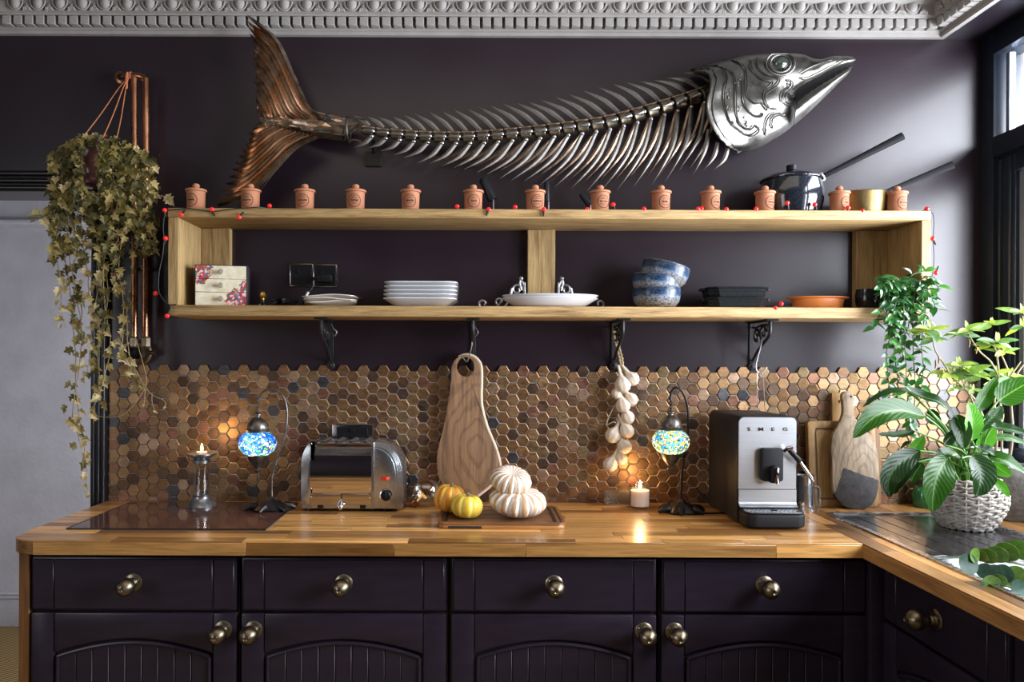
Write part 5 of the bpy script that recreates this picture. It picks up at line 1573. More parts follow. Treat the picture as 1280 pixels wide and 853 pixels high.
def pumpkin_mat(name, a, b_, nr, sp, dark=.0):
    """skin colour bands that follow the ribs, plus fine flecks"""
    m, nt, b = _mat(name)
    vec = _coords(nt, (1, 1, 1))
    sx = _n(nt, 'ShaderNodeSeparateXYZ'); nt.links.new(vec, sx.inputs[0])
    an = _n(nt, 'ShaderNodeMath', operation='ARCTAN2'); nt.links.new(sx.outputs[1], an.inputs[0]); nt.links.new(sx.outputs[0], an.inputs[1])
    mu = _n(nt, 'ShaderNodeMath', operation='MULTIPLY'); nt.links.new(an.outputs[0], mu.inputs[0]); mu.inputs[1].default_value = nr
    co = _n(nt, 'ShaderNodeMath', operation='COSINE'); nt.links.new(mu.outputs[0], co.inputs[0])
    nz = noise_tex(nt, vec, sp, 4, .65)
    ad = _n(nt, 'ShaderNodeMath', operation='MULTIPLY_ADD'); nt.links.new(nz, ad.inputs[0]); ad.inputs[1].default_value = 3.4; nt.links.new(co.outputs[0], ad.inputs[2])
    mr = _n(nt, 'ShaderNodeMapRange'); mr.inputs[1].default_value = .4; mr.inputs[2].default_value = 3.0; nt.links.new(ad.outputs[0], mr.inputs[0])
    nt.links.new(ramp(nt, mr.outputs[0], [(.30, b_), (.52, a)]), b.inputs['Base Color'])
    b.inputs['Roughness'].default_value = .42
    bump(nt, nz, b, .15, .002)
    return m
def pumpkin(px, py, y, R, H, nr, depth, mat, label, zb, tilt=0, group=None, stem=True, rot=0, stem_mat=None, nod=0):
    c = at(px, py, y); c.z = zb
    prof = []
    for i in range(19):
        a = lerp(-PI / 2, PI / 2, i / 18)
        rr_ = R * max(math.cos(a), 0) ** .75
        z = H / 2 + H / 2 * math.sin(a) - .18 * H * math.exp(-(rr_ / (R * .33)) ** 2) * (1 if a > 0 else -.55)
        prof.append((max(rr_, 0 if i in (0, 18) else .0005), z))
    prof[0] = (0, prof[0][1]); prof[-1] = (0, prof[-1][1])
    mb = MB().lathe(prof, nr * 8, mod=lambda a, z: 1 - depth * (1 - abs(math.sin(a * nr / 2)) ** .6))
    M4 = Matrix.Translation(c) @ Matrix.Translation((0, 0, H / 2)) @ Matrix.Rotation(nod, 4, 'X') @ Matrix.Rotation(tilt, 4, 'Y') @ Matrix.Translation((0, 0, -H / 2)) @ Matrix.Rotation(rot, 4, 'Z')
    t = thing('pumpkin', label, 'pumpkin', c, group)
    me = mb.mesh('skin', mat, center=V((0, 0, H / 2)), smooth=60)
    put('skin', me, t, M4 @ Matrix.Translation((0, 0, H / 2)))
    if stem:
        P = [M4 @ V(q) for q in ((0, 0, H * .80), (.001, 0, H * .93), (.004, -.002, H * 1.02))]
        MB().tube(P, [.0075, .005, .006], 8).build('stem', stem_mat or M_('dry_stem', (.30, .24, .12), .8), t)
    return t
ystem = M_('grey_stem', (.22, .20, .13), .8)
pumpkin(562, 640, -.285, .0525, .090, 11, .10, pumpkin_mat('striped_squash_skin', (.80, .50, .08), (.72, .24, .02), 11, 55), 'striped orange and yellow squash at the left of the tray', tz, .12, None, True, .3, ystem)
pumpkin(583.5, 648, -.375, .0505, .074, 9, .09, pumpkin_mat('yellow_squash_skin', (.80, .62, .10), (.70, .44, .04), 9, 30), 'small plain yellow squash in front of the striped one', tz, .06, None, True, .2, ystem)
def white_turban(name, seed):
    return pumpkin_mat(name, (.85, .80, .73), (.52, .33, .18), 16, 26)
wt_m = white_turban('white_pumpkin_skin', 1)
pumpkin(647, 651, -.345, .0915, .082, 16, .11, wt_m, 'lower white ribbed pumpkin with brown grooves, resting on the tray', tz + .006, .06, None, False, .4, nod=.16)
pumpkin(638.5, 620, -.335, .0665, .072, 16, .12, wt_m, 'upper white ribbed pumpkin stacked on the larger one', tz + .074, .16, None, False, .1, nod=.42)

# candle in a glass, glass block
yc = wy(637) + .03
c = at(800, 637, yc); c.z = WT
cg = thing('glass_candle', 'lit cream candle in a square-footed clear glass beside the glass block', 'candle', c)
MB().lathe([(0, 0), (.030, 0), (.033, .003), (.0355, .02), (.0362, .084), (.0345, .086), (.0330, .084), (.0323, .012), (.028, .0085), (0, .0085)], 36, c).build('glass', glass, cg)
MB().lathe([(0, .0095), (.0305, .0095), (.0312, .062), (.029, .0635), (.006, .0615), (0, .0605)], 32, c).build('wax', M_('lit_cream_wax', (.85, .66, .55), .5, sss=.4, em=((1, .62, .42), .10)), cg)
MB().tube([c + V((0, 0, .059)), c + V((.001, 0, .068))], .0011, 6).build('wick', rubber, cg)
MB().lathe([(0, .066), (.0048, .071), (.0056, .077), (.0032, .089), (0, .098)], 12, c).build('flame', flame, cg)
candle_light('candle_light', c + V((0, 0, .110)), .6)
R = Matrix.Translation(at(771, 622, -.055)) @ Matrix.Rotation(.08, 4, 'Z')
zc = R.translation.z
R.translation.z = WT + .0265
MB().cbox((0, 0, 0), (.092, .03, .053), M=R).build('glass_block', M_('tinted_glass_block', (.75, .70, .62), .03, trans=.9, ior=1.3), bev=(.003, 2), label='low rectangular glass block standing against the tiles left of the candle', cat='block')

# garlic braid
garlic_m = M_('garlic_skin', (.82, .75, .64), .55, col2=(.70, .57, .44), ns=30, stretch=(6, 6, 1), sss=.15, bmp=.1)
straw = M_('dry_straw', (.50, .38, .22), .8, col2=(.34, .25, .13), ns=40, bmp=.3, bs=80)
yg = -.05
ga = thing('garlic_braid', 'braided string of pale garlic bulbs hanging from the third bracket', 'garlic', at(777, 590, yg))
core_px = [(768.5, 409), (769, 420), (773, 437), (776.5, 452), (777, 466), (776, 485), (776.5, 505), (775.5, 525), (775, 545), (772, 562)]
core_ = resample([at(q.x, q.y, yg + .004) for q in spline([V((a, b, 0)) for a, b in core_px], 60)], 70)
mb = MB()
for ph in range(3):
    P = [q + V((.005 * math.sin(i * .9 + ph * 2.09), .004 * math.cos(i * 1.8 + ph * 4.19), 0)) for i, q in enumerate(core_)]
    mb.tube(P, .0042, 6)
mb.build('braid', straw, ga)
for i, (px, py, r, dx) in enumerate([(790.5, 474, 9, -14), (778.5, 481.5, 10.5, -4), (789, 499.5, 8.5, -13), (779, 507, 9.5, -5), (784.5, 522, 9, -9), (783.5, 539, 9.5, -10), (766.3, 544.5, 10, 10), (780.5, 558.5, 9.5, -8), (776.5, 573.5, 8.5, -4), (763, 581, 9.5, 10), (771, 492, 7, 5)]):
    yy = yg - .012 - .006 * (i % 2)
    s_ = pxm(yy)
    c = at(px, py, yy)
    nk = V((dx * s_, .012, 20 * s_)).normalized()
    Rm = V((0, 0, 1)).rotation_difference(nk).to_matrix().to_4x4()
    R_ = r * s_
    pr = [(0, -.92), (.3, -.95), (.75, -.68), (1.0, -.15), (.92, .35), (.62, .75), (.36, 1.0), (.24, 1.35), (.18, 1.9), (.15, 2.4), (0, 2.45)]
    me = MB().lathe([(a * R_, b * R_) for a, b in pr], 30, mod=lambda a, z: 1 - (.13 * abs(math.cos(3.5 * a)) if z < R_ * .9 else 0)).mesh('bulb', garlic_m, smooth=60)
    bb = put('bulb', me, ga, Matrix.Translation(c) @ Rm)
    mb = MB()
    for k in range(6):
        a = k * PI / 3
        mb.tube([c - nk * R_ * .93, c - nk * R_ * 1.02 + V((math.cos(a) * .003, math.sin(a) * .003, -.002))], [.0012, .0004], 5)
    mb.build('roots', straw, bb)
MB().tube(spline([at(778, 497, yg - .005), at(768, 508, yg - .01), at(760, 524, yg - .015), at(759, 531, yg - .015), at(766, 528, yg - .02), at(770, 529, yg - .02)], 24), .0022, 7).build('loose_stalk', straw, ga)

# coffee machine
cm_y, cm_b = -.362, -.060
mx0, mx1 = at(923, 600, cm_y).x, at(995, 600, cm_y).x
mz1 = at(960, 522, cm_y).z
cm = thing('coffee_machine', 'black and brushed steel bean-to-cup coffee machine on the worktop', 'coffee machine', ((mx0 + mx1) / 2, (cm_y + cm_b) / 2, WT))
def rr2(x0, x1, z0, z1, rt, rb, n=8):
    o = [(x0 + rb - rb * math.cos(a), z0 + rb - rb * math.sin(a)) for a in [PI / 2 * i / n for i in range(n + 1)]]
    o += [(x1 - rb + rb * math.sin(a), z0 + rb - rb * math.cos(a)) for a in [PI / 2 * i / n for i in range(n + 1)]]
    o += [(x1 - rt + rt * math.cos(a), z1 - rt + rt * math.sin(a)) for a in [PI / 2 * i / n for i in range(n + 1)]]
    o += [(x0 + rt - rt * math.sin(a), z1 - rt + rt * math.cos(a)) for a in [PI / 2 * i / n for i in range(n + 1)]]
    return o
matt_black = M_('matt_black_housing', (.016, .016, .018), .5, spec=.25, bmp=.05, bs=150)
brushed = M_('brushed_front_plate', (.60, .62, .65), .34, .95, col2=(.66, .68, .71), ns=3, stretch=(2, 2, 120), rv=.03)
MB().prism(rr2(mx0 - .003, mx1 + .003, WT + .008, mz1 + .003, .020, .004), cm_y + .004, cm_b).build('housing', matt_black, cm, bev=(.003, 2))
zsplit = at(960, 612, cm_y).z
MB().prism(rr2(mx0, mx1, zsplit + .0006, mz1, .018, .001), cm_y - .002, cm_y + .006).build('steel_plate', brushed, cm, bev=(.0015, 1))
zface = WT + .056
# lower plate that curves forward into the drip tray
MB().grid(lambda u, v: (lerp(mx0, mx1, u), cm_y - .002 - (0 if v < .7 else .016 * (1 - math.cos((v - .7) / .3 * PI / 2))), lerp(zsplit - .0006, zface + .014, v / .7) if v < .7 else zface + .014 * (1 - math.sin((v - .7) / .3 * PI / 2))), 3, 20).build('splash_plate', brushed, cm, smooth=60, solid=.002)
ty0 = cm_y - .086
tray = rrect(mx0 - .0, mx1 + .003, ty0, cm_y + .02, .032)
slab('drip_tray', tray, WT + .006, WT + .046, matt_black, cm, (.006, 3))
slab('tray_lip', rrect(mx0 + .001, mx1 + .002, ty0 + .001, cm_y + .02, .032), WT + .0462, WT + .050, matt_black, cm, (.0015, 1))
gx0, gx1, gy0, gy1 = mx0 + .004, mx1 - .001, ty0 + .006, cm_y - .012
gr = slab('drip_grid', rrect(gx0, gx1, gy0, gy1, .026), WT + .050, WT + .052, steel, cm)
mb = MB()
for i in range(13):
    for j in range(5):
        x, y = lerp(gx0 + .010, gx1 - .010, i / 12), lerp(gy0 + .008, gy1 - .006, j / 4)
        mb.cbox((x + (.003 if j % 2 else 0), y, WT + .0521), (.007, .0042, .0006))
mb.build('grid_holes', rubber, gr, kind='stuff')
MB().lathe([(0, 0), (.011, 0), (.011, .002), (.006, .003), (0, .003)], 16, (lerp(gx0, gx1, .52), lerp(gy0, gy1, .55), WT + .052)).build('drain_cap', black_pl, cm)
for q in (at(936, 537, 0), ):
    pass
for ch_, px in zip('SMEG', (936.3, 951.2, 966.2, 981.5)):
    vs, fs = text_verts(ch_, .0165, .0008, .0002)
    c = at(px, 537, cm_y - .0032)
    T = Matrix.Translation(c) @ Matrix.Rotation(PI / 2, 4, 'X') @ Matrix.Diagonal((1.35, .92, 1, 1))
    MB().add(vs, fs, 0, T).build('letter', M_('bronze_letter', (.12, .075, .05), .3, .8), cm, smooth=0, label='raised dark letter of the maker name on the steel front')
sx0, sx1 = at(952.2, 580, cm_y - .02).x, at(978.6, 580, cm_y - .02).x
sz0, sz1 = at(960, 602, cm_y - .02).z, at(960, 560.5, cm_y - .02).z
pn = MB().prism(rr2(sx0, sx1, sz0, sz1, .009, .009), cm_y - .026, cm_y).build('spout_panel', matt_black, cm, bev=(.003, 2))
cx = at(968.5, 590, cm_y - .04).x
MB().prism(rr2(cx - .013, cx + .013, sz0 - .002, sz0 + .050, .011, .003), cm_y - .05, cm_y - .02).build('coffee_spout', black_pl, pn, bev=(.003, 2))
MB().box((cx - .004, cm_y - .054, sz0 - .004), (cx + .008, cm_y - .05, sz0 + .046)).build('spout_cover', chrome, pn, bev=(.002, 2))
a, b, c_ = at(986, 562, cm_y - .03), at(1000, 577, cm_y - .02), at(1016.5, 602, cm_y - .01)
MB().tube([a, a.lerp(b, .12), a.lerp(b, .88), b, b.lerp(c_, .03)], [.006, .0078, .0085, .007, .005], 14).build('steam_grip', black_pl, cm)
MB().tube([b, b.lerp(c_, .25), b.lerp(c_, .28), b.lerp(c_, .9), c_], [.0045, .0045, .0055, .0055, .004], 12).build('steam_wand', chrome, cm)
MB().tube([at(981, 564, cm_y - .012), at(986, 560.5, cm_y - .032), at(991, 559.5, cm_y - .034)], [.006, .0075, .006], 12).build('steam_joint', chrome, cm)
for x in (mx0 + .02, mx1 - .02):
    for y in (cm_y - .05, cm_b - .03):
        MB().lathe([(0, 0), (.009, 0), (.009, .010), (0, .010)], 12, (x, y, WT)).build('foot', rubber, cm)
# milk jug
yj = -.155
c = at(1006, 637, yj); c.z = WT
mj = thing('milk_jug', 'small stainless steel milk jug tucked beside the coffee machine', 'jug', c)
MB().lathe([(0, 0), (.031, 0), (.0325, .004), (.0325, .03), (.029, .085), (.030, .118), (.032, .124), (.030, .124), (.027, .085), (.03, .03), (0, .005)], 32, c).build('body', plain_steel, mj)
MB().tube(spline([c + V((.024, -.022, .085)), c + V((.032, -.030, .082)), c + V((.033, -.031, .04)), c + V((.033, -.031, .003))], 20), .0052, 8, sq=.5).build('handle', plain_steel, mj)
c = at(1001.5, 640, -.19); c.z = WT
MB().lathe([(0, 0), (.012, 0), (.013, .003), (.0105, .02), (.009, .035), (.0095, .037), (.0075, .037), (.009, .01), (0, .006)], 20, c).build('tamper_cup', steel, label='tiny steel cup between the coffee machine and the milk jug', cat='cup')

# boards leaning on the tiles at the right
acacia = W_('acacia_board', (.42, .24, .085), (.24, .12, .04), 2, .8, .45)
dark_acacia = W_('dark_board', (.30, .17, .075), (.15, .075, .035), 2, .8, .5)
def lean(y0, ang):
    """board space (x, 0 = front, z up from the worktop) leant back about its foot"""
    return Matrix.Translation((0, y0, WT)) @ Matrix.Rotation(-ang, 4, 'X')
yL = -.075
rb = thing('groove_board', 'rectangular acacia board with a juice groove, leaning on the tiles', 'board', at(1055, 630, yL))
L_ = lean(yL, .10)
x0, x1 = at(1013.5, 600, yL).x, at(1099, 600, yL).x
hgt = .300
O = rr2(x0, x1, 0, hgt, .012, .016); 
I = rr2(x0 + .024, x1 - .024, .026, hgt - .026, .010, .010)
I2 = rr2(x0 + .031, x1 - .031, .033, hgt - .033, .008, .008)
MB().ring(O, I, 0, .026, M=L_).build('rim', acacia, rb, bev=(.003, 2))
MB().ring(I, I2, .007, .026, M=L_).build('groove', dark_acacia, rb)
MB().prism(I2, .003, .026, M=L_).build('panel', acacia, rb)
hbd = thing('handled_board', 'thick dark board behind, only its holed handle showing above', 'board', at(1050, 625, -.03))
y2 = -.040
X0_, X1_ = at(1043, 500, y2).x, at(1060.5, 500, y2).x
zt = at(1050, 491.5, y2).z - WT
L2 = lean(y2, .045)
xh = lerp(X0_, X1_, .5)
hz = at(1051, 502.5, y2).z - WT
O = rr2(X0_, X1_, .27, zt, .004, .001)
cI = []
for q in O:
    a = math.atan2(q[1] - hz, q[0] - xh); cI.append((xh + .0065 * math.cos(a), hz + .0065 * math.sin(a)))
MB().ring(O, cI, 0, .034, M=L2).build('handle', acacia, hbd, bev=(.002, 1))
MB().box((X0_ - .006, .001, .004), (X1_ + .12, .030, .2705), M=L2).build('blade', dark_acacia, hbd, bev=(.003, 1))
# paddle board in front
def burnt_wood():
    m = W_('weathered_paddle', (.34, .245, .155), (.16, .11, .07), 2, .8, .6, rings=10)
    nt = m.node_tree; b = nt.nodes['Principled BSDF']
    src = b.inputs['Base Color'].links[0].from_socket
    vec = _coords(nt, (1, 1, 1))
    sx = _n(nt, 'ShaderNodeSeparateXYZ'); nt.links.new(vec, sx.inputs[0])
    nz = noise_tex(nt, vec, 60, 4, .7)
    def half(a, c, off):
        q = _n(nt, 'ShaderNodeMath', operation='MULTIPLY'); nt.links.new(sx.outputs[0], q.inputs[0]); q.inputs[1].default_value = a
        w = _n(nt, 'ShaderNodeMath', operation='MULTIPLY_ADD'); nt.links.new(sx.outputs[2], w.inputs[0]); w.inputs[1].default_value = c; nt.links.new(q.outputs[0], w.inputs[2])
        e = _n(nt, 'ShaderNodeMath', operation='MULTIPLY_ADD'); nt.links.new(nz, e.inputs[0]); e.inputs[1].default_value = .012; nt.links.new(w.outputs[0], e.inputs[2])
        l = _n(nt, 'ShaderNodeMath', operation='LESS_THAN'); nt.links.new(e.outputs[0], l.inputs[0]); l.inputs[1].default_value = off
        return l.outputs[0]
    a = half(.354, 1, -.069); c = half(-1, .40, .023)
    mu = _n(nt, 'ShaderNodeMath', operation='MULTIPLY'); nt.links.new(a, mu.inputs[0]); nt.links.new(c, mu.inputs[1])
    dk = ramp(nt, nz, [(.3, (.016, .016, .019)), (.7, (.065, .056, .052))])
    nt.links.new(mixcol(nt, mu.outputs[0], src, dk), b.inputs['Base Color'])
    return m
yp = -.118
pd = [(1067.5, 490), (1062, 490.8), (1059.3, 496), (1060.3, 512), (1057, 524), (1050, 535.5), (1044, 546), (1041.4, 562), (1042, 580), (1041, 597), (1042, 615), (1048, 624), (1057, 631.5), (1070, 634), (1081, 633), (1090, 627.5), (1096.5, 615), (1099.5, 599), (1100.5, 575), (1098.5, 556), (1092.5, 543), (1083, 536), (1076, 527), (1073.5, 516), (1075.3, 500), (1073, 492)]
pd = [(q.x, q.y) for q in resample(spline([V((a, b, 0)) for a, b in pd + [pd[0]]], 200), 70)[:-1]]
pw = [at(a, b, yp + .010) for a, b in pd]
zlow = min(q.z for q in pw)
L3_ = lean(yp, .13)
O = [(q.x, (q.z - zlow) * 1.03) for q in pw]
hx, hz = at(1067.3, 497, yp + .03).x, (at(1067.3, 497, yp).z - zlow) * 1.03
pb = thing('paddle_board', 'weathered paddle-shaped board with a charred corner, in front of the others', 'board', at(1070, 632, yp))
mb = MB().prism(O, 0, .020, M=L3_)
mb.build('board', burnt_wood(), pb, bev=(.004, 2))
MB().lathe([(0, 0), (.0042, 0), (.0042, .0006), (0, .0006)], 12, M=L3_ @ Matrix.Translation((hx, 0, hz)) @ Matrix.Rotation(PI / 2, 4, 'X')).build('hanging_hole', rubber, pb)

# sink
sk = thing('sink', 'worn stainless steel sink with grooved drainer set into the return worktop', 'sink', ((SX0 + SX1) / 2, (SY0 + SY1) / 2, WT))
zs = WT + .0045
by0, by1 = -.775, SY1 + .05
mb = MB()
# raised rim ring
oo, ii = rrect(SX0, SX1, SY1, SY0, .02), rrect(SX0 + .016, SX1 - .016, SY1 + .016, SY0 - .016, .016)
n = len(oo)
mb.add([(x, y, WT - .001) for x, y in oo] + [(x, y, zs) for x, y in oo] + [(x, y, zs) for x, y in ii] + [(x, y, WT - .003) for x, y in ii],
       [(q * n + i, q * n + (i + 1) % n, (q + 1) * n + (i + 1) % n, (q + 1) * n + i) for q in range(3) for i in range(n)])
mb.build('rim', steel, sk, smooth=50)
ng = 7
dx0, dx1 = SX0 + .016, SX1 - .016
for i in range(ng):
    a, b = lerp(dx0, dx1, i / ng), lerp(dx0, dx1, (i + 1) / ng)
    MB().box((a + .0017, by0 + .03, WT - .005), (b - .0017, SY0 - .035, WT - .0005)).build('drainer_rib', sink_m, sk, bev=(.0008, 1))
MB().box((dx0, by0, WT - .012), (dx1, SY0 - .014, WT - .0045)).build('drainer_bed', M_('drainer_groove', (.10, .10, .11), .35, .9), sk)
MB().box((dx0, by0 + .001, WT - .006), (dx1, by0 + .028, WT + .0005)).build('bowl_edge', steel, sk, bev=(.002, 2))
bo = rrect(dx0, dx1, by1, by0, .05); bi = rrect(dx0 + .02, dx1 - .02, by1 + .02, by0 - .02, .06)
n = len(bo)
MB().add([(x, y, WT - .001) for x, y in bo] + [(x, y, WT - .10) for x, y in bi] + [((x - (dx0 + dx1) / 2) * .85 + (dx0 + dx1) / 2, (y - (by0 + by1) / 2) * .85 + (by0 + by1) / 2, WT - .15) for x, y in bi],
         [(q * n + i, q * n + (i + 1) % n, (q + 1) * n + (i + 1) % n, (q + 1) * n + i) for q in range(2) for i in range(n)] + [tuple(range(2 * n, 3 * n))]).build('bowl', steel, sk, smooth=50)

# ================================================================ PLANTS
def leaf_mesh(name, mat, wfun, nu=8, fold=.12, droop=.12, wave=0, seed=0):
    """blade along +x, length 1, face up +z"""
    mb = MB(); vs, fs = [], []
    for i in range(nu):
        t = i / (nu - 1)
        w = wfun(t)
        for j, s_ in enumerate((-1, -.5, 0, .5, 1)):
            vs.append((t - .03 * abs(s_) * 0, w * s_, fold * abs(s_) * w * 2 - droop * t * t + wave * math.sin(t * 9 + seed) * abs(s_)))
    for i in range(nu - 1):
        for j in range(4): fs.append((i * 5 + j, i * 5 + j + 1, i * 5 + 6 + j, i * 5 + 5 + j))
    return mb.add(vs, fs).mesh(name, mat, smooth=80)
def frame(p, xd, nz, s):
    x = xd.normalized(); z = (nz - x * nz.dot(x))
    z = z.normalized() if z.length > 1e-5 else x.orthogonal().normalized()
    y = z.cross(x)
    return Matrix(((x.x * s, y.x * s, z.x * s, p.x), (x.y * s, y.y * s, z.y * s, p.y), (x.z * s, y.z * s, z.z * s, p.z), (0, 0, 0, 1)))
def leaf_mat(name, a, b_, rough=.4, trans=.25, ns=20, coat=0):
    m, nt, b = _mat(name)
    vec = _coords(nt, (1, 1, 1), True)
    col = ramp(nt, noise_tex(nt, vec, ns), [(.35, a), (.65, b_)])
    nt.links.new(col, b.inputs['Base Color'])
    b.inputs['Roughness'].default_value = rough
    b.inputs['Coat Weight'].default_value = coat
    tr = _n(nt, 'ShaderNodeBsdfTranslucent'); nt.links.new(mixcol(nt, 1, col, (1.0, 1.15, .5), 'MULTIPLY'), tr.inputs['Color'])
    ms = _n(nt, 'ShaderNodeMixShader'); ms.inputs[0].default_value = trans
    nt.links.new(b.outputs[0], ms.inputs[1]); nt.links.new(tr.outputs[0], ms.inputs[2])
    nt.links.new(ms.outputs[0], nt.nodes['Material Output'].inputs['Surface'])
    return m
ow = lambda t, w=.25, k=.75: w * max(math.sin(PI * t ** k), 0) ** .8 + .004

# ---------------------------------------------------------------- dried ivy hanging from the pipe
ivy_mats = [leaf_mat('dried_ivy_leaf', a, b, .6, .2, 3) for a, b in (((.32, .24, .075), (.44, .34, .13)), ((.21, .165, .04), (.31, .245, .07)), ((.10, .09, .022), (.17, .15, .045)), ((.52, .41, .20), (.64, .53, .30)), ((.05, .052, .014), (.10, .092, .028)))]
def ivy_mesh(mat, seed):
    r_ = random.Random(seed)
    tips = [(-.12, .02), (.02, .42), (.22, .20), (.42, .50), (.55, .20), (1.0, 0)]
    half = [(-.0, .0), (-.13, .20), (.08, .44), (.22, .22), (.44, .50), (.56, .22), (1.0, .0)]
    up = half[1:-1]; pts = [(0, 0)] + [(x, y) for x, y in up] + [(1.0, 0)] + [(x, -y) for x, y in reversed(up)]
    pts = [(x + r_.uniform(-.04, .04), y + r_.uniform(-.04, .04)) for x, y in pts]
    f = r_.uniform(.15, .7); dr = r_.uniform(.2, .8); tw = r_.uniform(-.5, .5)
    z = lambda x, y: f * abs(y) - dr * x * x * .6 + tw * x * y
    vs = [(x, y, z(x, y)) for x, y in pts] + [(.3, 0, z(.3, 0)), (.62, 0, z(.62, 0))]
    n = len(pts); c, d = n, n + 1
    fs = []
    for i in range(n):
        j = (i + 1) % n
        tgt = d if (pts[i][0] > .5 and pts[j][0] > .5) else c
        fs.append((tgt, i, j))
    k = n // 2
    fs += [(c, d, k - 1), (c, k + 1, d)] 
    return MB().add(vs, fs).mesh('leaf', mat, smooth=0)
ivy_me = [[ivy_mesh(m, 7 * q + i) for q in range(4)] for i, m in enumerate(ivy_mats)]
YI = -.17
pot_c = at(119, 235, YI)
iv = thing('hanging_ivy', 'dried trailing ivy in a brown ceramic pot hung by cords from the copper pipe', 'plant', pot_c)
brown_pot = M_('brown_ceramic_pot', (.105, .035, .036), .3, col2=(.13, .05, .05), ns=12, coat=.3)
pr = at(119, 176, YI).z - pot_c.z
R = .052
MB().lathe([(0, 0), (R * .72, 0), (R * 1.02, .006), (R * 1.08, .016), (R * 1.04, .026), (R * .86, .034), (R * .90, pr * .45), (R * 1.0, pr * .75), (R * 1.04, pr - .012), (R * 1.0, pr - .012), (R * .9, pr * .8), (0, pr * .75)], 36, pot_c).build('pot', brown_pot, iv)
MB().lathe([(R * 1.02, pr - .016), (R * 1.10, pr - .014), (R * 1.10, pr - .002), (R * 1.0, pr), (R * .96, pr - .004)], 36, pot_c).build('pot_rim', brown_pot, iv)
cord_m = M_('orange_cord', (.50, .17, .07), .6, em=None)
hookp = at(162.5, 95, -.055)
for x, dy in ((104, -.02), (134, -.035), (150, .04)):
    e = V((at(x, 176, YI).x if x != 150 else at(137, 176, YI).x, YI + dy, pot_c.z + pr - .006))
    MB().tube(spline([hookp + V((0, -.014, -.012)), hookp.lerp(e, .22) + V((-.002, -.006, 0)), hookp.lerp(e, .6), e], 24), .0019, 7).build('cord', cord_m, iv)
mb = MB()
for k in range(3):
    x = hookp.x + (k - 1) * .005
    mb.tube([(x, hookp.y + .0125 * math.cos(a), hookp.z + .0125 * math.sin(a)) for a in [2 * PI * i / 16 for i in range(16)]], .0024, 7, closed=True)
mb.tube([hookp + V((-.004, -.014, .008)), hookp + V((-.006, -.016, -.02)), hookp + V((-.004, -.015, -.05))], [.003, .005, .0035], 8)
mb.build('cord_knot', cord_m, iv)
stem_m = M_('dry_ivy_stem', (.36, .27, .14), .7, col2=(.24, .17, .08), ns=40)
strands = [
 ([(85, 178), (74, 205), (72, 250), (80, 310), (86, 360), (90, 400), (96, 450), (97, 500), (101, 540), (106, 580), (110, 624)], 34, .010),
 ([(95, 180), (88, 220), (86, 290), (92, 350), (100, 410), (98, 470), (92, 520), (97, 548), (104, 590)], 26, .0),
 ([(100, 200), (101, 250), (104, 300), (108, 340), (114, 372), (117, 392)], 22, -.015),
 ([(138, 180), (142, 230), (136, 290), (130, 340), (133, 390), (136, 430), (130, 475), (120, 505), (114, 525)], 34, -.02),
 ([(150, 178), (158, 220), (154, 290), (150, 340), (153, 390), (154, 430), (158, 450), (160, 468)], 30, -.01),
 ([(165, 185), (178, 230), (172, 290), (162, 350), (160, 400), (163, 450), (172, 476), (176, 486)], 22, .02),
 ([(170, 195), (186, 235), (183, 275), (178, 300), (188, 315)], 18, .01),
 ([(80, 215), (70, 262), (58, 270), (52, 276)], 10, -.02),
 ([(112, 240), (118, 290), (122, 350), (118, 400), (111, 440), (110, 470)], 26, .02),
 ([(128, 240), (126, 300), (134, 350), (128, 410), (122, 450), (124, 490)], 24, .0),
 ([(75, 230), (70, 290), (72, 330), (77, 370), (80, 410)], 20, -.02),
 ([(90, 240), (95, 300), (92, 340), (100, 380), (104, 420)], 20, .03),
 ([(175, 215), (190, 240), (205, 246), (217, 247)], 9, -.03),
 ([(148, 240), (146, 300), (142, 340), (146, 370)], 18, -.03)]
ri = random.Random(31)
leaves = []   # (matrix, mesh)
def ivy_leaf(p, sz, tone=None):
    xd = V((ri.uniform(-.8, .8), ri.uniform(-.55, .15), ri.uniform(-1.1, -.1)))
    nz = V((ri.uniform(-.6, .6), -1, ri.uniform(-.2, .8)))
    i = tone if tone is not None else ri.choices(range(5), [3, 4, 3, 2, 2])[0]
    leaves.append((frame(p, xd, nz, sz), ivy_me[i][ri.randrange(4)]))
for pts, n, off in strands:
    c = [at(a.x, a.y, YI + off) for a in spline([V((x, y, 0)) for x, y in pts], 40)]
    c = [q + V((ri.uniform(-.002, .002), .010 * math.sin(i * .4 + off * 90), 0)) for i, q in enumerate(c)]
    MB().tube(c, [.0016] * 30 + [.0016 - .0001 * i for i in range(10)], 5).build('stem', stem_m, iv)
    for k in range(n):
        f = ((k + .6) / n)
        q = f * 39; i = min(int(q), 38)
        p_ = c[i].lerp(c[i + 1], q - i) + V((ri.gauss(0, .010), ri.gauss(0, .010), ri.gauss(0, .006)))
        low = f > .55
        ivy_leaf(p_, ri.uniform(.022, .038) * (1 if f < .93 else .7), ri.choices(range(5), [4, 1, 1, 5, 1] if low else [3, 4, 4, 2, 2])[0])
n_str = len(leaves)
# bare runners
for pts in ([(170, 425), (178, 452), (183, 478), (172, 500), (155, 518), (138, 522), (119, 520)], [(160, 440), (172, 468), (188, 492), (205, 501), (207, 508)], [(190, 492), (190, 503), (193, 512)], [(178, 480), (181, 490), (180, 505)], [(160, 300), (172, 312), (188, 318), (200, 312)], [(181, 295), (188, 306), (189, 315)]):
    MB().tube(spline([at(x, y, YI + .01) for x, y in pts], 30), .0013, 5).build('runner', stem_m, iv)
for x, y in ((207, 509), (193, 513), (180, 506), (190, 316)):
    ivy_leaf(at(x, y, YI + .008), .013, 3)
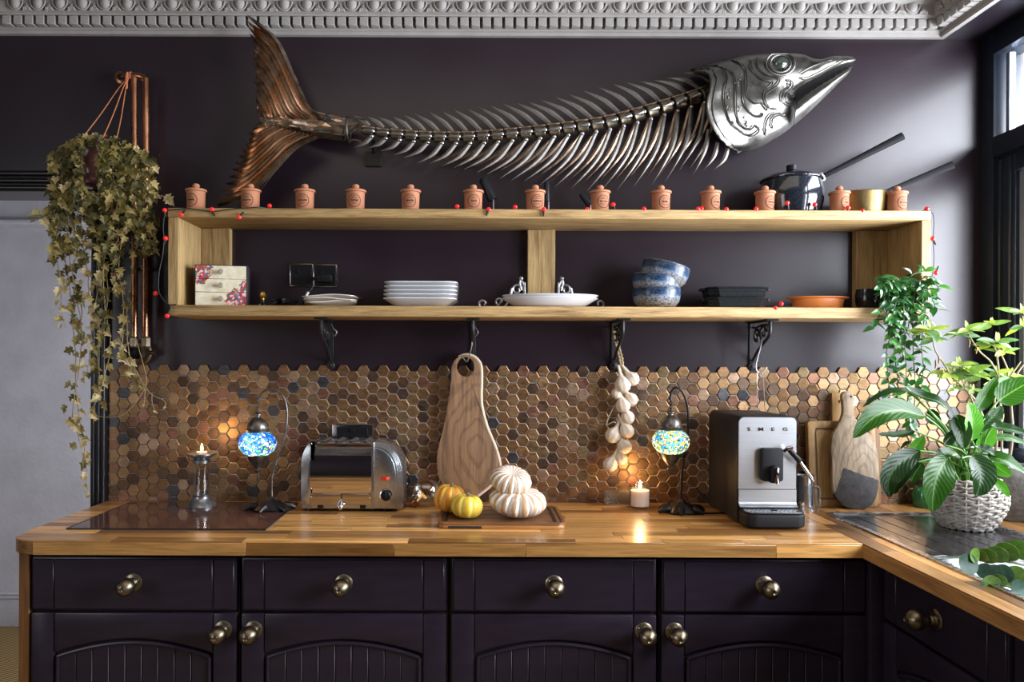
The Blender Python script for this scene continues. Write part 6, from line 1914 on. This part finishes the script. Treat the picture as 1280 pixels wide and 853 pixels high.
# the crown around and over the pot, open at the front of the pot
crown = []
while len(crown) < 900:
    x, y = ri.uniform(62, 196), ri.uniform(166, 330)
    cx_ = 127
    w = 45 + 24 * min(max((y - 166) / 40, 0), 1)
    if abs(x - cx_) > w: continue
    if y > 250 and ri.random() < (y - 250) / 80: continue
    if y < 168 + abs(x - cx_ + 6) ** 2 * .006: continue
    if 102 < x < 125 and 177 < y < 240: continue
    d = ri.uniform(-.075, .07)
    if 96 < x < 142 and 172 < y < 246: d = -.065 - .02 * ri.random()
    crown.append((d, x, y))
crown.sort()
for d, x, y in crown:
    ivy_leaf(at(x, y, YI + d), ri.uniform(.018, .033), ri.choices(range(5), [3, 4, 4, 1, 2])[0])
smb = MB()
order = leaves[:n_str + 4]
front = leaves[n_str + 4:]
single = order + front[:max(0, 300 - len(order))]
rest = front[max(0, 300 - len(order)):]
for M4, me in single[:300]: put('leaf', me, iv, M4)
for M4, me in rest + single[300:]:
    i = ivy_mats.index(me.materials[0])
    smb.add([v.co for v in me.vertices], [tuple(p_.vertices) for p_ in me.polygons], i, M4)
smb.build('leaf_mass', ivy_mats, iv, smooth=0, kind='stuff')

# ---------------------------------------------------------------- glossy trailing plant at the end of the shelf
gl_mats = [leaf_mat('glossy_leaf', a, b, .25, .2, 6, .35) for a, b in (((.012, .055, .012), (.022, .09, .022)), ((.02, .11, .02), (.04, .17, .035)), ((.06, .22, .03), (.10, .30, .05)))]
gl_me = [[leaf_mesh('leaf', m, lambda t: ow(t, .235, .72), 7, .10 + .1 * q, .15 + .15 * q) for q in range(2)] for m in gl_mats]
YT = -.20
pc = V((at(1128, 380, -.135).x, -.135, Zb))
tp_ = thing('trailing_plant', 'glossy green trailing plant spilling over the right end of the shelf', 'plant', pc)
MB().lathe([(0, 0), (.034, 0), (.038, .004), (.045, .062), (.048, .064), (.048, .074), (.044, .074), (.04, .06), (0, .055)], 28, pc).build('pot', M_('brown_plant_pot', (.09, .035, .02), .6), tp_)
rt = random.Random(77)
gstem = M_('green_stem', (.05, .11, .03), .5)
tr_str = [
 ([(1128, 362), (1118, 356), (1106, 366), (1104, 385), (1097, 398), (1092, 410)], 13),
 ([(1130, 360), (1120, 350), (1112, 362), (1112, 395), (1112, 420), (1108, 445), (1110, 470), (1112, 490)], 30),
 ([(1132, 358), (1128, 348), (1122, 365), (1120, 400), (1118, 440), (1122, 475), (1121, 500)], 30),
 ([(1134, 358), (1136, 350), (1130, 370), (1130, 410), (1132, 450), (1134, 490), (1136, 520), (1138, 534)], 32),
 ([(1136, 358), (1146, 348), (1142, 370), (1141, 410), (1142, 450), (1144, 480), (1142, 515), (1136, 545)], 30),
 ([(1138, 358), (1152, 350), (1160, 365), (1156, 395), (1152, 430), (1154, 462), (1150, 500)], 26),
 ([(1138, 360), (1158, 346), (1168, 352), (1174, 362)], 9),
 ([(1136, 362), (1156, 362), (1166, 375), (1170, 388)], 10),
 ([(1132, 356), (1140, 344), (1152, 340), (1158, 336)], 8),
 ([(1130, 358), (1118, 346), (1108, 350), (1100, 362)], 12),
 ([(1130, 365), (1122, 372), (1116, 395), (1116, 410)], 14),
 ([(1136, 365), (1140, 378), (1148, 400), (1150, 420)], 15),
 ([(1133, 362), (1132, 380), (1136, 405), (1128, 430), (1130, 450)], 16),
 ([(1138, 505), (1136, 525), (1139, 548), (1137, 562)], 9)]
tl = []
for pts, n in tr_str:
    c = spline([V((x, y, 0)) for x, y in pts], 30)
    o = rt.uniform(-.035, .02)
    P = []
    for i, q in enumerate(c):
        fwd = min(i / 9, 1)
        P.append(at(q.x, q.y, lerp(-.135, -.275 + o, fwd)))
    MB().tube(P, .0016, 6).build('stem', gstem, tp_)
    for k in range(n):
        q = (k + .7) / n * 29; i = min(int(q), 28)
        p_ = P[i].lerp(P[i + 1], q - i)
        tg = (P[i + 1] - P[i]).normalized()
        a = rt.uniform(-1, 1)
        xd = V((1 if k % 2 else -1, 0, 0)) * rt.uniform(.4, 1) + tg * rt.uniform(.2, .9) + V((0, rt.uniform(-.9, .3), rt.uniform(-.2, .35)))
        nz = V((rt.uniform(-.3, .5), rt.uniform(-1, -.2), rt.uniform(.2, 1.1)))
        up = i < 12
        j = rt.choices(range(3), [6, 3, 1] if up else [2, 5, 2])[0]
        tl.append((frame(p_, xd, nz, rt.uniform(.028, .046)), gl_me[j][rt.randrange(2)]))
for k in range(150):   # the dense cushion over the pot
    x, y = rt.uniform(1102, 1160), rt.uniform(348, 400)
    p_ = at(x, y, -.26 + rt.uniform(-.02, .08))
    tl.append((frame(p_, V((rt.uniform(-1, 1), rt.uniform(-.6, .1), rt.uniform(-.9, .2))), V((rt.uniform(-.3, .4), -.7, rt.uniform(.2, 1))), rt.uniform(.03, .046)), gl_me[rt.choices(range(3), [6, 3, 1])[0]][rt.randrange(2)]))
for M4, me in tl[:300]: put('leaf', me, tp_, M4)
smb = MB()
for M4, me in tl[300:]:
    smb.add([v.co for v in me.vertices], [tuple(p_.vertices) for p_ in me.polygons], gl_mats.index(me.materials[0]), M4)
smb.build('leaf_mass', gl_mats, tp_, smooth=80, kind='stuff')

# ---------------------------------------------------------------- peace lily in a wicker basket
yb_ = -.395
bc = at(1208, 655, yb_); bc.z = WT + .001
pl_ = thing('peace_lily', 'peace lily with broad ribbed leaves in a whitewashed wicker basket on the drainer', 'plant', bc)
wick = M_('whitewashed_wicker', (.50, .465, .42), .75, col2=(.33, .285, .24), ns=60, bmp=.25, bs=120)
bprof_ = [(.066, 0), (.080, .02), (.098, .05), (.108, .08), (.108, .105), (.096, .135), (.086, .152)]
def brad(z):
    for (r0, z0), (r1, z1) in zip(bprof_, bprof_[1:]):
        if z <= z1: return lerp(r0, r1, (z - z0) / (z1 - z0))
    return bprof_[-1][0]
NS = 22
for k in range(17):
    z = .005 + k * .0090
    mb = MB()
    P = []
    for i in range(NS * 4):
        a = 2 * PI * i / (NS * 4)
        r_ = brad(z) + .0036 * math.sin(a * NS / 2 + PI * k + .3)
        P.append(bc + V((r_ * math.cos(a), r_ * math.sin(a), z + .002 * math.sin(a * NS + k))))
    mb.tube(P, .0044, 6, closed=True, sq=.55, up=(0, 0, 1)).build('weave_band', wick, pl_)
for i in range(NS):
    a = 2 * PI * (i + .5) / NS
    MB().tube([bc + V((brad(z) * math.cos(a), brad(z) * math.sin(a), z)) for z in [.001 + .15 * q / 8 for q in range(9)]], .0034, 6).build('stake', wick, pl_)
MB().lathe([(.0, .002), (.064, .002), (.064, .006), (0, .008)], 30, bc).lathe([(.060, .004), (.092, .05), (.101, .09), (.088, .13), (.078, .148), (.07, .13), (0, .125)], 30, bc).build('liner', M_('dark_liner', (.05, .04, .035), .9), pl_)
mb = MB()
for i in range(60):
    a = 2 * PI * i / 60
lily_mats = []
def lily_mat(name, a, b_, vein):
    m, nt, b = _mat(name)
    tc = _n(nt, 'ShaderNodeTexCoord')
    sx = _n(nt, 'ShaderNodeSeparateXYZ'); nt.links.new(tc.outputs['UV'], sx.inputs[0])
    # ribs run forward from the midrib: stripes of (u + |v| * k)
    ab = _n(nt, 'ShaderNodeMath', operation='ABSOLUTE'); nt.links.new(sx.outputs[1], ab.inputs[0])
    mm = _n(nt, 'ShaderNodeMath', operation='MULTIPLY_ADD'); nt.links.new(ab.outputs[0], mm.inputs[0]); mm.inputs[1].default_value = -.30; nt.links.new(sx.outputs[0], mm.inputs[2])
    w = _n(nt, 'ShaderNodeMath', operation='MULTIPLY'); nt.links.new(mm.outputs[0], w.inputs[0]); w.inputs[1].default_value = 62
    sn = _n(nt, 'ShaderNodeMath', operation='SINE'); nt.links.new(w.outputs[0], sn.inputs[0])
    mr = _n(nt, 'ShaderNodeMapRange'); mr.inputs[1].default_value = -1; mr.inputs[2].default_value = 1; nt.links.new(sn.outputs[0], mr.inputs[0])
    col = ramp(nt, mr.outputs[0], [(.1, a), (.8, b_)])
    mid = ramp(nt, ab.outputs[0], [(.03, 1.0), (.08, 0.0)])
    col = mixcol(nt, mid, col, vein)
    nt.links.new(col, b.inputs['Base Color'])
    b.inputs['Roughness'].default_value = .3
    b.inputs['Specular IOR Level'].default_value = .25
    bump(nt, mr.outputs[0], b, .16, .002)
    tr = _n(nt, 'ShaderNodeBsdfTranslucent'); nt.links.new(mixcol(nt, 1, col, (1.1, 1.3, .5), 'MULTIPLY'), tr.inputs['Color'])
    ms = _n(nt, 'ShaderNodeMixShader'); ms.inputs[0].default_value = .3
    nt.links.new(b.outputs[0], ms.inputs[1]); nt.links.new(tr.outputs[0], ms.inputs[2])
    nt.links.new(ms.outputs[0], nt.nodes['Material Output'].inputs['Surface'])
    return m
lil = [lily_mat('lily_leaf_dark', (.007, .026, .004), (.011, .040, .006), (.045, .11, .025)), lily_mat('lily_leaf_mid', (.016, .058, .005), (.024, .085, .008), (.11, .22, .045)), lily_mat('lily_leaf_bright', (.07, .24, .02), (.09, .29, .03), (.22, .44, .11))]
def big_leaf(pts, hw, tone, tilt=0.0, fold=.35, k=.8):
    """pts: picture points with depth (x, y, Y) from base to tip"""
    c = spline([at(x, y, Y) for x, y, Y in pts], 13)
    L = sum((b - a).length for a, b in zip(c, c[1:]))
    w_ = hw * pxm(pts[1][2])
    vs, fs, uv = [], [], []
    for i, q in enumerate(c):
        tg = (c[min(i + 1, 12)] - c[max(i - 1, 0)]).normalized()
        view = V((0, -1, .25)).normalized()
        sd = tg.cross(view).normalized()
        up = sd.cross(tg).normalized()
        sd = (Matrix.Rotation(tilt, 3, tg) @ sd); up = Matrix.Rotation(tilt, 3, tg) @ up
        t = i / 12
        ww = w_ * (max(math.sin(PI * t ** k), 0) ** .8) + .0008
        for j in range(7):
            s_ = (j - 3) / 3
            vs.append(q + sd * (ww * s_) + up * (-ww * fold * (1 - abs(s_)) + .0018 * math.sin(i * 2.1 + j) * abs(s_)))
            uv.append((t, s_))
    for i in range(12):
        for j in range(6): fs.append((i * 7 + j, i * 7 + j + 1, i * 7 + 8 + j, i * 7 + 7 + j))
    me = bpy.data.meshes.new('leaf')
    ctr = c[6]
    me.from_pydata([tuple(v - ctr) for v in vs], [], fs)
    me.materials.append(lil[tone])
    ul = me.uv_layers.new(name='leaf')
    for lp in me.loops: ul.data[lp.index].uv = uv[lp.vertex_index]
    me.shade_smooth()
    put('leaf', me, pl_, Matrix.Translation(ctr))
    return c[0]
Y0 = yb_
LV = [
 ([(1157, 521, Y0 - .02), (1132, 511, Y0 - .05), (1104, 514, Y0 - .08), (1083, 529, Y0 - .10), (1067, 548, Y0 - .11)], 15.5, 1, .35),
 ([(1150, 503, Y0 + .05), (1133, 488, Y0 + .05), (1105, 491, Y0 + .04), (1078, 509, Y0 + .03)], 6.5, 0, .9),
 ([(1132, 484, Y0 + .02), (1152, 493, Y0 + .01), (1176, 502, Y0 - .01), (1196, 522, Y0 - .02)], 8.5, 0, -.5),
 ([(1143, 539, Y0 + .02), (1122, 543, Y0), (1098, 543, Y0 - .02)], 6, 0, .7),
 ([(1150, 564, Y0 - .03), (1126, 578, Y0 - .06), (1112, 600, Y0 - .08), (1113, 622, Y0 - .08)], 14, 0, .2),
 ([(1148, 578, Y0 - .02), (1130, 592, Y0 - .05), (1120, 606, Y0 - .06), (1118, 618, Y0 - .06)], 8, 0, .4),
 ([(1186, 573, Y0 - .11), (1177, 591, Y0 - .145), (1170, 614, Y0 - .155), (1166, 641, Y0 - .15)], 19.5, 1, 0),
 ([(1216, 569, Y0 - .115), (1229, 585, Y0 - .14), (1229, 604, Y0 - .15), (1220, 621, Y0 - .145)], 18, 0, -.15),
 ([(1215, 551, Y0 - .02), (1218, 533, Y0 - .03), (1216, 517, Y0 - .03), (1210, 503, Y0 - .03)], 12.5, 2, .1),
 ([(1221, 513, Y0 + .02), (1234, 494, Y0 + .02), (1246.5, 471, Y0 + .02)], 10, 1, .1),
 ([(1247, 502, Y0), (1268, 488, Y0 - .01), (1293, 474, Y0 - .02)], 16, 1, -.2),
 ([(1224, 541, Y0 + .01), (1240, 526, Y0), (1254, 508, Y0)], 12, 0, .3),
 ([(1240, 532, Y0 - .04), (1262, 535, Y0 - .06), (1288, 543, Y0 - .08)], 9, 0, -.6),
 ([(1234, 569, Y0 - .05), (1258, 574, Y0 - .08), (1284, 592, Y0 - .10)], 11, 1, -.5),
 ([(1239, 580, Y0 - .06), (1252, 588, Y0 - .08), (1264, 596, Y0 - .09)], 8, 2, .5),
 ([(1243, 599, Y0 - .10), (1253, 609, Y0 - .12), (1262, 622, Y0 - .12)], 5, 2, .4),
 ([(1202, 573, Y0 - .06), (1186, 565, Y0 - .09), (1170, 573, Y0 - .10)], 10, 0, .8),
 ([(1195, 519, Y0 - .01), (1203, 538, Y0 - .03), (1205, 561, Y0 - .05)], 11, 0, .3),
 ([(1180, 557, Y0), (1191, 545, Y0), (1202, 533, Y0)], 7, 0, .2),
 ([(1157, 517, Y0 + .05), (1166, 522, Y0 + .05), (1176, 532, Y0 + .05)], 9, 0, .2),
 ([(1139, 578, Y0 + .1), (1146, 560, Y0 + .1), (1156, 546, Y0 + .1)], 10, 2, .3),
 ([(1153, 579, Y0 + .04), (1144, 592, Y0 + .03), (1139, 604, Y0 + .03)], 8, 1, .2),
 ([(1224, 562, Y0 - .01), (1235, 549, Y0 - .02), (1243, 534, Y0 - .02)], 11, 2, .2),
 ([(1222, 560, Y0 - .04), (1236, 562, Y0 - .05), (1250, 572, Y0 - .06)], 7, 0, -.5),
 ([(1240, 548, Y0 + .02), (1262, 547, Y0 + .01), (1286, 556, Y0)], 5, 1, -.3),
 ([(1200, 560, Y0 + .03), (1196, 540, Y0 + .05), (1186, 525, Y0 + .06)], 8, 1, -.3)]
rl = random.Random(8)
pet = M_('lily_petiole', (.10, .26, .04), .4, col2=(.16, .34, .07), ns=8)
for pts, hw, tone, tilt in LV:
    b0 = big_leaf(pts, hw, tone, tilt)
    a = rl.uniform(0, 2 * PI)
    root = bc + V((.045 * math.cos(a), .03 * math.sin(a), .128))
    mid = root.lerp(b0, .55) + V((0, 0, .03 + .02 * rl.random()))
    MB().tube(spline([root, root.lerp(mid, .5) + V((0, 0, .012)), mid, b0], 16), [lerp(.0042, .0026, i / 15) for i in range(16)], 7).build('petiole', pet, pl_)
for i in range(16):
    a, r_ = rl.uniform(0, 2 * PI), rl.uniform(.01, .05)
    q = bc + V((r_ * math.cos(a), r_ * math.sin(a) * .7, .125))
    MB().tube([q, q + V((rl.uniform(-.01, .01), rl.uniform(-.01, .01), .05)), q + V((rl.uniform(-.03, .03), 0, .10))], [.003, .0028, .0015], 6).build('petiole', pet, pl_)

# ---------------------------------------------------------------- woody plant with pale leaves in a stone pot
ys = -.255
sc_ = V((1.735, ys, WT))
wp_ = thing('woody_houseplant', 'woody stemmed houseplant with pale green leaf rosettes in a stone pot by the window', 'plant', sc_)
stone = M_('rough_stone', (.15, .145, .135), .9, col2=(.26, .25, .235), ns=45, bmp=.7, bs=70, bd=.005)
MB().lathe([(0, 0), (.066, 0), (.070, .01), (.071, .13), (.075, .138), (.075, .172), (.070, .176), (.064, .172), (.062, .15), (0, .148)], 36, sc_).build('pot', stone, wp_)
pale = [leaf_mat('pale_leaf', a, b, .45, .3, 5) for a, b in (((.12, .22, .04), (.22, .33, .075)), ((.25, .34, .05), (.40, .46, .10)), ((.075, .16, .06), (.13, .24, .10)))]
pale_me = [leaf_mesh('leaf', m, lambda t: ow(t, .20, .7), 7, .12, .10, .01, i) for i, m in enumerate(pale)]
twig = M_('brown_twig', (.17, .12, .08), .8, col2=(.26, .20, .12), ns=30, bmp=.3, bs=60)
gtwig = M_('greenish_twig', (.26, .26, .12), .7, col2=(.20, .15, .09), ns=20, bmp=.2)
rp = random.Random(15)
root = lambda x: V((at(x, 575, ys).x, ys, WT + .15))
br = [([(1244, 575), (1246, 540), (1243, 500), (1248, 470), (1246, 445), (1241, 428)], .0045),
      ([(1252, 575), (1252, 540), (1250, 505), (1255, 480), (1260, 465), (1250, 440), (1246, 430)], .0040),
      ([(1262, 575), (1266, 540), (1264, 500), (1270, 470), (1285, 450)], .0045),
      ([(1243, 575), (1235, 540), (1222, 505), (1205, 485), (1190, 472), (1180, 455), (1170, 440), (1166, 425), (1164, 415)], .0036),
      ([(1240, 575), (1230, 550), (1222, 520), (1213, 495), (1206, 482), (1200, 470), (1200, 458)], .0030),
      ([(1205, 485), (1208, 474), (1212, 466)], .0026),
      ([(1248, 470), (1238, 452), (1225, 440), (1214, 424), (1210, 414)], .0032),
      ([(1255, 480), (1266, 466), (1276, 452)], .0030),
      ([(1285, 450), (1283, 420), (1278, 395)], .0030),
      ([(1250, 505), (1254, 520), (1248, 545), (1240, 560)], .0030)]
yo = lambda y: ys + .03 - .10 * min(max((560 - y) / 150, 0), 1)
for pts, r_ in br:
    MB().tube(spline([at(x, y, yo(y)) for x, y in pts], 26), [lerp(r_, r_ * .6, i / 25) for i in range(26)], 7).build('branch', gtwig if r_ < .0037 else twig, wp_)
clus = [(1164, 412, 1, .078, 8), (1166, 424, 1, .06, 5), (1209, 412, 0, .066, 7), (1204, 420, 2, .055, 4), (1239, 406, 0, .055, 6), (1246, 428, 2, .075, 7), (1240, 432, 1, .05, 4), (1199, 456, 1, .06, 7), (1210, 465, 0, .07, 8), (1205, 470, 2, .06, 4), (1188, 468, 1, .06, 6), (1180, 470, 1, .05, 3), (1226, 470, 0, .06, 5), (1246, 466, 1, .055, 6), (1262, 470, 1, .065, 5), (1278, 392, 0, .075, 7), (1278, 408, 1, .06, 5), (1255, 440, 0, .06, 5), (1216, 488, 2, .05, 3), (1250, 482, 1, .06, 4), (1192, 486, 0, .045, 3)]
for x, y, tone, sz, n in clus:
    c = at(x, y, yo(y))
    a0 = rp.uniform(0, 6)
    for k in range(n):
        a = a0 + k * 2 * PI / n + rp.uniform(-.25, .25)
        el = rp.uniform(-.45, .45)
        xd = V((math.cos(a), math.sin(a) * .9, el))
        nz = V((rp.uniform(-.35, .35) - .2 * math.cos(a), -.75 + rp.uniform(-.3, .3), .8))
        put('leaf', pale_me[rp.choice([tone, tone, (tone + 1) % 3])], wp_, frame(c, xd, nz, sz * rp.uniform(.7, 1.1)))
    for k in range(2):
        put('leaf', pale_me[1], wp_, frame(c, V((rp.uniform(-.4, .4), rp.uniform(-.4, .2), 1)), V((rp.uniform(-.5, .5), -1, .2)), sz * .45))
for x, y in ((1173, 449), (1169, 455), (1211, 428), (1220, 436)):
    MB().tube([at(x, y - 5, yo(y)), at(x + 1, y, yo(y) - .01), at(x, y + 6, yo(y))], [.002, .006, .003], 6, sq=.5).build('withered_leaf', M_('withered_brown', (.24, .15, .06), .8), wp_)
# small white pot and green glass jar glimpsed behind the lily
c = V((at(1236, 600, -.13).x, -.13, WT))
MB().lathe([(0, 0), (.040, 0), (.044, .004), (.053, .16), (.055, .164), (.055, .215), (.051, .215), (.048, .16), (0, .15)], 32, c).build('white_pot', white_china, label='plain white pot glimpsed between the peace lily stems', cat='pot')
c = V((at(1156, 627, -.06).x, -.06, WT))
gj = thing('green_jar', 'dark green glass jar half hidden behind the peace lily leaves', 'jar', c)
MB().lathe([(0, 0), (.036, 0), (.040, .005), (.041, .05), (.036, .064), (.026, .072), (.026, .084), (.023, .084), (.022, .07), (.036, .05), (.036, .008), (0, .006)], 32, c).build('body', M_('green_glass', (.01, .12, .04), .05, coat=.6), gj)
MB().lathe([(0, .080), (.028, .080), (.029, .084), (.029, .098), (.026, .101), (0, .101)], 28, c).build('lid', M_('dark_jar_lid', (.03, .03, .03), .4), gj)
c = at(1157, 580, -.06)
MB().lathe([(0, -.004), (.010, -.002), (.012, .008), (.006, .018), (0, .02)], 12, V((c.x, -.06, WT + .105))).build('lid_knob', M_('dark_jar_knob', (.03, .03, .03), .4), gj)
# dried leaf lying by the basket
dl_m = leaf_mat('brown_dry_leaf', (.28, .15, .05), (.42, .26, .11), .7, .2, 8)
me = leaf_mesh('dried_leaf', dl_m, lambda t: ow(t, .26, .8), 9, .7, -.15, .05, 2)
q = V((at(1247, 655, -.42).x, -.40, WT + .024))
put('dried_leaf', me, None, frame(q, V((.25, -.1, 1)), V((-.5, -1, .2)), .072), label='curled brown dead leaf beside the wicker basket', cat='leaf')

# ---------------------------------------------------------------- eucalyptus sprig at the near right
eu = thing('eucalyptus_sprig', 'eucalyptus sprig with round paired leaves lying over the near edge of the sink', 'plant', (1.19, -1.05, WT))
eum = [leaf_mat('eucalyptus_leaf', a, b, .45, .22, 5) for a, b in (((.09, .20, .02), (.15, .30, .035)), ((.025, .075, .05), (.045, .11, .07)))]
ne = 14
eu_me = []
for m in eum:
    mb = MB()
    vs = [(0, 0, 0), (.5, 0, -.05)] + [(.5 - .5 * math.cos(a), .52 * math.sin(a) * (1 - .1 * math.cos(a)), .10 * math.sin(a) ** 2) for a in [2 * PI * i / 20 for i in range(20)]]
    mb.add(vs, [(1, 2 + i, 2 + (i + 1) % 20) for i in range(20)])
    eu_me.append(mb.mesh('leaf', m, smooth=80, solid=.012))
ye = -.98
es = M_('eucalyptus_stem', (.16, .16, .08), .6)
S1 = spline([at(x, y, ye) for x, y in ((1320, 716), (1290, 709), (1262, 703), (1235, 700), (1212, 701), (1200, 705))], 30)
MB().tube(S1, .0026, 7).build('stem', es, eu)
S2 = spline([at(x, y, ye - .03) for x, y in ((1320, 742), (1290, 736), (1265, 734), (1245, 732), (1233, 733))], 20)
MB().tube(S2, .0022, 7).build('stem', es, eu)
rq = random.Random(3)
for (x, y, d, dx, dz, nx, sz, tn) in [
  (1277, 700, 0, -.25, 1, -.9, .052, 0), (1262, 702, 0, -.35, 1, -.8, .050, 0), (1250, 704, 0, -.45, .9, -.7, .048, 0), (1238, 705, 0, -.45, .9, -.8, .043, 0), (1228, 703, 0, -.3, .9, -.9, .032, 0),
  (1224, 699, -.01, -.9, .55, .1, .034, 0), (1272, 708, -.02, -.4, -1, -.6, .045, 0), (1256, 706, -.02, -.3, -1, -.4, .042, 1), (1243, 706, -.02, -.2, -1, -.4, .040, 1), (1231, 704, -.02, -.1, -1, -.5, .036, 1), (1222, 703, -.02, -1, -.15, -.2, .046, 1), (1212, 702, 0, -.6, -.5, -.3, .030, 1),
  (1252, 734, -.03, -.5, .8, -.7, .036, 0), (1244, 735, -.03, -.6, .7, -.6, .036, 0), (1240, 733, -.04, -.6, .9, -.3, .030, 0), (1236, 735, -.04, -.9, .1, -.3, .026, 1), (1236, 737, -.05, -.3, -1, -.5, .030, 1), (1246, 738, -.04, .1, -1, -.7, .028, 0), (1262, 736, -.01, .2, .8, -.4, .028, 0), (1282, 738, -.05, -1, .2, .1, .040, 1), (1284, 744, -.04, -.6, -.5, .3, .032, 0), (1268, 740, -.02, .1, -.8, -.5, .026, 0)]:
    p_ = at(x, y, ye + d)
    xd = V((dx, rq.uniform(-.35, -.1), dz)); nz = V((nx, -1 + abs(nx) * .5, .25))
    M4 = frame(p_, xd, nz, sz)
    put('leaf', eu_me[tn], eu, M4)
